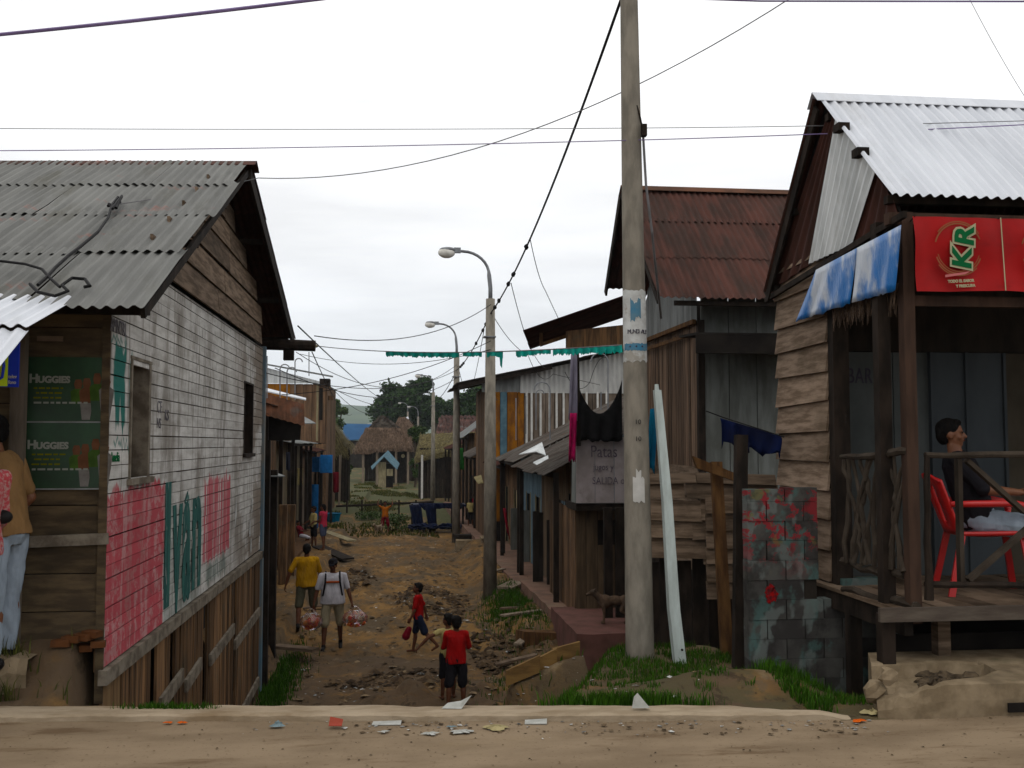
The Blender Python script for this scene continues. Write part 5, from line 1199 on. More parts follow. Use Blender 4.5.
# wall towards the road
b = MB(); b.boards_v((MX+.0, MN, 0), (1, 0, 0), 4.8, 0.3, 4.02, bw=.30, th=.022, gap=.012, nrm=(0, -1, 0), jit=.0, wj=.35); b.build('front_wall', 'wood_grey', H4)
b = MB(); b.boards_v((3.35, 10.6, 0), (1, 0, 0), 4.0, -1.9, .72, bw=.17, th=.02, gap=.02, nrm=(0, -1, 0), jit=.05, skip=.05); b.boards_v((3.2, 9.4, 0), (1, 0, 0), 2.5, -1.4, -.1, bw=.15, th=.02, gap=.02, nrm=(0, -1, 0), jit=.05, skip=.05); b.build('yard_screen', 'wood_dark', H4)
b = MB(); a, c = onY(696, 333, 12.2), onY(800, 330, 12.2); z2 = onY(720, 353, 12.15).z
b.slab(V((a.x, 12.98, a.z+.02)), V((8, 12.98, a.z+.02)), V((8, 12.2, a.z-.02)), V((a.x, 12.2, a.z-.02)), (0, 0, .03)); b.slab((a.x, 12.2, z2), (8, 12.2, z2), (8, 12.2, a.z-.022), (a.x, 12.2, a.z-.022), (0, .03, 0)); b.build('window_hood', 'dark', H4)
b = MB(); b.box((3.5, 12.45, 3.42), (8.4, 12.5, 3.48)); b.build('purlin', 'wood_dark', H4)
for x, y in ((MX+.05, MN+.05), (MX+.05, MF-.2)):
    b = MB(); b.box((x-.09, y-.09, -2.3), (x-.0, y, 3.3)); b.build('corner_post', 'wood_dark', H4)
# lapped planks of the low lean-to between them
random.seed(34)
LT = thing('plank_shed', 'low shed wall of loose lapped planks behind the leaning pale post', 'shed', (3.3, 9.6, -1))
b = MB(); b.boards_h((xq(648, 540, 10.3)-.02, 10.3, 0), (1, -.26, 0), 1.35, onY(680, 562, 10.2).z, onY(680, 472, 10.2).z, bh=.22, th=.02, lap=.05, gap=.01, nrm=(0, -1, 0), joint=.6, sagj=.05, endj=.04); b.build('planks', 'wood_h', LT)
b = MB(); xx = xq(706, 540, 9.9); b.boards_h((xx, 9.93, 0), (1, 0, 0), .36, onY(680, 600, 9.9).z, onY(680, 496, 9.9).z, bh=.17, th=.02, lap=.03, gap=.008, nrm=(0, -1, 0)); b.build('planks', 'wood_h', LT)
b = MB(); b.boards_v((xq(646, 600, 10.35), 10.36, 0), (1, 0, 0), 1.9, -2.0, onY(680, 560, 10.2).z, bw=.16, th=.02, gap=.012, nrm=(0, -1, 0), jit=.05, skip=.04); b.build('skirting', 'wood_dark', LT)
# ================================================================== WALKWAY (raised, reddish) on the right of the lane
random.seed(41)
def block(name, x0, x1, y0, y1, z1, m, z0=-2.6, kind='structure', tilt=0):
    b = MB(); nx_, ny_ = max(2, int((x1-x0)/.25)), max(2, int((y1-y0)/.5))
    P = [[V((x0+(x1-x0)*i/nx_+(random.uniform(-.015, .015) if i == 0 else 0), y0+(y1-y0)*j/ny_+(random.uniform(-.01, .01) if j == 0 else 0), z1+tilt*j/ny_+.012*fbm(i*.7+x0, j*.9+y0))) for i in range(nx_+1)] for j in range(ny_+1)]
    n0 = nx_+1
    b.add([p for r in P for p in r], [(j*n0+i, j*n0+i+1, (j+1)*n0+i+1, (j+1)*n0+i) for j in range(ny_) for i in range(nx_)])
    b.add([p for p in P[0]]+[V((p.x, p.y-.01, z0)) for p in P[0]], [(i+1, i, n0+i, n0+i+1) for i in range(nx_)])
    L0 = [r[0] for r in P]; n1 = len(L0); b.add(L0+[V((p.x-.01, p.y, z0)) for p in L0], [(i, i+1, n1+i+1, n1+i) for i in range(n1-1)])
    return tag(b.build(name, m), kind=kind)
block('path', 2.70, 4.2, 15.2, 17.9, -1.25, 'pinkwalk', tilt=-.03)
block('path', 2.75, 4.2, 17.9, 23.0, -1.36, 'redwalk', tilt=-.12)
block('path', 2.66, 4.2, 23.4, 38, -1.58, 'redwalk', tilt=-.12)
block('path', 2.62, 4.2, 38, 60, -1.74, 'redwalk', tilt=-.1)
# plank edging at the foot of the bank
T = thing('plank_edging', 'low edging of broken yellowish planks stepping up toward the walkway', 'plank edging', (1.6, 12.6, -1.6))
for (px0, py0, px1, py1, Y, h) in ((506, 684, 540, 670, 12.3, 14), (527, 676, 557, 662, 12.45, 13), (553, 661, 580, 655, 12.6, 13)):
    a, c = onY(px0, py0, Y), onY(px1, py1, Y); hh = h/1000*Y
    b = MB(); b.slab(a-V((0, 0, .03)), c-V((0, 0, .03)), c+V((0, 0, hh)), a+V((0, 0, hh*.9)), (0, .06, 0)); b.build('plank', mat('yellowish_plank', (.27, .175, .085), (.15, .095, .05), (2, 8, 9), var=.2, bump=.4) if 'yp' not in M else 'yp', T)
    b = MB(); b.box((a.x+.1, Y+.065, a.z-.1), (a.x+.16, Y+.11, a.z+hh)); b.build('stake', 'wood_dark', T)

# ================================================================== RIGHT ROW
def shack(name, label, y0, y1, X0, zf, ze, zb, wall, roofm, ov=.75, depth=3.0, doors=(), wall2=None, posts=2, rows=1, group=None, near=True, trim=None, side=1, jag=.05, ry0=None, ry1=None):
    """board shack along the lane: front wall at X0 facing the lane, lean-to roof rising away from it"""
    T = thing(name, label, 'shack', (X0, y0, zf), group); s = side
    n_ = (-s, 0, 0)
    op = [(d0, d1, zf-.1, zf+1.85) for d0, d1, *_ in doors]
    b = MB(); b.boards_v((X0, y0, 0), (0, 1, 0), y1-y0, zf-.3, ze+.25, bw=.17, th=.022, gap=.012, nrm=n_, wj=.3, openings=op); b.build('front_wall', wall, T)
    for d in doors:
        q = MB(); q.boards_v((X0+s*.05, y0+d[0], 0), (0, 1, 0), d[1]-d[0], zf, zf+1.84, bw=.2, th=.02, gap=.006, nrm=n_, jit=0); do = q.build('door', d[2] if len(d) > 2 else 'dark', T)
        q = MB(); q.box((X0-.03*s if s > 0 else X0, y0+d[0]-.07, zf), (X0 if s > 0 else X0+.03, y0+d[0]-.002, zf+1.9)); q.box((X0-.03*s if s > 0 else X0, y0+d[1]+.002, zf), (X0 if s > 0 else X0+.03, y0+d[1]+.07, zf+1.9)); q.build('door_frame', trim or 'wood_brown', T)
    if near:
        b = MB(); sl = (zb-ze)/(depth+ov)
        b.boards_v((X0, y0, 0), (s, 0, 0), depth, zf-.3, lambda t: ze+sl*(t+ov)-.06, bw=.2, th=.022, gap=.01, nrm=(0, -1, 0), wj=.3, jit=0); b.build('end_wall', wall2 or wall, T)
    b = MB(); xa, xb = sorted((X0+s*.08, X0+s*.10)); b.box((xa, y0+.05, zf-.3), (xb, y1, ze)); b.build('wall_backing', 'dark', T)
    b = MB(); top = V((X0+s*depth, (y0 if ry0 is None else ry0)-.15, zb)); bot = V((X0-s*ov, top.y, ze)); L_ = (y1 if ry1 is None else ry1)+.1-top.y
    b.roof(top, bot-top, (0, L_, 0), rows=rows, cols=max(2, int(L_/.85)), pitch=.11, amp=.016, jag=jag, rough=3, lift=.02); b.build('roof', roofm, T)
    for i in range(posts):
        yy = y0+.15+(y1-y0-.3)*i/max(1, posts-1); q = MB(); q.beam((X0-s*(ov-.2), yy, zf-.4), (X0-s*(ov-.2), yy, ze+.02), .10, .10); q.build('post', 'wood_dark', T)
    q = MB(); q.beam((X0-s*(ov-.15), y0, ze-.03), (X0-s*(ov-.15), y1, ze-.03), .06, .09); q.build('eave_beam', 'wood_dark', T)
    return T
# tall balcony house just behind the concrete pole
random.seed(42)
T = thing('balcony_house', 'dark two storey board house with grey lettered balcony panel over the walkway', 'house', (3.6, 17.4, -1.3))
X2 = 3.05; BYY = 17.3
b = MB(); p0, p1 = onY(573, 503, BYY), onY(640, 503, BYY); z1 = onY(600, 437, BYY).z; x = p0.x+.0
b.boards_v((p0.x+.05, BYY, 0), (1, 0, 0), 1.6, p0.z, z1, bw=.33, th=.02, gap=.01, nrm=(0, -1, 0), jit=0, wj=.1); b.build('balcony_panel', mat('lilac_grey_panel', (.26, .235, .235), (.18, .16, .155), (2, 2, 2), var=.06, bump=.15, layers=(((.10, .085, .075), (2.2, 2.2, 1.6), .56, .7, .6),), tone=1.15), T)
b = MB(); b.slab((p0.x+.05, BYY, p0.z), (p0.x+.07, BYY, z1), (p0.x+.07, 17.75, z1), (p0.x+.05, 17.75, p0.z), (.02, 0, 0)); b.build('balcony_panel', 'wood_grey', T)
b = MB(); b.box((p0.x+.06, BYY+.03, p0.z-.14), (5, 18.4, p0.z-.02)); b.build('balcony_floor', 'wood_dark', T)
for s_, px, py, h in (('Patas', 590, 457, 20), ('jugos y', 593, 470, 11), ('SALIDA on', 592, 484, 12)):
    c = onY(px, py, BYY-.006); text('painted_lettering', s_, h/1000*BYY*.85, (c.x, BYY-.026, c.z), ROT_FRONT, 'ink_faint', T, xs=.8)
# lower wall: brown boards with dark barred openings
b = MB(); zt_ = p0.z-.14
wx0 = onY(576, 560, 17.7).x
ops = [(.60-.17, .60+.02, onY(600, 545, 17.7).z, onY(600, 520, 17.7).z), (.78, .98, onY(600, 545, 17.7).z, onY(600, 520, 17.7).z)]
b.boards_v((wx0, 17.7, 0), (1, 0, 0), 2.2, -1.6, zt_, bw=.19, th=.022, gap=.01, nrm=(0, -1, 0), openings=ops, jit=0); b.build('front_wall', mat('muddy_board', (.13, .095, .065), (.07, .052, .036), (14, 14, 1.6), var=.25, bump=.3), T)
b = MB(); b.box((wx0+.03, 17.73, -1.6), (6, 17.76, zt_)); b.build('wall_backing', 'dark', T)
b = MB(); b.boards_v((wx0, 17.7, 0), (0, 1, 0), 3.0, -1.7, zt_, bw=.17, th=.022, gap=.01, nrm=(-1, 0, 0)); b.build('side_wall', 'wood_v', T)
for px, py0, py1, Y in ((598, 510, 640, 16.3), (607, 508, 640, 16.0)): pass
for x in (3.42, 3.62):
    b = MB(); b.box((x, 16.6, -1.5), (x+.14, 16.7, zt_+.1)); b.build('post', 'wood_dark', T)
# upper shed roof: its dark underside shows above the lane
f0, f1 = onY(521, 331, 17.0), onY(650, 287, 17.0); bb = V((.55, 3.2, -.02))
b = MB(); L3_ = (f0-f1)
for k in range(3): b.corr(f1+bb*(k/3)+V((0, 0, .01*k)), L3_*random.uniform(.98, 1.01), bb/3*1.05, .11, .018)
b.build('roof', 'rust_wall', T)
b = MB(); b.slab(onY(566, 348, 17.3), onY(650, 348, 17.3), onY(650, 322, 17.3), onY(566, 331, 17.3), (0, .03, 0)); b.build('fascia_board', 'wood_red', T)
b = MB(); b.beam(onY(540, 345, 17.4), onY(570, 335, 17.4), .06, .06); b.beam(onY(541, 344, 17.4), onY(541, 333, 17.4), .05, .08); b.build('roof_bracket', 'wood_brown', T)
b = MB(); b.beam(onY(575, 350, 17.15), onY(577, 446, 17.15), .12, .12, up=(0, 1, 0)); b.build('corner_post', 'wood_dark', T)
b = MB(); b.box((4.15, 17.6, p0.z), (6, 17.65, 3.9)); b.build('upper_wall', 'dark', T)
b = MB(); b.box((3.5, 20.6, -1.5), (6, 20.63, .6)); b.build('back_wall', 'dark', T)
o = hang([onY(578, 384, 17.1), onY(622, 380, 17.1), onY(622, 441, 17.1), onY(580, 441, 17.1)], 'black_netting', 'black_cloth', None, .05, ax=1, rag=.03)
# sag the netting's top edge
me = o.data
for v in me.vertices:
    j = v.index//15; s_ = (v.index % 15)/14
    v.co.z -= .55*math.sin(math.pi*s_)**.8*(1-j/8)
tag(o, 'black netting slung sagging above the lettered balcony panel', 'netting')
o = hang([onY(571, 352, 17.0), onY(577, 352, 17.0), onY(577, 420, 17.0), onY(568, 420, 17.0)], 'hanging_cloth', 'lilac_cloth', None, .04, n=8, ax=1, rag=.03, fold=1.2); tag(o, 'long grey lilac cloth hanging from the balcony corner post', 'cloth')
o = hang([onY(570, 413, 16.95), onY(577, 413, 16.95), onY(576, 462, 16.95), onY(568, 460, 16.95)], 'hanging_cloth', 'pink_cloth', None, .05, n=8, ax=1, rag=.05, fold=1.6); tag(o, 'bright pink cloth hanging at the left edge of balcony panel', 'cloth')

random.seed(43)
GR = 'board shacks along the right walkway'
A = shack('board_shack', 'brown board shack with patched dark metal lean-to roof beside the balcony house', 19.0, 24.8, 3.55, -1.45, 1.06, 2.75, mat('tan_brown_board', (.21, .16, .115), (.11, .082, .058), (15, 15, 1.5), var=.3, bump=.3), 'roof_mid', doors=((.4, 1.25), (2.2, 3.1, 'dusty_blue')), trim='wood_dark', group=GR, posts=2, ov=.75, jag=.12, wall2='dusty_blue', depth=2.6)
B = shack('board_shack', 'dusty blue board shack with bright torn sheet at its eave', 25.0, 29.5, 3.6, -1.6, 1.15, 3.0, 'dusty_blue', 'roof_mid', doors=((.5, 1.3), (2.4, 3.2)), group=GR, trim='cream', posts=2, ov=.8, jag=.12)
Cc = shack('board_shack', 'cream trimmed dark shack under low brown roof before second lamp', 29.8, 35.5, 3.6, -1.65, .95, 2.5, 'wood_v', 'rust_wall', doors=((.6, 1.5, 'cream'), (3.2, 4.1)), group=GR, trim='cream', posts=2, ov=.7, jag=.12)
D = shack('board_shack', 'reddish board shack with grey sloping roof beyond the blue plank upper storey', 48, 56, 3.6, -1.8, 1.9, 4.6, 'wood_red', 'zinc_dull', doors=((1, 2.2),), group=GR, posts=4, ov=.6, wall2='wood_red')
E_ = shack('board_shack', 'dark board shack with green cloth at its door near the thatched roof', 40, 47.5, 3.6, -1.75, 1.05, 2.9, 'wood_v', 'roof_mid', doors=((1, 2.2), (4, 5)), group=GR, posts=4, ov=.8, wall2='wood_red')
F_ = shack('board_shack', 'farthest dark shack on the right beside the thatched eave', 57, 66, 3.4, -1.85, 1.3, 2.8, 'wood_v', 'rust_wall', group=GR, posts=3, ov=.6)
for (pts, lb) in (([(538, 452), (566, 440), (570, 466), (541, 462)], 'upper'), ([(532, 470), (566, 456), (568, 470), (541, 478)], 'lower')): pass
def sheetpx(pts, Y, m_, name, parent, dy=.5):
    b = MB(); P = [onY(px, py, Y+(dy if i in (0, 1) else 0)) for i, (px, py) in enumerate(pts)]; b.slab(*P, (0, 0, .02)); return b.build(name, m_, parent)
sheetpx([(519, 455), (542, 443), (546, 456), (536, 452)], 22.5, 'zinc_wall', 'loose_sheet', A)
sheetpx([(533, 463), (548, 456), (550, 470), (545, 471)], 21.5, 'zinc_wall', 'loose_sheet', A)
# waist-high walls / screens standing along the walkway edge
for i, (px, yb_, yt, Y) in enumerate(((516, 552, 508, 31.0), (524, 560, 510, 27.6), (538, 583, 512, 22.6), (552, 584, 520, 22.0))):
    a, c = onY(px, yb_, Y), onY(px, yt, Y); wd = .011*Y
    b = MB(); b.boards_v((a.x-wd/2, Y, 0), (1, 0, 0), wd, a.z-.2, c.z, bw=wd/2, th=.05, gap=.005, nrm=(0, -1, 0), jit=.02)
    tag(b.build('board_screen', 'wood_grey' if i < 2 else 'dim', base=(a.x, Y, a.z)), ['narrow grey board screen on walkway, farthest of four', 'narrow grey board screen on walkway, second farthest', 'narrow dark board screen on walkway, second nearest', 'narrow dark board screen at walkway step, nearest of four'][i], 'screen', 'board screens across the walkway')
# upper storey with corrugated band and planks, facing the road
random.seed(44)
UY = 34.0
T = thing('plank_upper_house', 'tall house with pale corrugated band over orange and grey planks', 'house', (3.4, UY, -1.6))
u = lambda px, py, dy=0: onY(px, py, UY+dy)
b = MB(); b.slab(u(482, 392), u(524, 393), u(524, 373), u(482, 379), (0, .03, 0)); b.build('gable_sheet', 'zinc_dull', T)
b = MB(); a = u(520, 393); w_ = u(640, 393).x-a.x; n = 120; vs = []
for sd in (0, 1):
    for i in range(n+1):
        x = a.x+w_*i/n; h = .02*math.sin(x/.17*6.28)+sd*.004; f = i/n; vs += [V((x, UY-.05-h, a.z)), V((x, UY-.05-h, u(520, 374).z+(u(640, 349).z-u(520, 374).z)*f))]
K = 2*(n+1); b.add(vs, [(2*i, 2*i+1, 2*i+3, 2*i+2) for i in range(n)]+[(K+2*i, K+2*i+2, K+2*i+3, K+2*i+1) for i in range(n)]); b.build('gable_sheet', mat('pale_zinc_band', (.42, .42, .40), (.30, .30, .29), (3, 3, .8), bump=.1, rough=.5, tone=1.0), T)
for (p0_, p1_, m_, bw) in ((489, 500, 'wood_orange', .4), (500, 507, 'blue_light', .3), (507, 524, 'wood_orange', .3), (524, 640, 'wood_pale2', .26)):
    if m_ == 'wood_pale2' and m_ not in M: M[m_] = mat('stained_grey_plank', (.20, .165, .135), (.095, .075, .06), (8, 8, 1.2), var=.35, bump=.3)
    b = MB(); b.boards_v((u(p0_, 400).x, UY, 0), (1, 0, 0), u(p1_, 400).x-u(p0_, 400).x, -1.0, u(500, 392).z, bw=bw, th=.03, gap=.02, nrm=(0, -1, 0), jit=0); b.build('front_wall', m_, T)
x = 527
while x < 612:
    b = MB(); c = u(x, 400, -.04); b.box((c.x-.05, UY-.06, 1.4), (c.x+.02, UY-.035, u(x, 392).z)); b.build('batten', 'white_paint', T); x += random.choice((5, 7, 9, 11))
b = MB(); b.boards_v((u(489, 400).x, UY, 0), (0, 1, 0), 5.5, -1.8, u(489, 385).z, bw=.25, nrm=(-1, 0, 0)); b.build('side_wall', 'wood_v', T)
b = MB(); b.box((u(489, 400).x+.05, UY+.05, -1.8), (9, UY+5.4, u(489, 383).z)); b.build('wall_backing', 'dark', T)
t0, t1 = u(457, 383, -.5), u(645, 345, -.5)
b = MB(); b.roof(t1+V((0, -.1, 0)), t0-t1, (0, 6.3, 0), rows=3, cols=5, pitch=.13, amp=.018, jag=.04, rough=2); b.build('roof', 'roof_mid', T)
b = MB(); b.beam(t0+V((.05, .05, -.10)), t0.lerp(t1, .5)+V((0, .05, -.10)), .05, .16); b.build('barge_board', 'wood_dark', T)

# electricity service masts with hooked tops (thin pipes)
def mast(px, py0, py1, Y, label, r=.014, loop=None, grp='thin electricity pipes above the right roofs', name='service_pipe'):
    a, c = onY(px, py1, Y), onY(px, py0, Y)
    pts = [a, c]
    if loop:
        for i in range(1, 8): t = math.pi*i/7; pts.append(c+V((loop*(1-math.cos(t))/1, 0, abs(loop)*math.sin(t))))
    r = min(r, .017); b = MB(); b.tube(pts, r, 6); return tag(b.build(name, 'metal', base=a), label, 'pipe', grp)
for i, (px, py0, py1, Y, lp, lb) in enumerate(((516, 398, 440, 29, 0, 'short thin pipe before the orange planks, leftmost of the right pipes'), (526, 396, 434, 29, 0, 'thin pipe where orange planks meet grey planks'), (536, 394, 430, 29, .12, 'thin pipe standing before the first white battens'), (550, 390, 440, 22.5, -.18, 'thin tall pipe with hooked top left of the hanging pink cloth'), (601, 392, 410, 22.5, 0, 'thin pipe above the black netting'), (608, 362, 410, 22.5, -.2, 'thin hooked pipe touching the corrugated band beside the pole'))):
    mast(px, py0, py1, Y, lb, .024 if Y > 25 else .022, lp or None)

# thatched roofs, right
random.seed(45)
def thatch_roof(b, eave, ridge, n=7, m=9, thick=.25, rag=.18):
    """sloping thatch between the eave line and the ridge line, lumpy, with a ragged hanging edge"""
    e0, e1 = map(V, eave); r0, r1 = map(V, ridge); rowsP = []
    for j in range(m+1):
        t = j/m; A_, B_ = e0.lerp(r0, t), e1.lerp(r1, t)
        rowsP.append([A_.lerp(B_, i/n)+V((random.uniform(-.05, .05), random.uniform(-.05, .05), random.uniform(-.06, .06)+.10*math.sin(t*math.pi))) for i in range(n+1)])
    low = [p+V((0, 0, -thick-random.uniform(0, rag))) for p in rowsP[0]]
    rowsP.insert(0, low); n0 = n+1
    b.add([p for r in rowsP for p in r], [(j*n0+i, j*n0+i+1, (j+1)*n0+i+1, (j+1)*n0+i) for j in range(m+1) for i in range(n)])
def straw(b, eave, ridge, cnt, ln, wd):
    e0, e1 = map(V, eave); r0, r1 = map(V, ridge); up = ((r0+r1)/2-(e0+e1)/2); along = (e1-e0).normalized(); nr = along.cross(up).normalized()
    if nr.z < 0: nr = -nr
    for _ in range(cnt):
        t = random.random()**1.2; s_ = random.random(); p = e0.lerp(e1, s_).lerp(r0.lerp(r1, s_), t)+nr*random.uniform(.08, .22)
        d_ = -up.normalized()*ln*random.uniform(.5, 1.3)+along*random.uniform(-.25, .25)*ln+nr*random.uniform(-.12, .05); q = along*wd*.6; d_ = d_*.55
        b.add([p-q, p+q, p+d_+q*.4, p+d_-q*.4], [(0, 1, 2, 3)])
T = thing('thatched_house', 'thatched house with low hanging straw roof behind the third lamp', 'thatched house', (1.5, 68, -2))
TY = 68
t_ = lambda px, py, dy=0: onY(px, py, TY+dy)
sides = (((t_(415, 458), t_(458, 450)), (t_(421, 434, 2.5), t_(470, 432, 2.5))), ((t_(415, 458, 5.0), t_(415, 458)), (t_(421, 434, 2.6), t_(421, 434, 2.5))), ((t_(458, 450), t_(480, 448, 5)), (t_(470, 432, 2.5), t_(480, 432, 2.6))))
b = MB()
for s_ in sides: thatch_roof(b, *s_); straw(b, *s_, 500, .7, .035)
b.build('roof', 'thatch_g', T)
b = MB(); b.boards_v((t_(420, 460).x, TY+.6, 0), (1, 0, 0), 3.4, -2.1, t_(420, 448).z, bw=.25, nrm=(0, -1, 0), skip=.1); b.boards_v((t_(420, 460).x, TY+.6, 0), (0, 1, 0), 4, -2.1, t_(420, 448).z, bw=.25, nrm=(-1, 0, 0)); b.build('wall', 'wood_dark', T)
b = MB(); c = t_(421, 470, -.3); b.box((c.x, TY-.3, -2.1), (c.x+.14, TY-.16, t_(420, 455).z)); b.build('post', 'white_paint', T)
T = thing('tile_roof_house', 'far house with mottled pinkish brown roof left of the third lamp pole', 'house', (5, 104, -2))
b = MB(); Y = 104; b.roof(onY(441, 416, Y+4), onY(438, 434, Y)-onY(441, 416, Y+4), (7.5, 0, 0), rows=6, cols=9, pitch=.4, amp=.06, jag=.1, rough=8); b.build('roof', mat('mottled_roof', (.26, .15, .13), (.10, .065, .055), (1.6, 1.6, 1.6), detail=8, var=.4, bump=.4, layers=(((.34, .33, .33), (1.2, 1.2, 1.2), .60, .68, .7),), tone=0.32), T)
b = MB(); q = onY(442, 436, Y+.5); b.box((q.x-.3, Y+.6, -2.2), (q.x+7, Y+4, q.z+.3)); b.build('wall', 'wood_dark', T)
# central thatched hut
random.seed(46)
HY = 90
h_ = lambda px, py, dy=0: onY(px, py, HY+dy)
T = thing('thatched_hut', 'grey thatched hut with pointed gable standing at the end of the lane', 'thatched hut', (h_(382, 480).x, HY, -2))
b = MB(); b2 = MB()
for (ea, ri) in (((h_(354, 450), h_(412, 447)), (h_(366, 428, 1.2), h_(402, 428, 1.2))), ((h_(352, 450, 6), h_(354, 450)), (h_(382, 416, 4), h_(381, 416, 1.6))), ((h_(412, 447), h_(414, 448, 6)), (h_(383, 416, 1.6), h_(383, 416, 4)))):
    thatch_roof(b, ea, ri, 8, 8); straw(b, ea, ri, 500, .9, .045)
thatch_roof(b2, (h_(366, 430, 1.3), h_(402, 430, 1.3)), (h_(381, 415.5, 1.7), h_(383, 415.5, 1.7)), thick=.05, rag=.1); 
b.build('roof', 'thatch', T); b2.build('gable_thatch', mat('dark_gable_thatch', (.11, .095, .08), (.05, .042, .036), (4, 4, 4), bump=.6), T)
for px in (363, 377, 396, 408):
    q = MB(); c = h_(px, 470, .4); q.beam((c.x, HY+.4, -2.1), (c.x, HY+.4, h_(px, 448).z), .2, .2); q.build('post', 'wood_pale', T)
b = MB(); b.boards_v((h_(364, 450).x, HY+2.4, 0), (1, 0, 0), 4.0, -2.1, h_(380, 446).z, bw=.3, nrm=(0, -1, 0), skip=.06); b.build('wall', 'wood_dark', T)
q = MB(); c = h_(403, 456, .6); q.tube([c, c+V((0, -.05, 0))], .17, 10); q.build('hanging_bowl', 'cream', T)
# second hut peak behind
T = thing('thatched_hut', 'second thatched peak behind and right of the pointed hut', 'thatched hut', (onY(403, 470, 97).x, 97, -2))
b = MB(); g_ = lambda px, py, dy=0: onY(px, py, 97+dy)
for (ea, ri) in (((g_(388, 440), g_(424, 444)), (g_(399, 417, 2), g_(407, 418, 2))), ((g_(424, 444), g_(426, 444, 6)), (g_(407, 418, 2), g_(407, 418, 4)))):
    thatch_roof(b, ea, ri, 7, 8); straw(b, ea, ri, 400, .9, .05)
b.build('roof', 'thatch', T)
b = MB(); b.boards_v((g_(392, 440).x, 97.5, 0), (1, 0, 0), 3.2, -2.1, g_(392, 440).z, bw=.3, nrm=(0, -1, 0)); b.build('wall', 'wood_dark', T)
b = MB(); b.slab(g_(403, 419, 2.2), g_(408, 417, 2.2), g_(409, 419, 2), g_(404, 421, 2), (0, 0, .05)); b.build('ridge_sheet', 'roof_silver', T)
# small hut with blue folded roof
SY = 84
s_ = lambda px, py, dy=0: onY(px, py, SY+dy)
T = thing('small_hut', 'tiny wooden stall with blue folded sheet roof before the thatched hut', 'stall', (s_(385, 478).x, SY, -2))
b = MB(); b.slab(s_(384, 457, -.3), s_(397, 470, -.3), s_(399.5, 464, 1.5), s_(388, 451, 1.5), (0, 0, .06)); b.slab(s_(384, 457, -.3), s_(388, 451, 1.5), s_(371, 467, 1.5), s_(372, 470, -.3), (0, 0, .06)); b.build('roof', 'blue_light', T)
b = MB(); x0 = s_(378, 470).x; b.boards_v((x0, SY+.2, 0), (1, 0, 0), s_(386, 470).x-x0, -2.1, s_(380, 462).z, bw=.3, nrm=(0, -1, 0), jit=0); b.build('wall', 'cream', T)
b = MB(); x1 = s_(386.6, 470).x; b.boards_v((x1, SY+.2, 0), (1, 0, 0), s_(393, 470).x-x1, s_(380, 476).z, s_(380, 469).z, bw=.3, nrm=(0, -1, 0), jit=0); b.build('counter', 'cream', T)
b = MB(); b.box((x0+.05, SY+.5, -2.1), (s_(393, 470).x, SY+2, s_(380, 464).z)); b.build('interior', 'dark', T)
# far blue roof and its hall
T = thing('blue_roof_hall', 'far hall with bright blue metal roof left of the thatched hut', 'building', (onY(360, 440, 140).x, 140, -2))
k_ = lambda px, py, dy=0: onY(px, py, 140+dy)
b = MB(); b.slab(k_(343, 441), k_(371, 439), k_(377, 425, 4), k_(343, 424, 4), (0, 0, .1)); b.build('roof', 'blue_far', T)
b = MB(); b.box((k_(344, 440).x, 140.3, -2.2), (k_(370, 440).x, 148, k_(350, 440).z-.05)); b.build('wall', 'dim', T)
b = MB(); b.box((k_(366, 420).x, 146, 2), (k_(378, 420).x, 150, k_(366, 422.5).z)); b.build('gable', 'white_paint', T)

# ================================================================== LEFT ROW
random.seed(47)
T = thing('plank_tower_house', 'tall house of upright pinkish planks with corrugated top band, end of left row', 'house', (-5, 48, -2))
LY = 48
l_ = lambda px, py, dy=0: onY(px, py, LY+dy)
a, c = l_(255, 438), l_(326.5, 438); zt_ = l_(300, 384).z
b = MB(); b.boards_v((a.x-2, LY, 0), (1, 0, 0), c.x-a.x+2, l_(300, 443).z, zt_, bw=.33, th=.03, gap=.02, nrm=(0, -1, 0), jit=0, openings=[]); b.build('front_wall', mat('pinkish_brown_plank', (.235, .155, .105), (.13, .085, .06), (6, 6, .8), var=.25, bump=.25, layers=(((.09, .07, .05), (.8, .8, .5), .52, .7, .5),)), T)
b = MB(); w0, w1_ = l_(319, 420), l_(323, 388); b.box((w0.x, LY-.05, w0.z), (w1_.x, LY-.02, w1_.z)); b.build('window', 'dark', T)
b = MB(); b.box((l_(316.5, 400).x, LY-.06, l_(300, 441).z), (l_(318.5, 400).x, LY-.02, zt_)); b.build('batten', 'cream', T)
b = MB(); b.box((l_(263, 400).x, LY-.07, l_(300, 402).z), (l_(290, 400).x, LY-.035, zt_)); b.build('front_wall', 'wood_orange', T)
b = MB(); n = 70; x0 = l_(240, 380).x; x1 = l_(322, 380).x; vs = []
for sd in (0, 1):
    for i in range(n+1):
        f = i/n; x = x0+(x1-x0)*f; h = .03*math.sin(x/.24*6.28)+sd*.004; vs += [V((x, LY-.12-h, zt_+.02)), V((x, LY-.12-h, l_(240, 361).z+(l_(322, 382).z-l_(240, 361).z)*f))]
K = 2*(n+1); b.add(vs, [(2*i, 2*i+1, 2*i+3, 2*i+2) for i in range(n)]+[(K+2*i, K+2*i+2, K+2*i+3, K+2*i+1) for i in range(n)]); b.build('gable_sheet', 'zinc_wall', T)
b = MB(); b.slab(l_(238, 360, -.4), l_(333, 377.5, -.4), l_(333, 377.5, 7), l_(238, 360, 7), (0, 0, .08)); b.build('roof', 'zinc_dull', T)
b = MB(); b.box((l_(320, 380).x, LY-.3, l_(320, 385).z), (l_(330, 380).x, LY+.5, l_(320, 379).z)); b.build('beam_end', 'wood_dark', T)
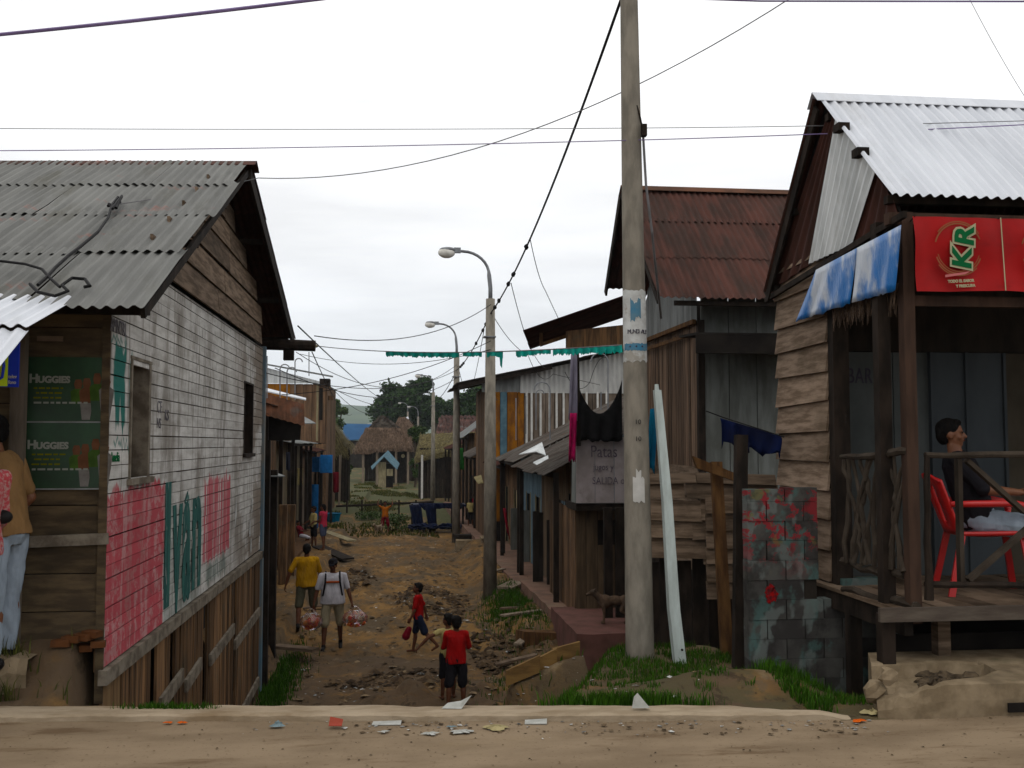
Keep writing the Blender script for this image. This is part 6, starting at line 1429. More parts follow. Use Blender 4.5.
b = MB(); b.boards_v((c.x-.02, LY, 0), (0, 1, 0), 6.5, -2.2, zt_, bw=.35, nrm=(1, 0, 0)); b.build('side_wall', 'wood_v', T)
b = MB(); b.box((a.x-2, LY+.06, -2.2), (c.x-.08, LY+6.5, zt_-.02)); b.build('wall_backing', 'dark', T)
b = MB(); b.boards_v((l_(300, 480).x, LY-.01, 0), (1, 0, 0), c.x-l_(300, 480).x, -2.2, l_(300, 444).z, bw=.3, nrm=(0, -1, 0)); b.build('lower_wall', 'wood_v', T)
b = MB(); q = l_(327, 398, 1); b.box((q.x-.05, LY+.8, q.z-.1), (q.x+.3, LY+1.2, q.z+.1)); b.build('bracket', 'wood_red', T)
# blue boxes/door
for (px0, px1, py0, py1, Y, m_, nm, lb, ct) in ((309, 319.5, 457, 472, 43.5, 'blue_paint', 'blue_cabinet', 'blue painted cabinet under the left lean-to roofs, left of two', 'cabinet'), (320, 332, 455, 473, 43, 'blue_paint', 'blue_cabinet', 'brighter blue painted cabinet under the left lean-to roofs, right of two', 'cabinet')):
    a, c = onY(px0, py1, Y), onY(px1, py0, Y); b = MB(); b.box((a.x, Y, a.z), (c.x, Y+.5, c.z)); T2 = thing(nm, lb, ct, (a.x, Y, a.z), 'blue cabinets on the left row'); b.build('box', m_, T2)
    b = MB(); b.box((a.x+.03, Y-.02, a.z+.03), ((a.x+c.x)/2-.01, Y-.004, c.z-.03)); b.build('door', m_, T2); b = MB(); b.box(((a.x+c.x)/2+.01, Y-.02, a.z+.03), (c.x-.03, Y-.004, c.z-.03)); b.build('door', m_, T2)
    b = MB(); b.box((a.x, Y, -2.1), (a.x+.08, Y+.1, a.z)); b.box((c.x-.08, Y, -2.1), (c.x, Y+.1, a.z)); b.box((a.x, Y+.38, -2.1), (a.x+.08, Y+.48, a.z)); b.box((c.x-.08, Y+.38, -2.1), (c.x, Y+.48, a.z)); b.build('stand', 'wood_dark', T2)
# the left shacks
GL = 'board shacks along the left side of the lane'
L1 = shack('board_shack', 'left shack with orange rusted roof nearest behind the white house', 17.5, 24, -3.5, -1.9, 2.35, 3.1, 'wood_v', 'roof_orange', ov=.35, depth=2.5, side=-1, posts=3, doors=((1, 2),), group=GL, jag=.1)
L2 = shack('board_shack', 'left shack with rusty upper roof edge and grey patch', 24.5, 31, -3.75, -1.9, 2.55, 3.5, 'wood_v', 'roof_orange', ov=.75, depth=2.5, side=-1, posts=3, doors=((1, 2, 'cream'), (4, 5)), group=GL, jag=.12, wall2='wood_red')
L3 = shack('board_shack', 'left shack with low grey sheet roof, cream trims and blue door', 32, 40, -3.9, -1.9, 1.62, 2.15, 'wood_mix', 'zinc_dull', ov=.65, depth=2.5, side=-1, posts=5, doors=((1, 2, 'cream'), (3.5, 4.5), (5.8, 7, 'blue_paint')), trim='cream', group=GL, jag=.08) if 'wood_mix' in M else (M.__setitem__('wood_mix', mat('mixed_board', (.20, .17, .12), (.10, .08, .06), (12, 12, 1), var=.5, bump=.3)) or shack('board_shack', 'left shack with low grey sheet roof, cream trims and blue door', 32, 40, -3.9, -1.9, 1.62, 2.15, 'wood_mix', 'zinc_dull', ov=.65, depth=2.5, side=-1, posts=5, doors=((1, 2, 'cream'), (3.5, 4.5), (5.8, 7, 'blue_paint')), trim='cream', group=GL, jag=.08))
L4 = shack('board_shack', 'dark left shack with blue boards before the tall plank house', 40.6, 47.5, -3.9, -1.95, 1.3, 1.9, 'wood_v', 'rust_wall', ov=.5, depth=2.2, side=-1, posts=3, doors=((1, 2.6, 'blue_paint'), (3.4, 4.6, 'cream')), group=GL)
b = MB(); q0, q1 = onY(308.5, 521, 41), onY(318, 521, 40.6); b.slab(V((q0.x, 41, -1.95)), V((q1.x, 40.6, -1.95)), V((q1.x, 40.6, .0)), V((q0.x, 41, .0)), (0, .05, 0)); b.build('door', 'blue_paint', L4)
M['mesh_fill'] = mat('stacked_rubble_screen', (.26, .21, .17), (.05, .04, .03), (9, 9, 9), detail=3, bump=.5, lo_=.45, hi=.52)
b = MB(); b.box((onY(266, 430, 32.2).x-1, 32.15, onY(270, 441, 32).z), (onY(291, 430, 32.2).x, 32.2, onY(270, 420, 32).z)); b.build('lattice_panel', 'mesh_fill', L3)
b = MB(); b.corr(onY(250, 389, 24.6), onY(250, 411, 24.3)-onY(250, 389, 24.6), onY(304, 404, 24.6)-onY(250, 389, 24.6), .16, .02); b.build('eave_sheet', 'roof_orange', L2)
b = MB(); b.slab(onY(255, 412, 24.8), onY(302, 416, 24.8), onY(300, 440, 24.8), onY(255, 441, 24.8), (0, .02, 0)); b.build('end_wall', 'dark', L2)
b = MB(); b.slab(onY(291, 424, 33), onY(316, 424, 33), onY(302, 416, 34.5), onY(299, 416, 34.5), (0, 0, .03)); b.build('loose_sheet', 'zinc_dull', L3)
b = MB(); b.slab(onY(262, 388, 27.5), onY(306, 399, 27.5), onY(306, 399, 26.5)+V((0, 0, -.04)), onY(262, 391, 26.5), (0, 0, .03)); b.build('loose_sheet', 'roof_silver', L2)
b = MB(); b.slab(onY(250, 477, 17), onY(285, 477, 17), onY(275, 473, 19.5), onY(250, 473, 19.5), (0, 0, .02)); b.build('loose_sheet', 'zinc_dull', L1)
# porch platform on the left with ramp plank
b = MB(); b.box((-4.0, 29.0, -2.1), (-2.95, 39, -1.62)); tag(b.build('wooden_porch', 'wood_brown', base=(-3.4, 30, -2)), 'low plank porch floor before the left shacks', 'porch')
def plank(px0, py0, px1, py1, Y0, Y1, w_, label, m_='wood_brown', name='plank', grp=None):
    a, c = onY(px0, py0, Y0), onY(px1, py1, Y1)
    for p in (a, c): p.z = max(p.z, gz(p.x, p.y)+.05)
    b = MB(); b.beam(a, c, w_, .05); return tag(b.build(name, m_, base=a), label, 'plank', grp)
plank(325, 533, 352, 541, 38, 36.0, .35, 'yellowish ramp plank sloping down from the left porch to the lane', 'cream')
plank(318, 556, 348, 559, 33, 31.5, .45, 'dark flat plank lying on the dirt before the woman in pink', 'wood_dark')
plank(283, 574, 300, 568, 29, 30.0, .3, 'pale short plank lying beside the left fence posts', 'wood_silver')
plank(275, 646, 316, 650, 17.6, 17.2, .22, 'grey plank lying across the ditch below the man with bags', 'wood_h')
plank(505, 588, 518, 582, 22.4, 22.9, .40, 'pale broken board lying on rubble beside the first lamp pole', 'wood_pale')
# posts at the corner behind the white house
for i, (px, y0, y1, Y, m_) in enumerate(((266, 440, 690, 15.2, 'wood_dark'), (273, 470, 640, 17.2, 'wood_dim'), (283, 505, 562, 25, 'wood_red'), (291, 505, 565, 26.5, 'wood_red'))):
    if m_ == 'wood_dim': m_ = 'wood_dark'
    a, c = onY(px, y0, Y), onY(px, y1, Y); wd = .008*Y; b = MB(); b.box((a.x-wd/2, Y, min(c.z, -1.9)-.2), (a.x+wd/2, Y+wd, a.z))
    tag(b.build('fence_post', m_, base=(a.x, Y, -2)), ['thick dark post at the far corner of the white house', 'dark leaning post just beyond the white house', 'short reddish board post on the left, nearer of two', 'short reddish board post on the left, farther of two'][i], 'post')
# hooked masts left
for i, (px, py0, Y, lp) in enumerate(((267, 356, 24, 0), (280, 369, 26, .12), (287, 372, 26, .12), (295, 362, 28, .1), (309, 352, 34, 0))):
    a = onY(px, 395 if i < 4 else 376, Y)
    mast(px, py0, (398, 398, 402, 400, 376)[i], Y, ['thin straight pipe nearest the white house', 'thin hooked pipe above orange roof, left of the hooked pair', 'thin hooked pipe above orange roof, right of the hooked pair', 'taller thin hooked pipe above the orange roof', 'thin pipe on top of the tall plank house'][i], .022, lp or None, 'thin electricity pipes above the left roofs')
# thatched shelter on left, behind plank house
random.seed(48)
T = thing('thatched_shelter', 'ragged straw roofed shelter beside the tall plank house', 'shelter', (-4, 58, -2))
v_ = lambda px, py, dy=0: onY(px, py, 58+dy)
b = MB(); ea, ri = (v_(352, 446, 5), v_(346, 449)), (v_(327, 417, 5), v_(324, 418))
thatch_roof(b, ea, ri, 7, 8, .3, .3); straw(b, ea, ri, 900, .8, .04); ea, ri = (v_(324, 452), v_(347, 450)), (v_(322, 417, .4), v_(326, 417.5, .4)); thatch_roof(b, ea, ri, 6, 7, .2, .3); straw(b, ea, ri, 500, .9, .04); b.build('roof', 'thatch_g', T)
for px in (333, 345):
    q = MB(); c = v_(px, 470, .5); q.beam((c.x, 58.5, -2.1), (c.x, 58.5, v_(px, 447).z), .16, .16); q.build('post', 'wood_dark', T)
b = MB(); b.boards_v((v_(322, 450).x, 60, 0), (1, 0, 0), 1.5, -2.1, v_(320, 444).z, bw=.3, nrm=(0, -1, 0), skip=.1); b.build('wall', 'wood_dark', T)
# blue tarp stall in the lane
random.seed(49)
T = thing('market_stall', 'low stall frame draped with dark blue tarpaulin at the lane edge', 'stall', (1.3, 42.4, -2))
z_ = lambda px, py, dy=0: onY(px, py, 42.4+dy)
for px in (412, 430, 452, 463):
    q = MB(); c = z_(px, 528); q.beam((c.x, 42.5, -2.1), (c.x, 42.5, z_(px, 504).z), .08, .08); q.build('post', 'wood_dark', T)
b = MB(); b.box((z_(411, 505).x, 42.4, z_(411, 507).z), (z_(466, 505).x, 43.6, z_(411, 505).z)); b.build('table_top', 'blue_tarp', T)
for P in ([(409, 505), (421, 504), (424, 528), (414, 529)], [(424, 503), (436, 503), (437, 529), (429, 529)], [(418, 503), (448, 503), (452, 508), (424, 510)], [(440, 503), (462, 503), (462, 509), (446, 508)]):
    o = hang([z_(px, py, -.05) for px, py in P], 'draped_tarpaulin', 'blue_tarp', T, .08, ax=1, rag=.03)
    for v in o.data.vertices: v.co -= V((1.3, 42.4, -2))*0
for i, (px, r) in enumerate(((414, .22), (422, .26), (432, .24), (446, .26), (455, .22))):
    c = z_(px, 529-r*10, -.3); b = MB(); b.ball(c, (r*1.2, r, r*.5), 12, 8, jit=.35); tag(b.build('bundle', 'blue_tarp', base=c), ['dark blue bundle at the left foot of the stall', 'second dark blue bundle from the left by the stall', 'middle dark blue bundle beneath the stall', 'fourth dark blue bundle from the left by the stall', 'rightmost dark blue bundle, beside the second lamp pole'][i], 'bundle', 'dark bundles on the ground at the stall')
# concrete lumps and ditch blocks
rock(onZ(470, 549, -1.95)+V((0, 0, -.05)), (.52, .32, .38), 'slab', 'concrete_lump', 'long flat concrete lump beside the walkway edge, left of two', 'concrete lump', None, 1, True, .1)
rock(onZ(486, 553, -1.95)+V((0, 0, -.05)), (.20, .2, .62), 'slab', 'concrete_lump', 'upright concrete stump beside the walkway edge, right of two', 'concrete lump', None, 2, True, .2)
rock(onZ(461, 540, -1.95)+V((.12, -.3, -.08)), (.42, .34, .32), 'dim', 'tub', 'dark tub standing at the foot of the second lamp pole', 'tub', None, 3, True, 0)
rock(onZ(543, 650, -1.95)+V((0, 0, -.05)), (.42, .3, .42), 'wood_brown', 'earth_block', 'brown block in the ditch before the walkway end, left of two', 'block', None, 4, True, .1)
rock(onZ(556, 646, -1.95)+V((.05, 0, .1)), (.20, .16, .30), 'redwalk', 'earth_block', 'dark hollow block in the ditch before the walkway end, right of two', 'block', None, 5, True, 0)
# fence of sticks across the far grass
T = thing('stick_fence', 'low dark fence line of sticks crossing the grass behind the orange shirted child', 'fence', (-2, 52, -2))
b = MB(); b.tube([onY(336+i*14, 506-i*.6+random.uniform(-.4, .4), 50) for i in range(8)], .06, 6); b.build('rail', 'wood_dark', T)
for px in (347, 362, 381, 399, 416):
    q = MB(); c = onY(px, 500, 50); q.beam((c.x, 50, -2.2), (c.x, 50, c.z), .08, .08); q.build('post', 'wood_dark', T)
o = hang([onY(458, 448, 41), onY(463, 448, 41), onY(464, 470, 41), onY(459, 469, 41)], 'hanging_cloth', mat('green_cloth', (.04, .17, .04), (.03, .1, .03), (5, 5, 5), bump=.3), None, .05, n=6, ax=1, fold=1.2); tag(o, 'narrow green cloth hanging beside the second lamp pole', 'cloth')
T = thing('awning', 'small yellow and blue awning sticking out above the walkway', 'awning', (3.0, 37, .2))
b = MB(); b.slab(onY(474, 478, 37), onY(487, 474, 37), onY(487, 483, 36), onY(478, 484, 36), (0, 0, .04)); b.build('sheet', 'scrap_yellow', T); b = MB(); b.slab(onY(490, 475, 37), onY(502, 476, 37), onY(500, 481, 36), onY(489, 481, 36), (0, 0, .04)); b.build('sheet', 'navy_cloth', T)
o = hang([onY(503, 508, 28.5), onY(506, 508, 28.5), onY(510, 540, 28), onY(507, 532, 28)], 'hanging_cloth', 'c_maroon', None, .05, n=6, ax=1, fold=1.2); tag(o, 'dark red cloth hanging at the walkway before the shacks', 'cloth')

# clutter hanging along the left row
random.seed(50)
for i, (px0, py0, px1, py1, Y, m_, lb) in enumerate(((297, 468, 303, 484, 37, 'c_cream', 'pale cloth hung under the left lean-to roof before the cream boards'), (333, 472, 339, 492, 50, 'c_maroon', 'faded red cloth hanging at the straw roofed shelter'), (286, 452, 290, 470, 31, 'c_bluegrey', 'blue grey cloth hung under the nearer left lean-to roof'))):
    o = hang([onY(px0, py0, Y), onY(px1, py0, Y), onY(px1, py1, Y), onY(px0, py1+1, Y)], 'hanging_cloth', m_, None, .05, n=8, ax=1, rag=.05, fold=1.3); tag(o, lb, 'cloth')
T = thing('plastic_tub', 'small teal tub standing on the ground at the end of the left row', 'tub', (onY(333, 520, 45).x, 45, -1.9))
b = MB(); c = T.location; b.tube([V(c), V(c)+V((0, 0, .45))], [.25, .34], 16); b.build('tub', 'blue_cloth', T)
b = MB(); b.tube([V(c)+V((.36*math.cos(t*.63), .36*math.sin(t*.63), .45)) for t in range(11)], .02, 6); b.build('rim', 'blue_cloth', T)
for i, (px, Y, h, m_) in enumerate(((294, 36, 2.6, 'cream'), (303, 39.5, 2.5, 'wood_pale'), (313, 44.5, 2.3, 'wood_pale'), (329, 49, 3.0, 'wood_dark'), (339, 56, 3.0, 'wood_pale'))):
    c = onY(px, 500, Y); b = MB(); b.beam((c.x, Y, -2.1), (c.x+.05, Y, -2.0+h), .12, .12); tag(b.build('roof_prop', m_, base=(c.x, Y, -2)), ['cream painted roof prop, nearest of the left row props', 'greyed roof prop, second of the left row props', 'greyed roof prop beside the blue cabinets', 'dark roof prop at the corner of the tall plank house', 'greyed roof prop under the straw shelter'][i], 'post', 'props holding the left lean-to roofs')

random.seed(51)
for i, (x, y, a, l) in enumerate(((2.3, 18.9, .5, .9), (2.35, 20.0, -.4, .7), (2.15, 17.4, 1.2, .8), (1.9, 16.4, .2, .7), (2.4, 25.5, .9, .9), (-1.7, 22.5, .3, 1.0))):
    z = gz(x, y)+.05; dx, dy = math.cos(a)*l/2, math.sin(a)*l/2; b = MB(); b.beam((x-dx, y-dy, z), (x+dx, y+dy, z+random.uniform(-.02, .14)), .14, .03)
    tag(b.build('loose_plank', 'wood_h' if i % 2 else 'wood_pale', base=(x, y, z)), ['pale loose plank in the rubble right of the first lamp', 'brown loose plank beside the maroon walkway edge', 'pale loose plank nearest the maroon walkway end', 'brown loose plank nearest the stepped plank edging', 'pale loose plank just beyond the first lamp', 'brown loose plank left of the man in yellow'][i], 'plank', 'loose planks lying along the lane')
# ================================================================== PEOPLE
def remesh(b, name, m, parent, vox, smooth=2, loc=None, fold=0):
    me = bpy.data.meshes.new('t'); me.from_pydata([tuple(v) for v in b.v], [], b.f); me.update()
    t = bpy.data.objects.new('t', me); COL.objects.link(t)
    md = t.modifiers.new('r', 'REMESH'); md.mode = 'VOXEL'; md.voxel_size = vox
    if smooth: s_ = t.modifiers.new('s', 'SMOOTH'); s_.factor = .5; s_.iterations = smooth
    r = evalmesh(t, name); bpy.data.objects.remove(t)
    r.polygons.foreach_set('use_smooth', [True]*len(r.polygons)); r.materials.clear(); r.materials.append(M[m] if isinstance(m, str) else m)
    if fold:
        sd = random.uniform(0, 50); nn = [v.normal.copy() for v in r.vertices]
        for v, q in zip(r.vertices, nn): c = v.co; v.co = c+q*fold*(mnoise.noise(V((c.x*9, c.y*9, c.z*5+sd)))+.7*abs(mnoise.noise(V((c.x*20+sd, c.y*20, c.z*9+c.x*14))))-.2)
        r.update()
    o = bpy.data.objects.new(name, r); COL.objects.link(o); o.parent = parent
    return o
def person(label, loc, rz, H=1.7, lean=0, twist=0, legs=((0, 0, 3), (0, 0, 3)), arms=((0, 8, 10, 0), (0, 8, 10, 0)), shirt=('c_red', .45), pants=('c_navy', .45), shoes=None,
           skin='skin_far', hair=1.0, head=(0, 0), sit=False, vox=.009, wide=1.0, group=None, cap=None, tight=1.0, curl=35, long_hair=False, extra=None):
    """one continuous remeshed body with clothing children; local frame: faces +Y, x<0 is the person's left ... right leg first"""
    k = H/1.7; S = lambda v: v*k
    T = thing('person', label, 'person', (0, 0, 0), group)
    thigh, shin, foot_h = S(.415), S(.405), S(.075)
    J = {}
    def leg(side, f, kn, ab):
        f, kn, ab = R_(f), R_(kn), R_(ab); d1 = V((side*math.sin(ab), math.sin(f)*math.cos(ab), -math.cos(f)*math.cos(ab))); d2 = V((side*math.sin(ab)*.5, math.sin(f-kn), -math.cos(f-kn))).normalized()
        return d1, d2, f-kn
    L_ = [leg(sd, *a) for sd, a in zip((1, -1), legs)]
    pz = max(-(d1.z*thigh+d2.z*shin) for d1, d2, _ in L_)+foot_h
    if sit is not False and sit is not True: pz = sit
    pel = V((0, 0, pz)); Rl = Matrix.Rotation(R_(-lean), 3, 'X') @ Matrix.Rotation(R_(twist), 3, 'Z')
    up = lambda x, y, z: pel+Rl @ V((S(x)*(wide if abs(x) > .02 else 1), S(y), S(z)))
    B = MB(); SH = MB(); PT = MB()
    hips = []
    for sd, (d1, d2, an) in zip((1, -1), L_):
        h = pel+V((sd*S(.088)*wide, 0, 0)); kn = h+d1*thigh; an_ = kn+d2*shin; hips.append((h, kn, an_, d1, d2))
        B.cone(h, kn, S(.078), S(.054), 12); B.cone(kn, kn.lerp(an_, .35)+V((0, -S(.012), 0)), S(.050), S(.052), 12); B.cone(kn.lerp(an_, .35)+V((0, -S(.012), 0)), an_, S(.051), S(.034), 12)
        fd = V((sd*.15, 1, -.12)).normalized()
        if sit is False and d2.y < -.3: fd = V((0, .75, -.65)).normalized()
        toe = an_+V((0, 0, -S(.035)))+fd*S(.15); B.cone(an_+V((0, -S(.03), -S(.035))), toe, S(.034), S(.026), 10); B.cone(an_, an_+V((0, 0, -S(.03))), S(.033), S(.034), 10)
        if shoes:
            q = MB(); q.cone(an_+V((0, -S(.035), -S(.038))), toe, S(.042), S(.034), 12); q.cone(an_, an_+V((0, 0, -S(.03))), S(.04), S(.042), 10); remesh(q, 'shoe', shoes, T, vox, 1)
        pl = pants[1]; e1 = min(1, pl*2)
        PT.cone(h, h.lerp(kn, e1), S(.098), S(.098)+(S(.068)-S(.098))*e1*(.55 if pl < .7 else 1)+.004, 14)
        if pl > .5: PT.cone(kn, kn.lerp(an_, (pl-.5)*2), S(.068), S(.055), 12)
    # torso
    X_, Y_ = Rl @ V((1, 0, 0)), Rl @ V((0, 1, 0))
    def secs(L__, add=0, ys=1): return [(up(0, yo, z), X_*(S(a*wide)+add), Y_*((S(b_)+add)*ys)) for z, a, b_, yo in L__]
    prof = [(-.075, .10, .085, 0), (-.03, .145, .105, 0), (.03, .156, .112, 0), (.10, .146, .106, .004), (.18, .137, .100, .006), (.27, .145, .104, .004), (.36, .160, .110, 0), (.43, .165, .104, 0), (.485, .125, .080, 0), (.52, .07, .06, 0)]
    B.loft(secs(prof)); B.ball(up(0, 0, -.02), (S(.150)*wide, S(.108), S(.10)), 16, 12)
    B.cone(up(-.125, 0, .462), up(.125, 0, .462), S(.056), S(.056), 12)
    B.cone(up(0, -.005, .46), up(0, .01, .585), S(.056), S(.050), 12)
    PT.loft([(pel+V((0, 0, S(z))), V((S(a)*wide, 0, 0)), V((0, S(b_), 0))) for z, a, b_ in ((-.10, .12, .10), (-.04, .172, .128), (.04, .170, .126), (.10, .155, .115))])
    SH.loft([(up(0, yo, z), X_*(S(a)*wide*tt), Y_*(S(b_)*tt)) for z, a, b_, yo, tt in ((-.05, .178, .134, .002, tight), (.0, .178, .136, .004, tight), (.08, .172, .136, .010, tight), (.18, .164, .130, .010, tight), (.28, .165, .126, .004, 1+(tight-1)*.6), (.37, .176, .128, 0, 1), (.44, .180, .120, 0, 1), (.495, .130, .094, 0, 1), (.525, .078, .070, 0, 1))], 24)
    SH.cone(up(-.125, 0, .462), up(.125, 0, .462), S(.068), S(.068), 12)
    hands = []
    for sd, (f, ab, el, inw) in zip((1, -1), arms):
        f, ab, el, inw = R_(f), R_(ab), R_(el), R_(inw)
        s0 = up(sd*.175, 0, .465); d1 = Rl @ V((sd*math.sin(ab), math.sin(f)*math.cos(ab), -math.cos(f)*math.cos(ab)))
        e_ = s0+d1*S(.275); d2 = Rl @ V((sd*math.sin(ab)*.6-sd*math.sin(inw), math.sin(f+el)*math.cos(inw), -math.cos(f+el)*math.cos(inw))); d2.normalize()
        wr = e_+d2*S(.245)
        B.cone(s0, e_, S(.047), S(.036), 12); B.cone(e_, e_.lerp(wr, .3), S(.037), S(.038), 12); B.cone(e_.lerp(wr, .3), wr, S(.038), S(.025), 12)
        # hand: palm, four fingers of unequal length, thumb from the side
        ac = V((1, 0, 0)) if abs(d2.x) < .8 else V((0, 1, 0)); ac = (ac-d2*ac.dot(d2)).normalized(); 
        if abs(d2.z) > .6: ac = (V((0, 1, 0))-d2*d2.y).normalized()
        pn = d2.cross(ac).normalized(); 
        if pn.x*sd > 0: pn = -pn
        for q in (-.028, -.010, .010, .028): B.cone(wr+ac*S(q*.6), wr+d2*S(.085)+ac*S(q), S(.016), S(.0135), 8)
        cu = R_(curl)
        for q, ln in ((-.032, .060), (-.011, .074), (.011, .080), (.032, .070)):
            p0 = wr+d2*S(.088)+ac*S(q); da = d2*math.cos(cu)+pn*math.sin(cu); p1 = p0+da*S(ln*.5); db = d2*math.cos(cu*2.1)+pn*math.sin(cu*2.1); p2 = p1+db*S(ln*.5)
            B.cone(p0, p1, S(.0098), S(.0090), 8); B.cone(p1, p2, S(.0090), S(.0076), 8)
        p0 = wr+d2*S(.02)+ac*S(.024); td = (d2*.75+ac*.6+pn*.35).normalized(); p1 = p0+td*S(.045); B.cone(p0, p1, S(.0135), S(.011), 8); B.cone(p1, p1+(d2*.9+pn*.4).normalized()*S(.03), S(.011), S(.009), 8)
        hands.append(wr+d2*S(.10))
        sl = shirt[1]
        if sl > 0:
            e1 = min(1, sl*2); SH.cone(s0+V((0, 0, -S(.004))), s0.lerp(e_, e1), S(.064), S(.064)-S(.012)*e1, 12)
            if sl > .5: SH.cone(e_, e_.lerp(wr, (sl-.5)*2), S(.050), S(.036), 12)
    # head
    hc = up(0, .018, .665); yw, ti = R_(head[0]), R_(head[1]); Rh = Matrix.Rotation(yw, 3, 'Z') @ Matrix.Rotation(ti, 3, 'X')
    hk = (1.0 if H > 1.45 else 1.18)
    h = lambda x, y, z: hc+Rh @ V((S(x)*hk, S(y)*hk, S(z)*hk))
    sz = lambda *a: tuple(S(c)*hk for c in a)
    B.ball(h(0, -.008, .022), sz(.073, .090, .088), 18, 14, Rh); B.ball(h(0, .022, -.038), sz(.055, .062, .062), 14, 12, Rh); B.ball(h(0, .055, -.078), sz(.026, .022, .020), 10, 8, Rh)
    B.cone(h(0, .080, .005), h(0, .097, -.025), S(.009)*hk, S(.015)*hk, 8); B.cone(h(-.035, .070, .022), h(.035, .070, .022), S(.013)*hk, S(.013)*hk, 8)
    B.cone(h(-.016, .075, -.054), h(.016, .075, -.054), S(.011)*hk, S(.011)*hk, 8)
    for sd in (1, -1): B.ball(h(sd*.073, -.005, -.008), sz(.010, .020, .032), 8, 8, Rh); B.ball(h(sd*.042, .055, -.028), sz(.022, .022, .022), 8, 8, Rh)
    remesh(B, 'body', skin, T, vox)
    for sd in (1, -1): q = MB(); q.ball(h(sd*.030, .079, .006), sz(.012, .007, .007), 10, 8, Rh); q.build('eye', 'eye', None, smooth=True).parent = T
    q = MB(); q.ball(h(0, .0865, -.054), sz(.024, .005, .006), 12, 8, Rh); q.build('mouth', 'lip', None, smooth=True).parent = T
    HR = MB(); HR.ball(h(0, -.020, .038), sz(.083, .092, .088), 18, 14, Rh); HR.ball(h(0, -.052, .0), sz(.070, .058, .080), 14, 10, Rh)
    HR.ball(h(0, .035, .085), sz(.055, .045, .030), 12, 8, Rh)
    if long_hair: HR.ball(h(0, -.085, -.02), sz(.06, .05, .10), 12, 10, Rh); HR.cone(h(0, -.09, -.06), h(0, -.10, -.17), S(.04), S(.02), 10)
    for v in HR.v: v += V((random.uniform(-.003, .003), random.uniform(-.003, .003), random.uniform(-.003, .003)))
    remesh(HR, 'hair', 'hair', T, vox, 1)
    if cap:
        q = MB(); q.ball(h(0, -.012, .052), sz(.090, .102, .078), 16, 12, Rh); q.slab(h(-.06, .07, .035), h(.06, .07, .035), h(.045, .155, .018), h(-.045, .155, .018), Rh @ V((0, 0, S(.012)))); remesh(q, 'cap', cap, T, vox, 1)
    remesh(SH, 'shirt', shirt[0], T, vox, fold=.016); remesh(PT, 'trousers' if pants[1] > .6 else 'shorts', pants[0], T, vox, fold=.016)
    T.location = loc; T.rotation_euler = (0, 0, R_(rz))
    T['hands'] = 0; del T['hands']
    return T, hands, up
def gpt(px, py, hint=None):
    """ground point under a pixel (iterating on the uneven lane)"""
    z = -1.95
    for _ in range(12): p = onZ(px, py, z); z = .5*z+.5*gz(p.x, p.y)
    p.z = gz(p.x, p.y)+.0; return p
random.seed(61)
wt = lambda T, p: Matrix.LocRotScale(T.location, T.rotation_euler, None) @ p
# man with bags, walking towards the camera
p = gpt(332, 648)
T, hd, up = person('man in pale shirt and grey cap walking toward camera with two bags of fruit', p, 184, 1.62, lean=2, legs=((14, 6, 5), (-10, 14, 5)), arms=((4, 16, 14, -4), (2, 17, 12, -6)), shirt=('c_white', .42), pants=('c_khaki', .52), shoes='leather', cap='c_dark', head=(-10, -8), wide=1.18, tight=1.12, curl=55)
for sd in (1, -1):
    q = MB(); q.tube([up(sd*.10, -.13, .15), up(sd*.115, -.125, .38), up(sd*.11, -.02, .535), up(sd*.11, .10, .47), up(sd*.115, .135, .36), up(sd*.15, .10, .12), up(sd*.15, -.02, .08)], .018, 6); q.build('backpack_strap', 'c_dark', None).parent = T
q = MB(); q.ball(up(0, -.20, .26), (.15, .11, .22), 12, 10); remesh(q, 'backpack', 'c_dark', T, .012)
q = MB(); q.tube([up(-.10, .115, .365), up(-.05, .139, .37), up(.0, .143, .37), up(.05, .139, .37), up(.10, .115, .365)], .018, 6); q.build('shirt_stripe', 'c_stripe', None).parent = T
def fruit_bag(hp, label, r, seed):
    random.seed(seed); c = hp+V((0, 0, -.20))
    Tb = thing('bag_of_fruit', label, 'bag', (c.x, c.y, c.z-.1), 'clear bags of red fruit carried by the man'); 
    for i in range(17):
        a, b_ = random.uniform(0, 6.28), random.uniform(0, .8); f = MB(); f.ball(c+V((math.cos(a)*b_*r, math.sin(a)*b_*r*.6, random.uniform(-.10, .07))), .042, 10, 7); f.build('fruit', 'fruit', Tb, smooth=True)
    f = MB(); f.ball(c+V((0, 0, -.02)), (r*1.2, r*.85, .15), 14, 10, jit=.05); f.build('bag_film', 'bagfilm', Tb, smooth=True)
    f = MB(); f.tube([c+V((-r*.6, 0, .08)), hp+V((-.02, 0, 0)), hp+V((.02, 0, 0)), c+V((r*.6, 0, .08))], [.03, .012, .012, .03], 7); f.build('bag_handles', 'bagfilm', Tb)
bpy.context.view_layer.update()
fruit_bag(wt(T, hd[0])+V((-.02, -.02, 0)), 'clear bag of red fruit in the hand nearer the yellow shirted man', .17, 1)
fruit_bag(wt(T, hd[1])+V((.04, -.02, .02)), 'clear bag of red fruit in the hand on the open lane side', .19, 2)
random.seed(62)
p = gpt(306, 629)
T, hd, up = person('man in mustard yellow t shirt walking away up the lane', p, 8, 1.70, lean=1, legs=((10, 4, 6), (-14, 18, 7)), arms=((8, 14, 28, 0), (-16, 30, 12, 0)), shirt=('c_yellow', .42), pants=('c_olive', .52), shoes='leather', head=(-6, 4), wide=1.10, tight=1.12)
q = MB(); c = wt(T, hd[1])+V((.20, .12, .62)); q = MB(); 
p = gpt(418, 653)
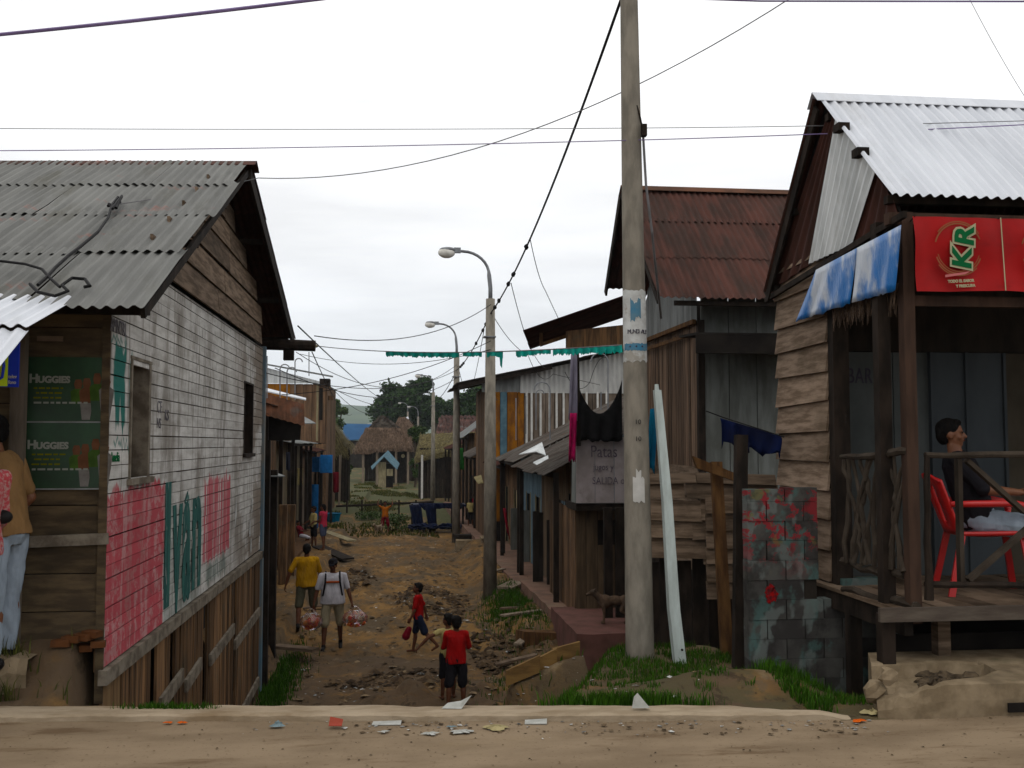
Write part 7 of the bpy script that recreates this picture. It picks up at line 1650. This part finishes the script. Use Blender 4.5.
T, hd, up = person('child in red shirt and dark shorts walking to the left', p, 84, 1.22, legs=((10, 2, 3), (-24, 22, 3)), arms=((-26, 6, 12, 0), (12, 6, 14, 0)), shirt=('c_red', .42), pants=('c_navy', .46), head=(0, 6))
b = MB(); c = p+V((-.16, -.05, .42)); b.cone(c, c+V((-.05, 0, -.12)), .05, .07, 8); o = b.build('red_bag', 'c_maroon', None, base=c); tag(o, 'dark red bag in the hand of the child in red walking left', 'bag')
random.seed(63)
p = gpt(456, 710)
T, hd, up = person('boy in red t shirt and black shorts seen from behind at the kerb', p, 4, 1.27, legs=((2, 2, 5), (-3, 4, 6)), arms=((18, 14, 62, 30), (16, 14, 66, 30)), shirt=('c_red', .46), pants=('c_dark', .56), head=(8, 2), vox=.0075, tight=1.06)
p2 = gpt(448, 699)
T, hd, up = person('small child in yellow shirt mostly hidden behind the boy in red, arm stretched left', p2, 20, 1.18, legs=((0, 0, 3), (0, 0, 3)), arms=((10, 8, 20, 0), (12, 66, 2, -20)), shirt=('c_cream', .22), pants=('c_dark', .5), head=(30, 4), vox=.0085)
p = gpt(323, 550)
person('woman in pink top and blue grey shorts standing by the left porch', p, 60, 1.48, legs=((6, 2, 3), (-6, 4, 3)), arms=((10, 8, 60, 10), (6, 8, 70, 20)), shirt=('c_pink', .12), pants=('c_bluegrey', .38), head=(10, 6), long_hair=True, vox=.012, wide=.94)
p = gpt(313, 548); p.y += .2
person('child in pale yellow top held close beside the woman in pink', p, 120, 1.36, legs=((2, 2, 3), (-2, 2, 3)), arms=((20, 10, 40, 0), (15, 10, 40, 0)), shirt=('c_cream', .4), pants=('c_dark', .45), vox=.012, wide=.9)
p = onY(301, 529, 34.5); p.z = -1.62
person('small child sitting on the left porch edge in dark clothes', p, -110, 1.1, lean=-18, legs=((80, 95, 6), (74, 90, 6)), arms=((30, 10, 40, 0), (30, 10, 40, 0)), shirt=('c_maroon', .45), pants=('c_white', .5), sit=.16, vox=.012)
p = gpt(385, 534)
person('child in orange shirt and dark red shorts with hands behind head', p, 176, 1.33, legs=((4, 2, 8), (-2, 2, 8)), arms=((150, 48, 70, 30), (150, 48, 70, 30)), shirt=('c_orange', .3), pants=('c_maroon', .62), vox=.012)
p = onY(475, 523, 41.5); p.z = -1.72
person('child in dark red top standing by the walkway wall beyond the first lamp', p, -60, 1.30, legs=((4, 2, 3), (-4, 2, 3)), arms=((6, 8, 20, 0), (6, 8, 20, 0)), shirt=('c_maroon', .5), pants=('c_dark', .9), vox=.012)
p = onY(470.5, 525, 41.0); p.z = -1.72
person('small child in whitish top standing on the walkway beside the dark red one', p, -20, 1.12, legs=((4, 2, 3), (-4, 2, 3)), arms=((6, 8, 20, 0), (6, 8, 20, 0)), shirt=('c_cream', .45), pants=('c_dark', .7), vox=.012)
# seated man on the veranda
random.seed(64)
T, hd, up = person('man in black shirt and pale blue shorts sitting in the red chair', V((cx-.03, cy+.015, ZF)), -117, 1.68, lean=-16, legs=((84, 84, 7), (80, 74, 8)), arms=((22, 10, 48, 18), (20, 10, 50, 20)), shirt=('c_dark', .48), pants=('c_denim', .5), shoes='leather', skin='skin', head=(-4, 4), sit=.53, vox=.0075, wide=1.02)
# couple at the left edge, before the shop
random.seed(65)
pl = onY(3, 655, 6.62); LZ = max(.2, gz(pl.x-.1, 6.95)); 
T, hd, up = person('man in tan t shirt and pale jeans standing at the left edge', V((pl.x-.115, 6.90, LZ+.0)), 74, 1.66, lean=9, legs=((3, 1, 2), (-2, 1, 3)), arms=((-12, 8, 62, 22), (-16, 24, 58, -4)), shirt=('c_tan', .38), pants=('c_denim', .96), shoes='leather', skin='skin', head=(14, -2), vox=.0065, wide=1.08, tight=1.06, curl=60)
hb = wt(T, hd[1])
pw = onY(-14, 640, 6.3)
T, hd, up = person('woman in pink flowered blouse and pale trousers at left edge, mostly out of view', V((pw.x-.145, 6.48, .17)), 60, 1.58, legs=((2, 1, 2), (-2, 1, 3)), arms=((6, 8, 30, 10), (-2, 12, 30, 24)), shirt=('c_floral', .72), pants=('c_denim', .9), shoes='leather', skin='skin', vox=.007)
b = MB(); hb = onY(2, 517, 6.55); b.ball(hb, (.065, .04, .045), 12, 8); o = b.build('handbag', 'leather', None, smooth=True, base=hb); tag(o, 'small black handbag held at the left edge by the woman in pink', 'bag')

# ================================================================== DOGS
def dog(label, loc, rz, k, fur, legf, tail=(-.05, .45)):
    T = thing('dog', label, 'dog', (0, 0, 0)); B = MB(); c = lambda x, y, z: V((x*k, y*k, z*k))
    B.ball(c(0, .14, .36), c(.085, .13, .115), 14, 10); B.ball(c(0, -.03, .375), c(.072, .15, .085), 14, 10); B.ball(c(0, -.19, .375), c(.078, .10, .095), 12, 10)
    B.cone(c(0, .20, .40), c(0, .285, .475), .072*k, .058*k, 10); B.ball(c(0, .325, .505), c(.056, .068, .055), 12, 10); B.cone(c(0, .36, .49), c(0, .435, .47), .034*k, .024*k, 8)
    for s_ in (1, -1):
        B.cone(c(s_*.036, .305, .535), c(s_*.062, .29, .575), .020*k, .008*k, 6)
        B.cone(c(s_*.055, .16, .31), c(s_*.055, .15, .17), .038*k, .022*k, 8); B.cone(c(s_*.055, .15, .17), c(s_*.055, .155, .035), .020*k, .015*k, 8); B.cone(c(s_*.055, .15, .022), c(s_*.055, .195, .016), .020*k, .016*k, 8)
        B.cone(c(s_*.055, -.20, .35), c(s_*.06, -.13, .22), .055*k, .032*k, 8); B.cone(c(s_*.06, -.13, .22), c(s_*.06, -.25, .135), .028*k, .018*k, 8); B.cone(c(s_*.06, -.25, .135), c(s_*.06, -.225, .03), .017*k, .014*k, 8); B.cone(c(s_*.06, -.23, .020), c(s_*.06, -.185, .016), .019*k, .015*k, 8)
    B.tube([c(0, -.26, .42), c(0, -.33, .50), c(0, -.35, .58), c(0, -.31, .64)], [.022*k, .018*k, .014*k, .008*k], 8)
    remesh(B, 'body', fur, T, .011)
    for s_ in (1, -1): q = MB(); q.ball(c(s_*.030, .378, .522), .007*k, 6, 5); q.build('eye', 'eye', None).parent = T
    q = MB(); q.ball(c(0, .456, .476), .011*k, 6, 5); q.build('nose', 'eye', None).parent = T
    T.location = loc; T.rotation_euler = (0, 0, R_(rz)); return T
d_ = onY(606, 627, 16.0); dog('brown dog with pale legs standing on the maroon walkway end', V((d_.x+.12, 16.0, -1.25)), 82, .98, mat('brown_cream_dog_fur', (.13, .09, .065), (.055, .04, .03), (9, 9, 9), bump=.5), None)
p = gpt(378, 536); dog('small cream dog beside the child in the orange shirt', p, 150, .95, 'dogfur2', None)

# ================================================================== STREET LAMPS
random.seed(66)
LP = thing('street_lamp', 'first and nearest street lamp on the lane, tall concrete pole with curved arm', 'street lamp', (0, 0, 0), 'street lamps along the right side of the lane')
hp = 7.02
b = MB(); b.tube([(0, 0, -.4), (0, 0, hp*.5), (0, 0, hp)], [.165, .135, .105], 18); b.build('pole', 'concrete', LP, smooth=True)
b = MB(); pts = [V((0, 0, hp-.15)), V((0, 0, hp+.25)), V((-.03, 0, hp+.55))]
for i in range(1, 9): t = math.pi/2*i/8; pts.append(V((-.03-.62*(1-math.cos(t)), 0, hp+.55+.56*math.sin(t))))
pts.append(V((-.80, 0, hp+1.12))); b.tube(pts, [.05]*3+[.034]*9, 8); b.build('arm', 'metal', LP, smooth=True)
b = MB(); b.box((-.86, -.05, hp+1.07), (-.70, .05, hp+1.19)); b.ball(V((-1.0, 0, hp+1.14)), (.20, .11, .065), 14, 10); b.build('lamp_head', 'metal', LP, smooth=False)
b = MB(); b.ball(V((-1.03, 0, hp+1.07)), (.20, .12, .13), 14, 10); b.build('lamp_bowl', 'lampglass', LP, smooth=True)
b = MB(); b.beam((-.02, -.14, hp-.9), (-.02, .14, hp-.9), .28, .03); b.build('clamp', 'metal', LP)
lamps = [(2.09, 23.17), (2.14, 38.0), (2.2, 66.5), (2.05, 113), (1.0, 127)]
lbl = ['', 'second street lamp, rising behind the dark blue stall', 'third street lamp, rising in front of the straw roof', 'fourth street lamp with small round bowl against the dark tree', 'farthest street lamp above the thatched hut, almost lost before the tree']
LO = [LP]
for i, (x, y) in enumerate(lamps):
    o = LP if i == 0 else copy_tree(LP)
    o.location = (x, y, -2.0+(0, .05, 0, -.4, .6)[i]); o.rotation_euler = (0, 0, (0, .12, .05, 0, 0)[i]); 
    if i: o['label'] = lbl[i]; LO.append(o)

# ================================================================== CABLES
def cable(pts, sag, r, label, m='cable', name='overhead_cable', knots=(), grp=None, n=22, parent=None):
    b = MB(); P = []
    for i in range(len(pts)-1):
        a, c = V(pts[i]), V(pts[i+1]); sg = sag[i] if isinstance(sag, (list, tuple)) else sag
        for k in range(n+(i == len(pts)-2)):
            t = k/n; P.append(a.lerp(c, t)+V((0, 0, -4*sg*t*(1-t))))
    b.tube(P, r, 6)
    for kk in knots:
        f = kk*(len(P)-1); i = int(f); c = P[i].lerp(P[min(i+1, len(P)-1)], f-i); b.ball(c, (r*2.6, r*5, r*3.2), 7, 5, jit=.2)
    o = b.build(name, m, base=P[0]); return tag(o, label, 'cable', grp)
lt = lambda i, dz=-.9: V((lamps[i][0], lamps[i][1]-.14, -2+hp+dz))
cable([CABLE_TOP, lt(0, -.35), lt(1, -.6), lt(2, -.6), lt(3, -.6)], [.42, .18, .3, .3], .016, 'thick bundled black cable running from the tall pole along all lamp poles', knots=(.145, .176, .19, .22, .235, .262, .275, .29, .33, .43, .445, .46))
EV = V((-1.3, 15.4, 3.28))
def thin(a, c, sag, label, r=.010, grp='thin house wires between the lamps and roofs', m='cable', pts=None):
    return cable(pts or [a, c], sag, r*.75, label, m, 'house_wire', grp=grp)
thin(lt(0, -.15), EV, .35, 'uppermost wire from the first lamp to the white house eave', .011)
thin(lt(0, -1.0), V((-2.3, 20, 2.6)), .25, 'second wire from the first lamp down to the left rusted roof', .011)
thin(lt(0, -1.2), onY(300, 354, 26), .30, 'third wire from the first lamp down to the left row', .010)
thin(lt(1, -.6), onY(262, 372, 20), .5, 'wire from the second lamp sagging over the left shacks', .013)
thin(lt(1, -.9), onY(275, 368, 22), .7, 'lower wire from the second lamp sagging over the left shacks', .013)
thin(lt(1, -.4), onY(296, 352, 26), .9, 'lowest curved wire between second lamp and left pipes', .012)
thin(lt(2, -.6), onY(322, 382, 48), .8, 'wire from the third lamp to the tall plank house', .018)
thin(onY(298, 326, 15.8), onY(380, 398, 60), .1, 'wire falling from the white house eave toward the thatched hut', .016)
thin(onY(312, 352, 15.4), onY(352, 414, 60), .4, 'thin wire falling from the eave beam past the plank house', .012)
thin(onY(330, 386, 48), onY(378, 412, 90), .6, 'wire from the tall plank house down to the thatched hut', .02)
# drops on the right
P_ = lambda px, py, Y: onY(px, py, Y)
thin(None, None, [.1, .0], 'wire dropping from the bundled cable to the rusty overhang', .008, pts=[P_(530, 238, 14.2), P_(545, 290, 16), P_(560, 322, 17.2)])
thin(None, None, [.05, .1], 'wire from the bundled cable down past the lamp to the pale band', .010, pts=[P_(511, 283, 18), P_(527, 340, 22), P_(545, 368, 27)])
thin(None, None, [.15, .35, .0], 'wire looping from the first lamp pole to the corrugated band', .011, pts=[P_(491, 312, 23.0), P_(528, 355, 26), P_(553, 374, 29), P_(600, 385, 33)])
thin(None, None, [.3], 'wire hanging between the first lamp and orange planks', .011, pts=[P_(486, 352, 23.1), P_(498, 400, 33.7)])
thin(None, None, [.2], 'thin wire dropping behind the first lamp to the far roofs', .011, pts=[P_(484, 330, 23.3), P_(470, 392, 40)])
thin(None, None, [.3], 'wire dropping from the second lamp toward grey roof', .014, pts=[P_(458, 366, 37.8), P_(474, 410, 50)])
thin(None, None, [.3, -.25], 'looped wire on the pale corrugated band', .012, pts=[P_(565, 372, 26), P_(590, 382, 28), P_(607, 358, 28)])
# wires across the street
cable([onY(-260, 151, 9), onY(640, 140, 8.2), onY(1250, 112, 6.2)], [.03, .02], .0040, 'dark wire crossing the whole street at pole insulator height, lower of a pair', 'cable_violet', name='street_wire')
cable([onY(-260, 126, 9.4), onY(640, 128, 8.3), onY(1250, 113, 6.2)], [.02, .02], .0030, 'faint wire crossing the whole street just above the darker one', 'cable_thin', name='street_wire')
cable([onY(-300, 60, 5.6), onY(420, -14, 5.2), onY(1300, -200, 4.5)], [.03, .05], .0095, 'thick violet grey wire crossing the top left of the view', 'cable_violet', name='street_wire')
cable([onY(560, -6, 6.8), onY(760, 1, 7), onY(1400, 2, 6.4)], [.0, .0], .0065, 'violet grey wire along the very top right of the view', 'cable_violet', name='street_wire')
cable([onroof(112, 205), onY(258, 178, 11.0), onY(800, -8, 8.2), onY(1100, -160, 7)], [.02, .46, .1], .0050, 'thin wire rising from the left grey roof across the sky past the tall pole', 'cable_thin', name='street_wire')
cable([onY(960, -20, 8), onY(1040, 120, 8)], [.05], .0022, 'hair thin wire slanting over the bright roof at far right', 'cable_thin', name='street_wire')
# bunting
random.seed(67)
A_, B_ = onY(317, 346, 15.4), onY(622, 345, 8.25)
T = thing('bunting', 'torn turquoise plastic bunting strung across the lane to the tall pole', 'bunting', A_)
def bp(f): return A_.lerp(B_, f)+V((0, 0, -4*.08*f*(1-f)))
b = MB(); b.tube([bp(i/40) for i in range(41)], .006, 5); b.build('string', 'cable_thin', T)
def fpx(px):
    lo_, hi_ = 0, 1
    for _ in range(30):
        m = (lo_+hi_)/2; d = bp(m)-EYE; x = 512+1000*d.dot(RGT)/d.dot(FWD)
        if x < px: lo_ = m
        else: hi_ = m
    return lo_
for a, c, h0, h1 in ((386, 459, 4.5, 5), (463, 482, 4, 4.5), (487, 499, 5, 4), (516, 551, 6, 4), (553, 622, 6, 8)):
    b = MB(); fa, fc = fpx(a), fpx(c); n = max(6, int((c-a)*.9)); vs = []
    for i in range(n+1):
        f = fa+(fc-fa)*i/n; p = bp(f); d = p.y/1000; h = (h0+(h1-h0)*i/n)*d*random.uniform(.75, 1.2); wv = .03*math.sin(i*.9)
        vs += [p+V((0, 0, .004)), p+V((0, wv*.5, -h*.5)), p+V((0, wv, -h))]
    b.add(vs, [(3*i+k, 3*i+3+k, 3*i+4+k, 3*i+1+k) for i in range(n) for k in (0, 1)]); o = b.build('strip', 'teal', T); md = o.modifiers.new('t', 'SOLIDIFY'); md.thickness = .003
b = MB(); f0, f1 = fpx(496), fpx(503); p, q = bp(f0), bp(f1); d = p.y/1000; b.slab(p, q, q+V((0, 0, -7*d)), p+V((0, 0, -5*d)), (0, .004, 0)); b.slab(p.lerp(q, .45)+V((0, -.005, 0)), q+V((0, -.005, 0)), q+V((-.01, -.005, -17*d)), p.lerp(q, .6)+V((0, -.005, -14*d)), (0, .004, 0)); b.build('loose_end', 'teal', T)
b = MB(); b.ball(A_+V((-.05, 0, 0)), (.07, .04, .03), 8, 6, jit=.2); b.build('knot', 'cream', T)

# ================================================================== TREES
def tree(label, base, height, crown, m, n, leaf, seed, clusters=14, group='trees beyond the roofs', trunk_r=.3):
    """crown = (cx, cz, rx, rz) relative to the base"""
    random.seed(seed); T = thing('leafy_tree', label, 'tree', base, group); bx = V(base)
    b = MB(); b.tube([bx, bx+V((.1, 0, height*.35)), bx+V((crown[0]*.6, 0, height*.6)), bx+V((crown[0], 0, crown[1]+crown[3]*.5))], [trunk_r, trunk_r*.75, trunk_r*.5, .05], 8); tr = b.build('trunk', 'bark', T)
    C = []
    for i in range(clusters):
        a, e_ = random.uniform(0, 6.28), random.uniform(-1, 1); rr = random.uniform(.45, .95); q = math.sqrt(1-e_*e_)
        C.append((bx+V((crown[0]+math.cos(a)*q*crown[2]*rr, math.sin(a)*q*crown[2]*rr, crown[1]+e_*crown[3]*rr)), random.uniform(.34, .58)*min(crown[2], crown[3])))
    b2 = MB()
    for c, r in C[:9]: b2.tube([bx+V((crown[0]*.5, 0, height*.5)), (bx+V((crown[0], 0, crown[1])) + c)/2+V((random.uniform(-.4, .4), 0, 0)), c], [trunk_r*.4, trunk_r*.22, .04], 5)
    b2.build('branches', 'bark', T)
    vs, fs = [], []
    for _ in range(n):
        c, r = random.choice(C); d = V((random.gauss(0, 1), random.gauss(0, 1), random.gauss(0, 1))).normalized()*r*random.random()**.5*random.uniform(.6, 1.25); p = c+V((d.x*1.15, d.y*1.15, d.z*.9))-bx
        u = V((random.gauss(0, 1), random.gauss(0, 1), random.gauss(0, .6))).normalized(); w_ = u.cross(V((random.gauss(0, 1), random.gauss(0, 1), random.gauss(0, 1)))).normalized(); s_ = leaf*random.uniform(.6, 1.3)
        k = len(vs); vs += [p-u*s_, p-w_*s_*.55, p+u*s_, p+w_*s_*.55]; fs.append((k, k+1, k+2, k+3))
    me = bpy.data.meshes.new('crown'); me.from_pydata([tuple(v) for v in vs], [], fs); me.materials.append(M[m]); o = bpy.data.objects.new('crown', me); COL.objects.link(o); o.parent = T
    return T
tp = lambda px, py, Y: onY(px, py, Y)
def treepx(label, x0, x1, ytop, ybot, Y, m, n, leaf, seed, cl=16, trunk=.35):
    a, c = tp((x0+x1)/2, ytop, Y), tp((x0+x1)/2, ybot, Y); rx = (x1-x0)/2000*Y; rz_ = (a.z-c.z)/2
    return tree(label, (a.x, Y, -2.2), c.z+rz_+2.2, (0, c.z+rz_+2.2, rx*1.02, rz_*1.05), m, n, leaf, seed, cl, trunk_r=trunk)
treepx('tallest dark dense tree, right part of the clump behind the thatched huts', 402, 440, 377, 432, 150, 'leaf', 15000, .30, 71, 26, .5)
treepx('broad dark dense tree, left part of the clump behind the thatched huts', 374, 414, 384, 430, 152, 'leaf', 13000, .30, 72, 24, .5)
treepx('dark low tree closing the clump beside the mottled roof', 424, 446, 396, 428, 146, 'leaf', 6000, .28, 73, 12)
treepx('dark tree seen between the second lamp and the orange planks', 460, 496, 388, 424, 120, 'leaf', 9000, .25, 74, 18)
treepx('dark bushy tree low between the third and second lamps', 440, 466, 400, 428, 158, 'leaf', 6000, .3, 75, 14)
treepx('smaller tree seen between the plank house and the hills', 326, 347, 401, 426, 130, 'leaf2', 4500, .22, 76, 10)
treepx('bright green bush between thatched roofs left of third lamp', 408, 424, 424, 446, 93, 'leaf2', 4000, .13, 77, 9, .15)
treepx('low green bushes right of the small blue roofed stall', 410, 420, 452, 478, 86, 'leaf2', 2500, .13, 78, 8, .12)
treepx('leafy shrub at the foot of the straw roofed shelter', 338, 352, 455, 480, 62, 'leaf2', 2500, .09, 79, 8, .08)
# hedge mass on the skyline
def shrub(px, py, Y, r, h, n, leaf, label, m='leaf2', seed=1):
    random.seed(seed); p = gpt(px, py) if Y is None else V((onY(px, py, Y).x, Y, gz(onY(px, py, Y).x, Y)))
    T = thing('shrub', label, 'plant', p, 'plants growing along the lane'); b = MB()
    for i in range(6): a = random.uniform(0, 6.28); b.tube([p, p+V((math.cos(a)*r*.4, math.sin(a)*r*.4, h*.8))], [.012, .005], 5)
    b.build('stems', 'bark', T); b = MB()
    for _ in range(n):
        a = random.uniform(0, 6.28); q = p+V((math.cos(a)*r*random.random()**.6, math.sin(a)*r*random.random()**.6, h*random.uniform(.15, 1)))
        u = V((random.gauss(0, 1), random.gauss(0, 1), random.gauss(0, 1))).normalized(); w_ = u.cross(V((random.gauss(0, 1), random.gauss(0, 1), 1))).normalized(); s_ = leaf*random.uniform(.6, 1.3); b.add([q-u*s_, q-w_*s_*.5, q+u*s_, q+w_*s_*.5], [(0, 1, 2, 3)])
    b.build('leaves', m, T)
shrub(396, 531, None, .5, .7, 500, .06, 'bright green plant beside the child in orange', seed=1); shrub(370, 520, None, .7, .4, 500, .06, 'low green plant left of the child in orange', seed=2)
shrub(521, 600, None, .35, .55, 350, .04, 'ragged green plant beside the first lamp pole', seed=3); shrub(536, 612, None, .30, .60, 260, .04, 'tall thin plant by the ditch near the walkway end', 'weeds', seed=4)
# ================================================================== HAZE
b = MB(); b.box((-1900, -60, -4.0), (1900, 2700, 115)); hz = b.build('haze', 'dark')
m = bpy.data.materials.new('haze_air'); m.use_nodes = True; nt = m.node_tree; nt.nodes.clear()
o = N(nt, 'ShaderNodeOutputMaterial'); pv = N(nt, 'ShaderNodeVolumePrincipled'); pv.inputs['Density'].default_value = .00022; pv.inputs['Color'].default_value = (.80, .88, .95, 1)
L(nt, pv.outputs[0], o.inputs['Volume']); hz.data.materials.clear(); hz.data.materials.append(m); tag(hz, 'thin pale air over the lane', kind='stuff')
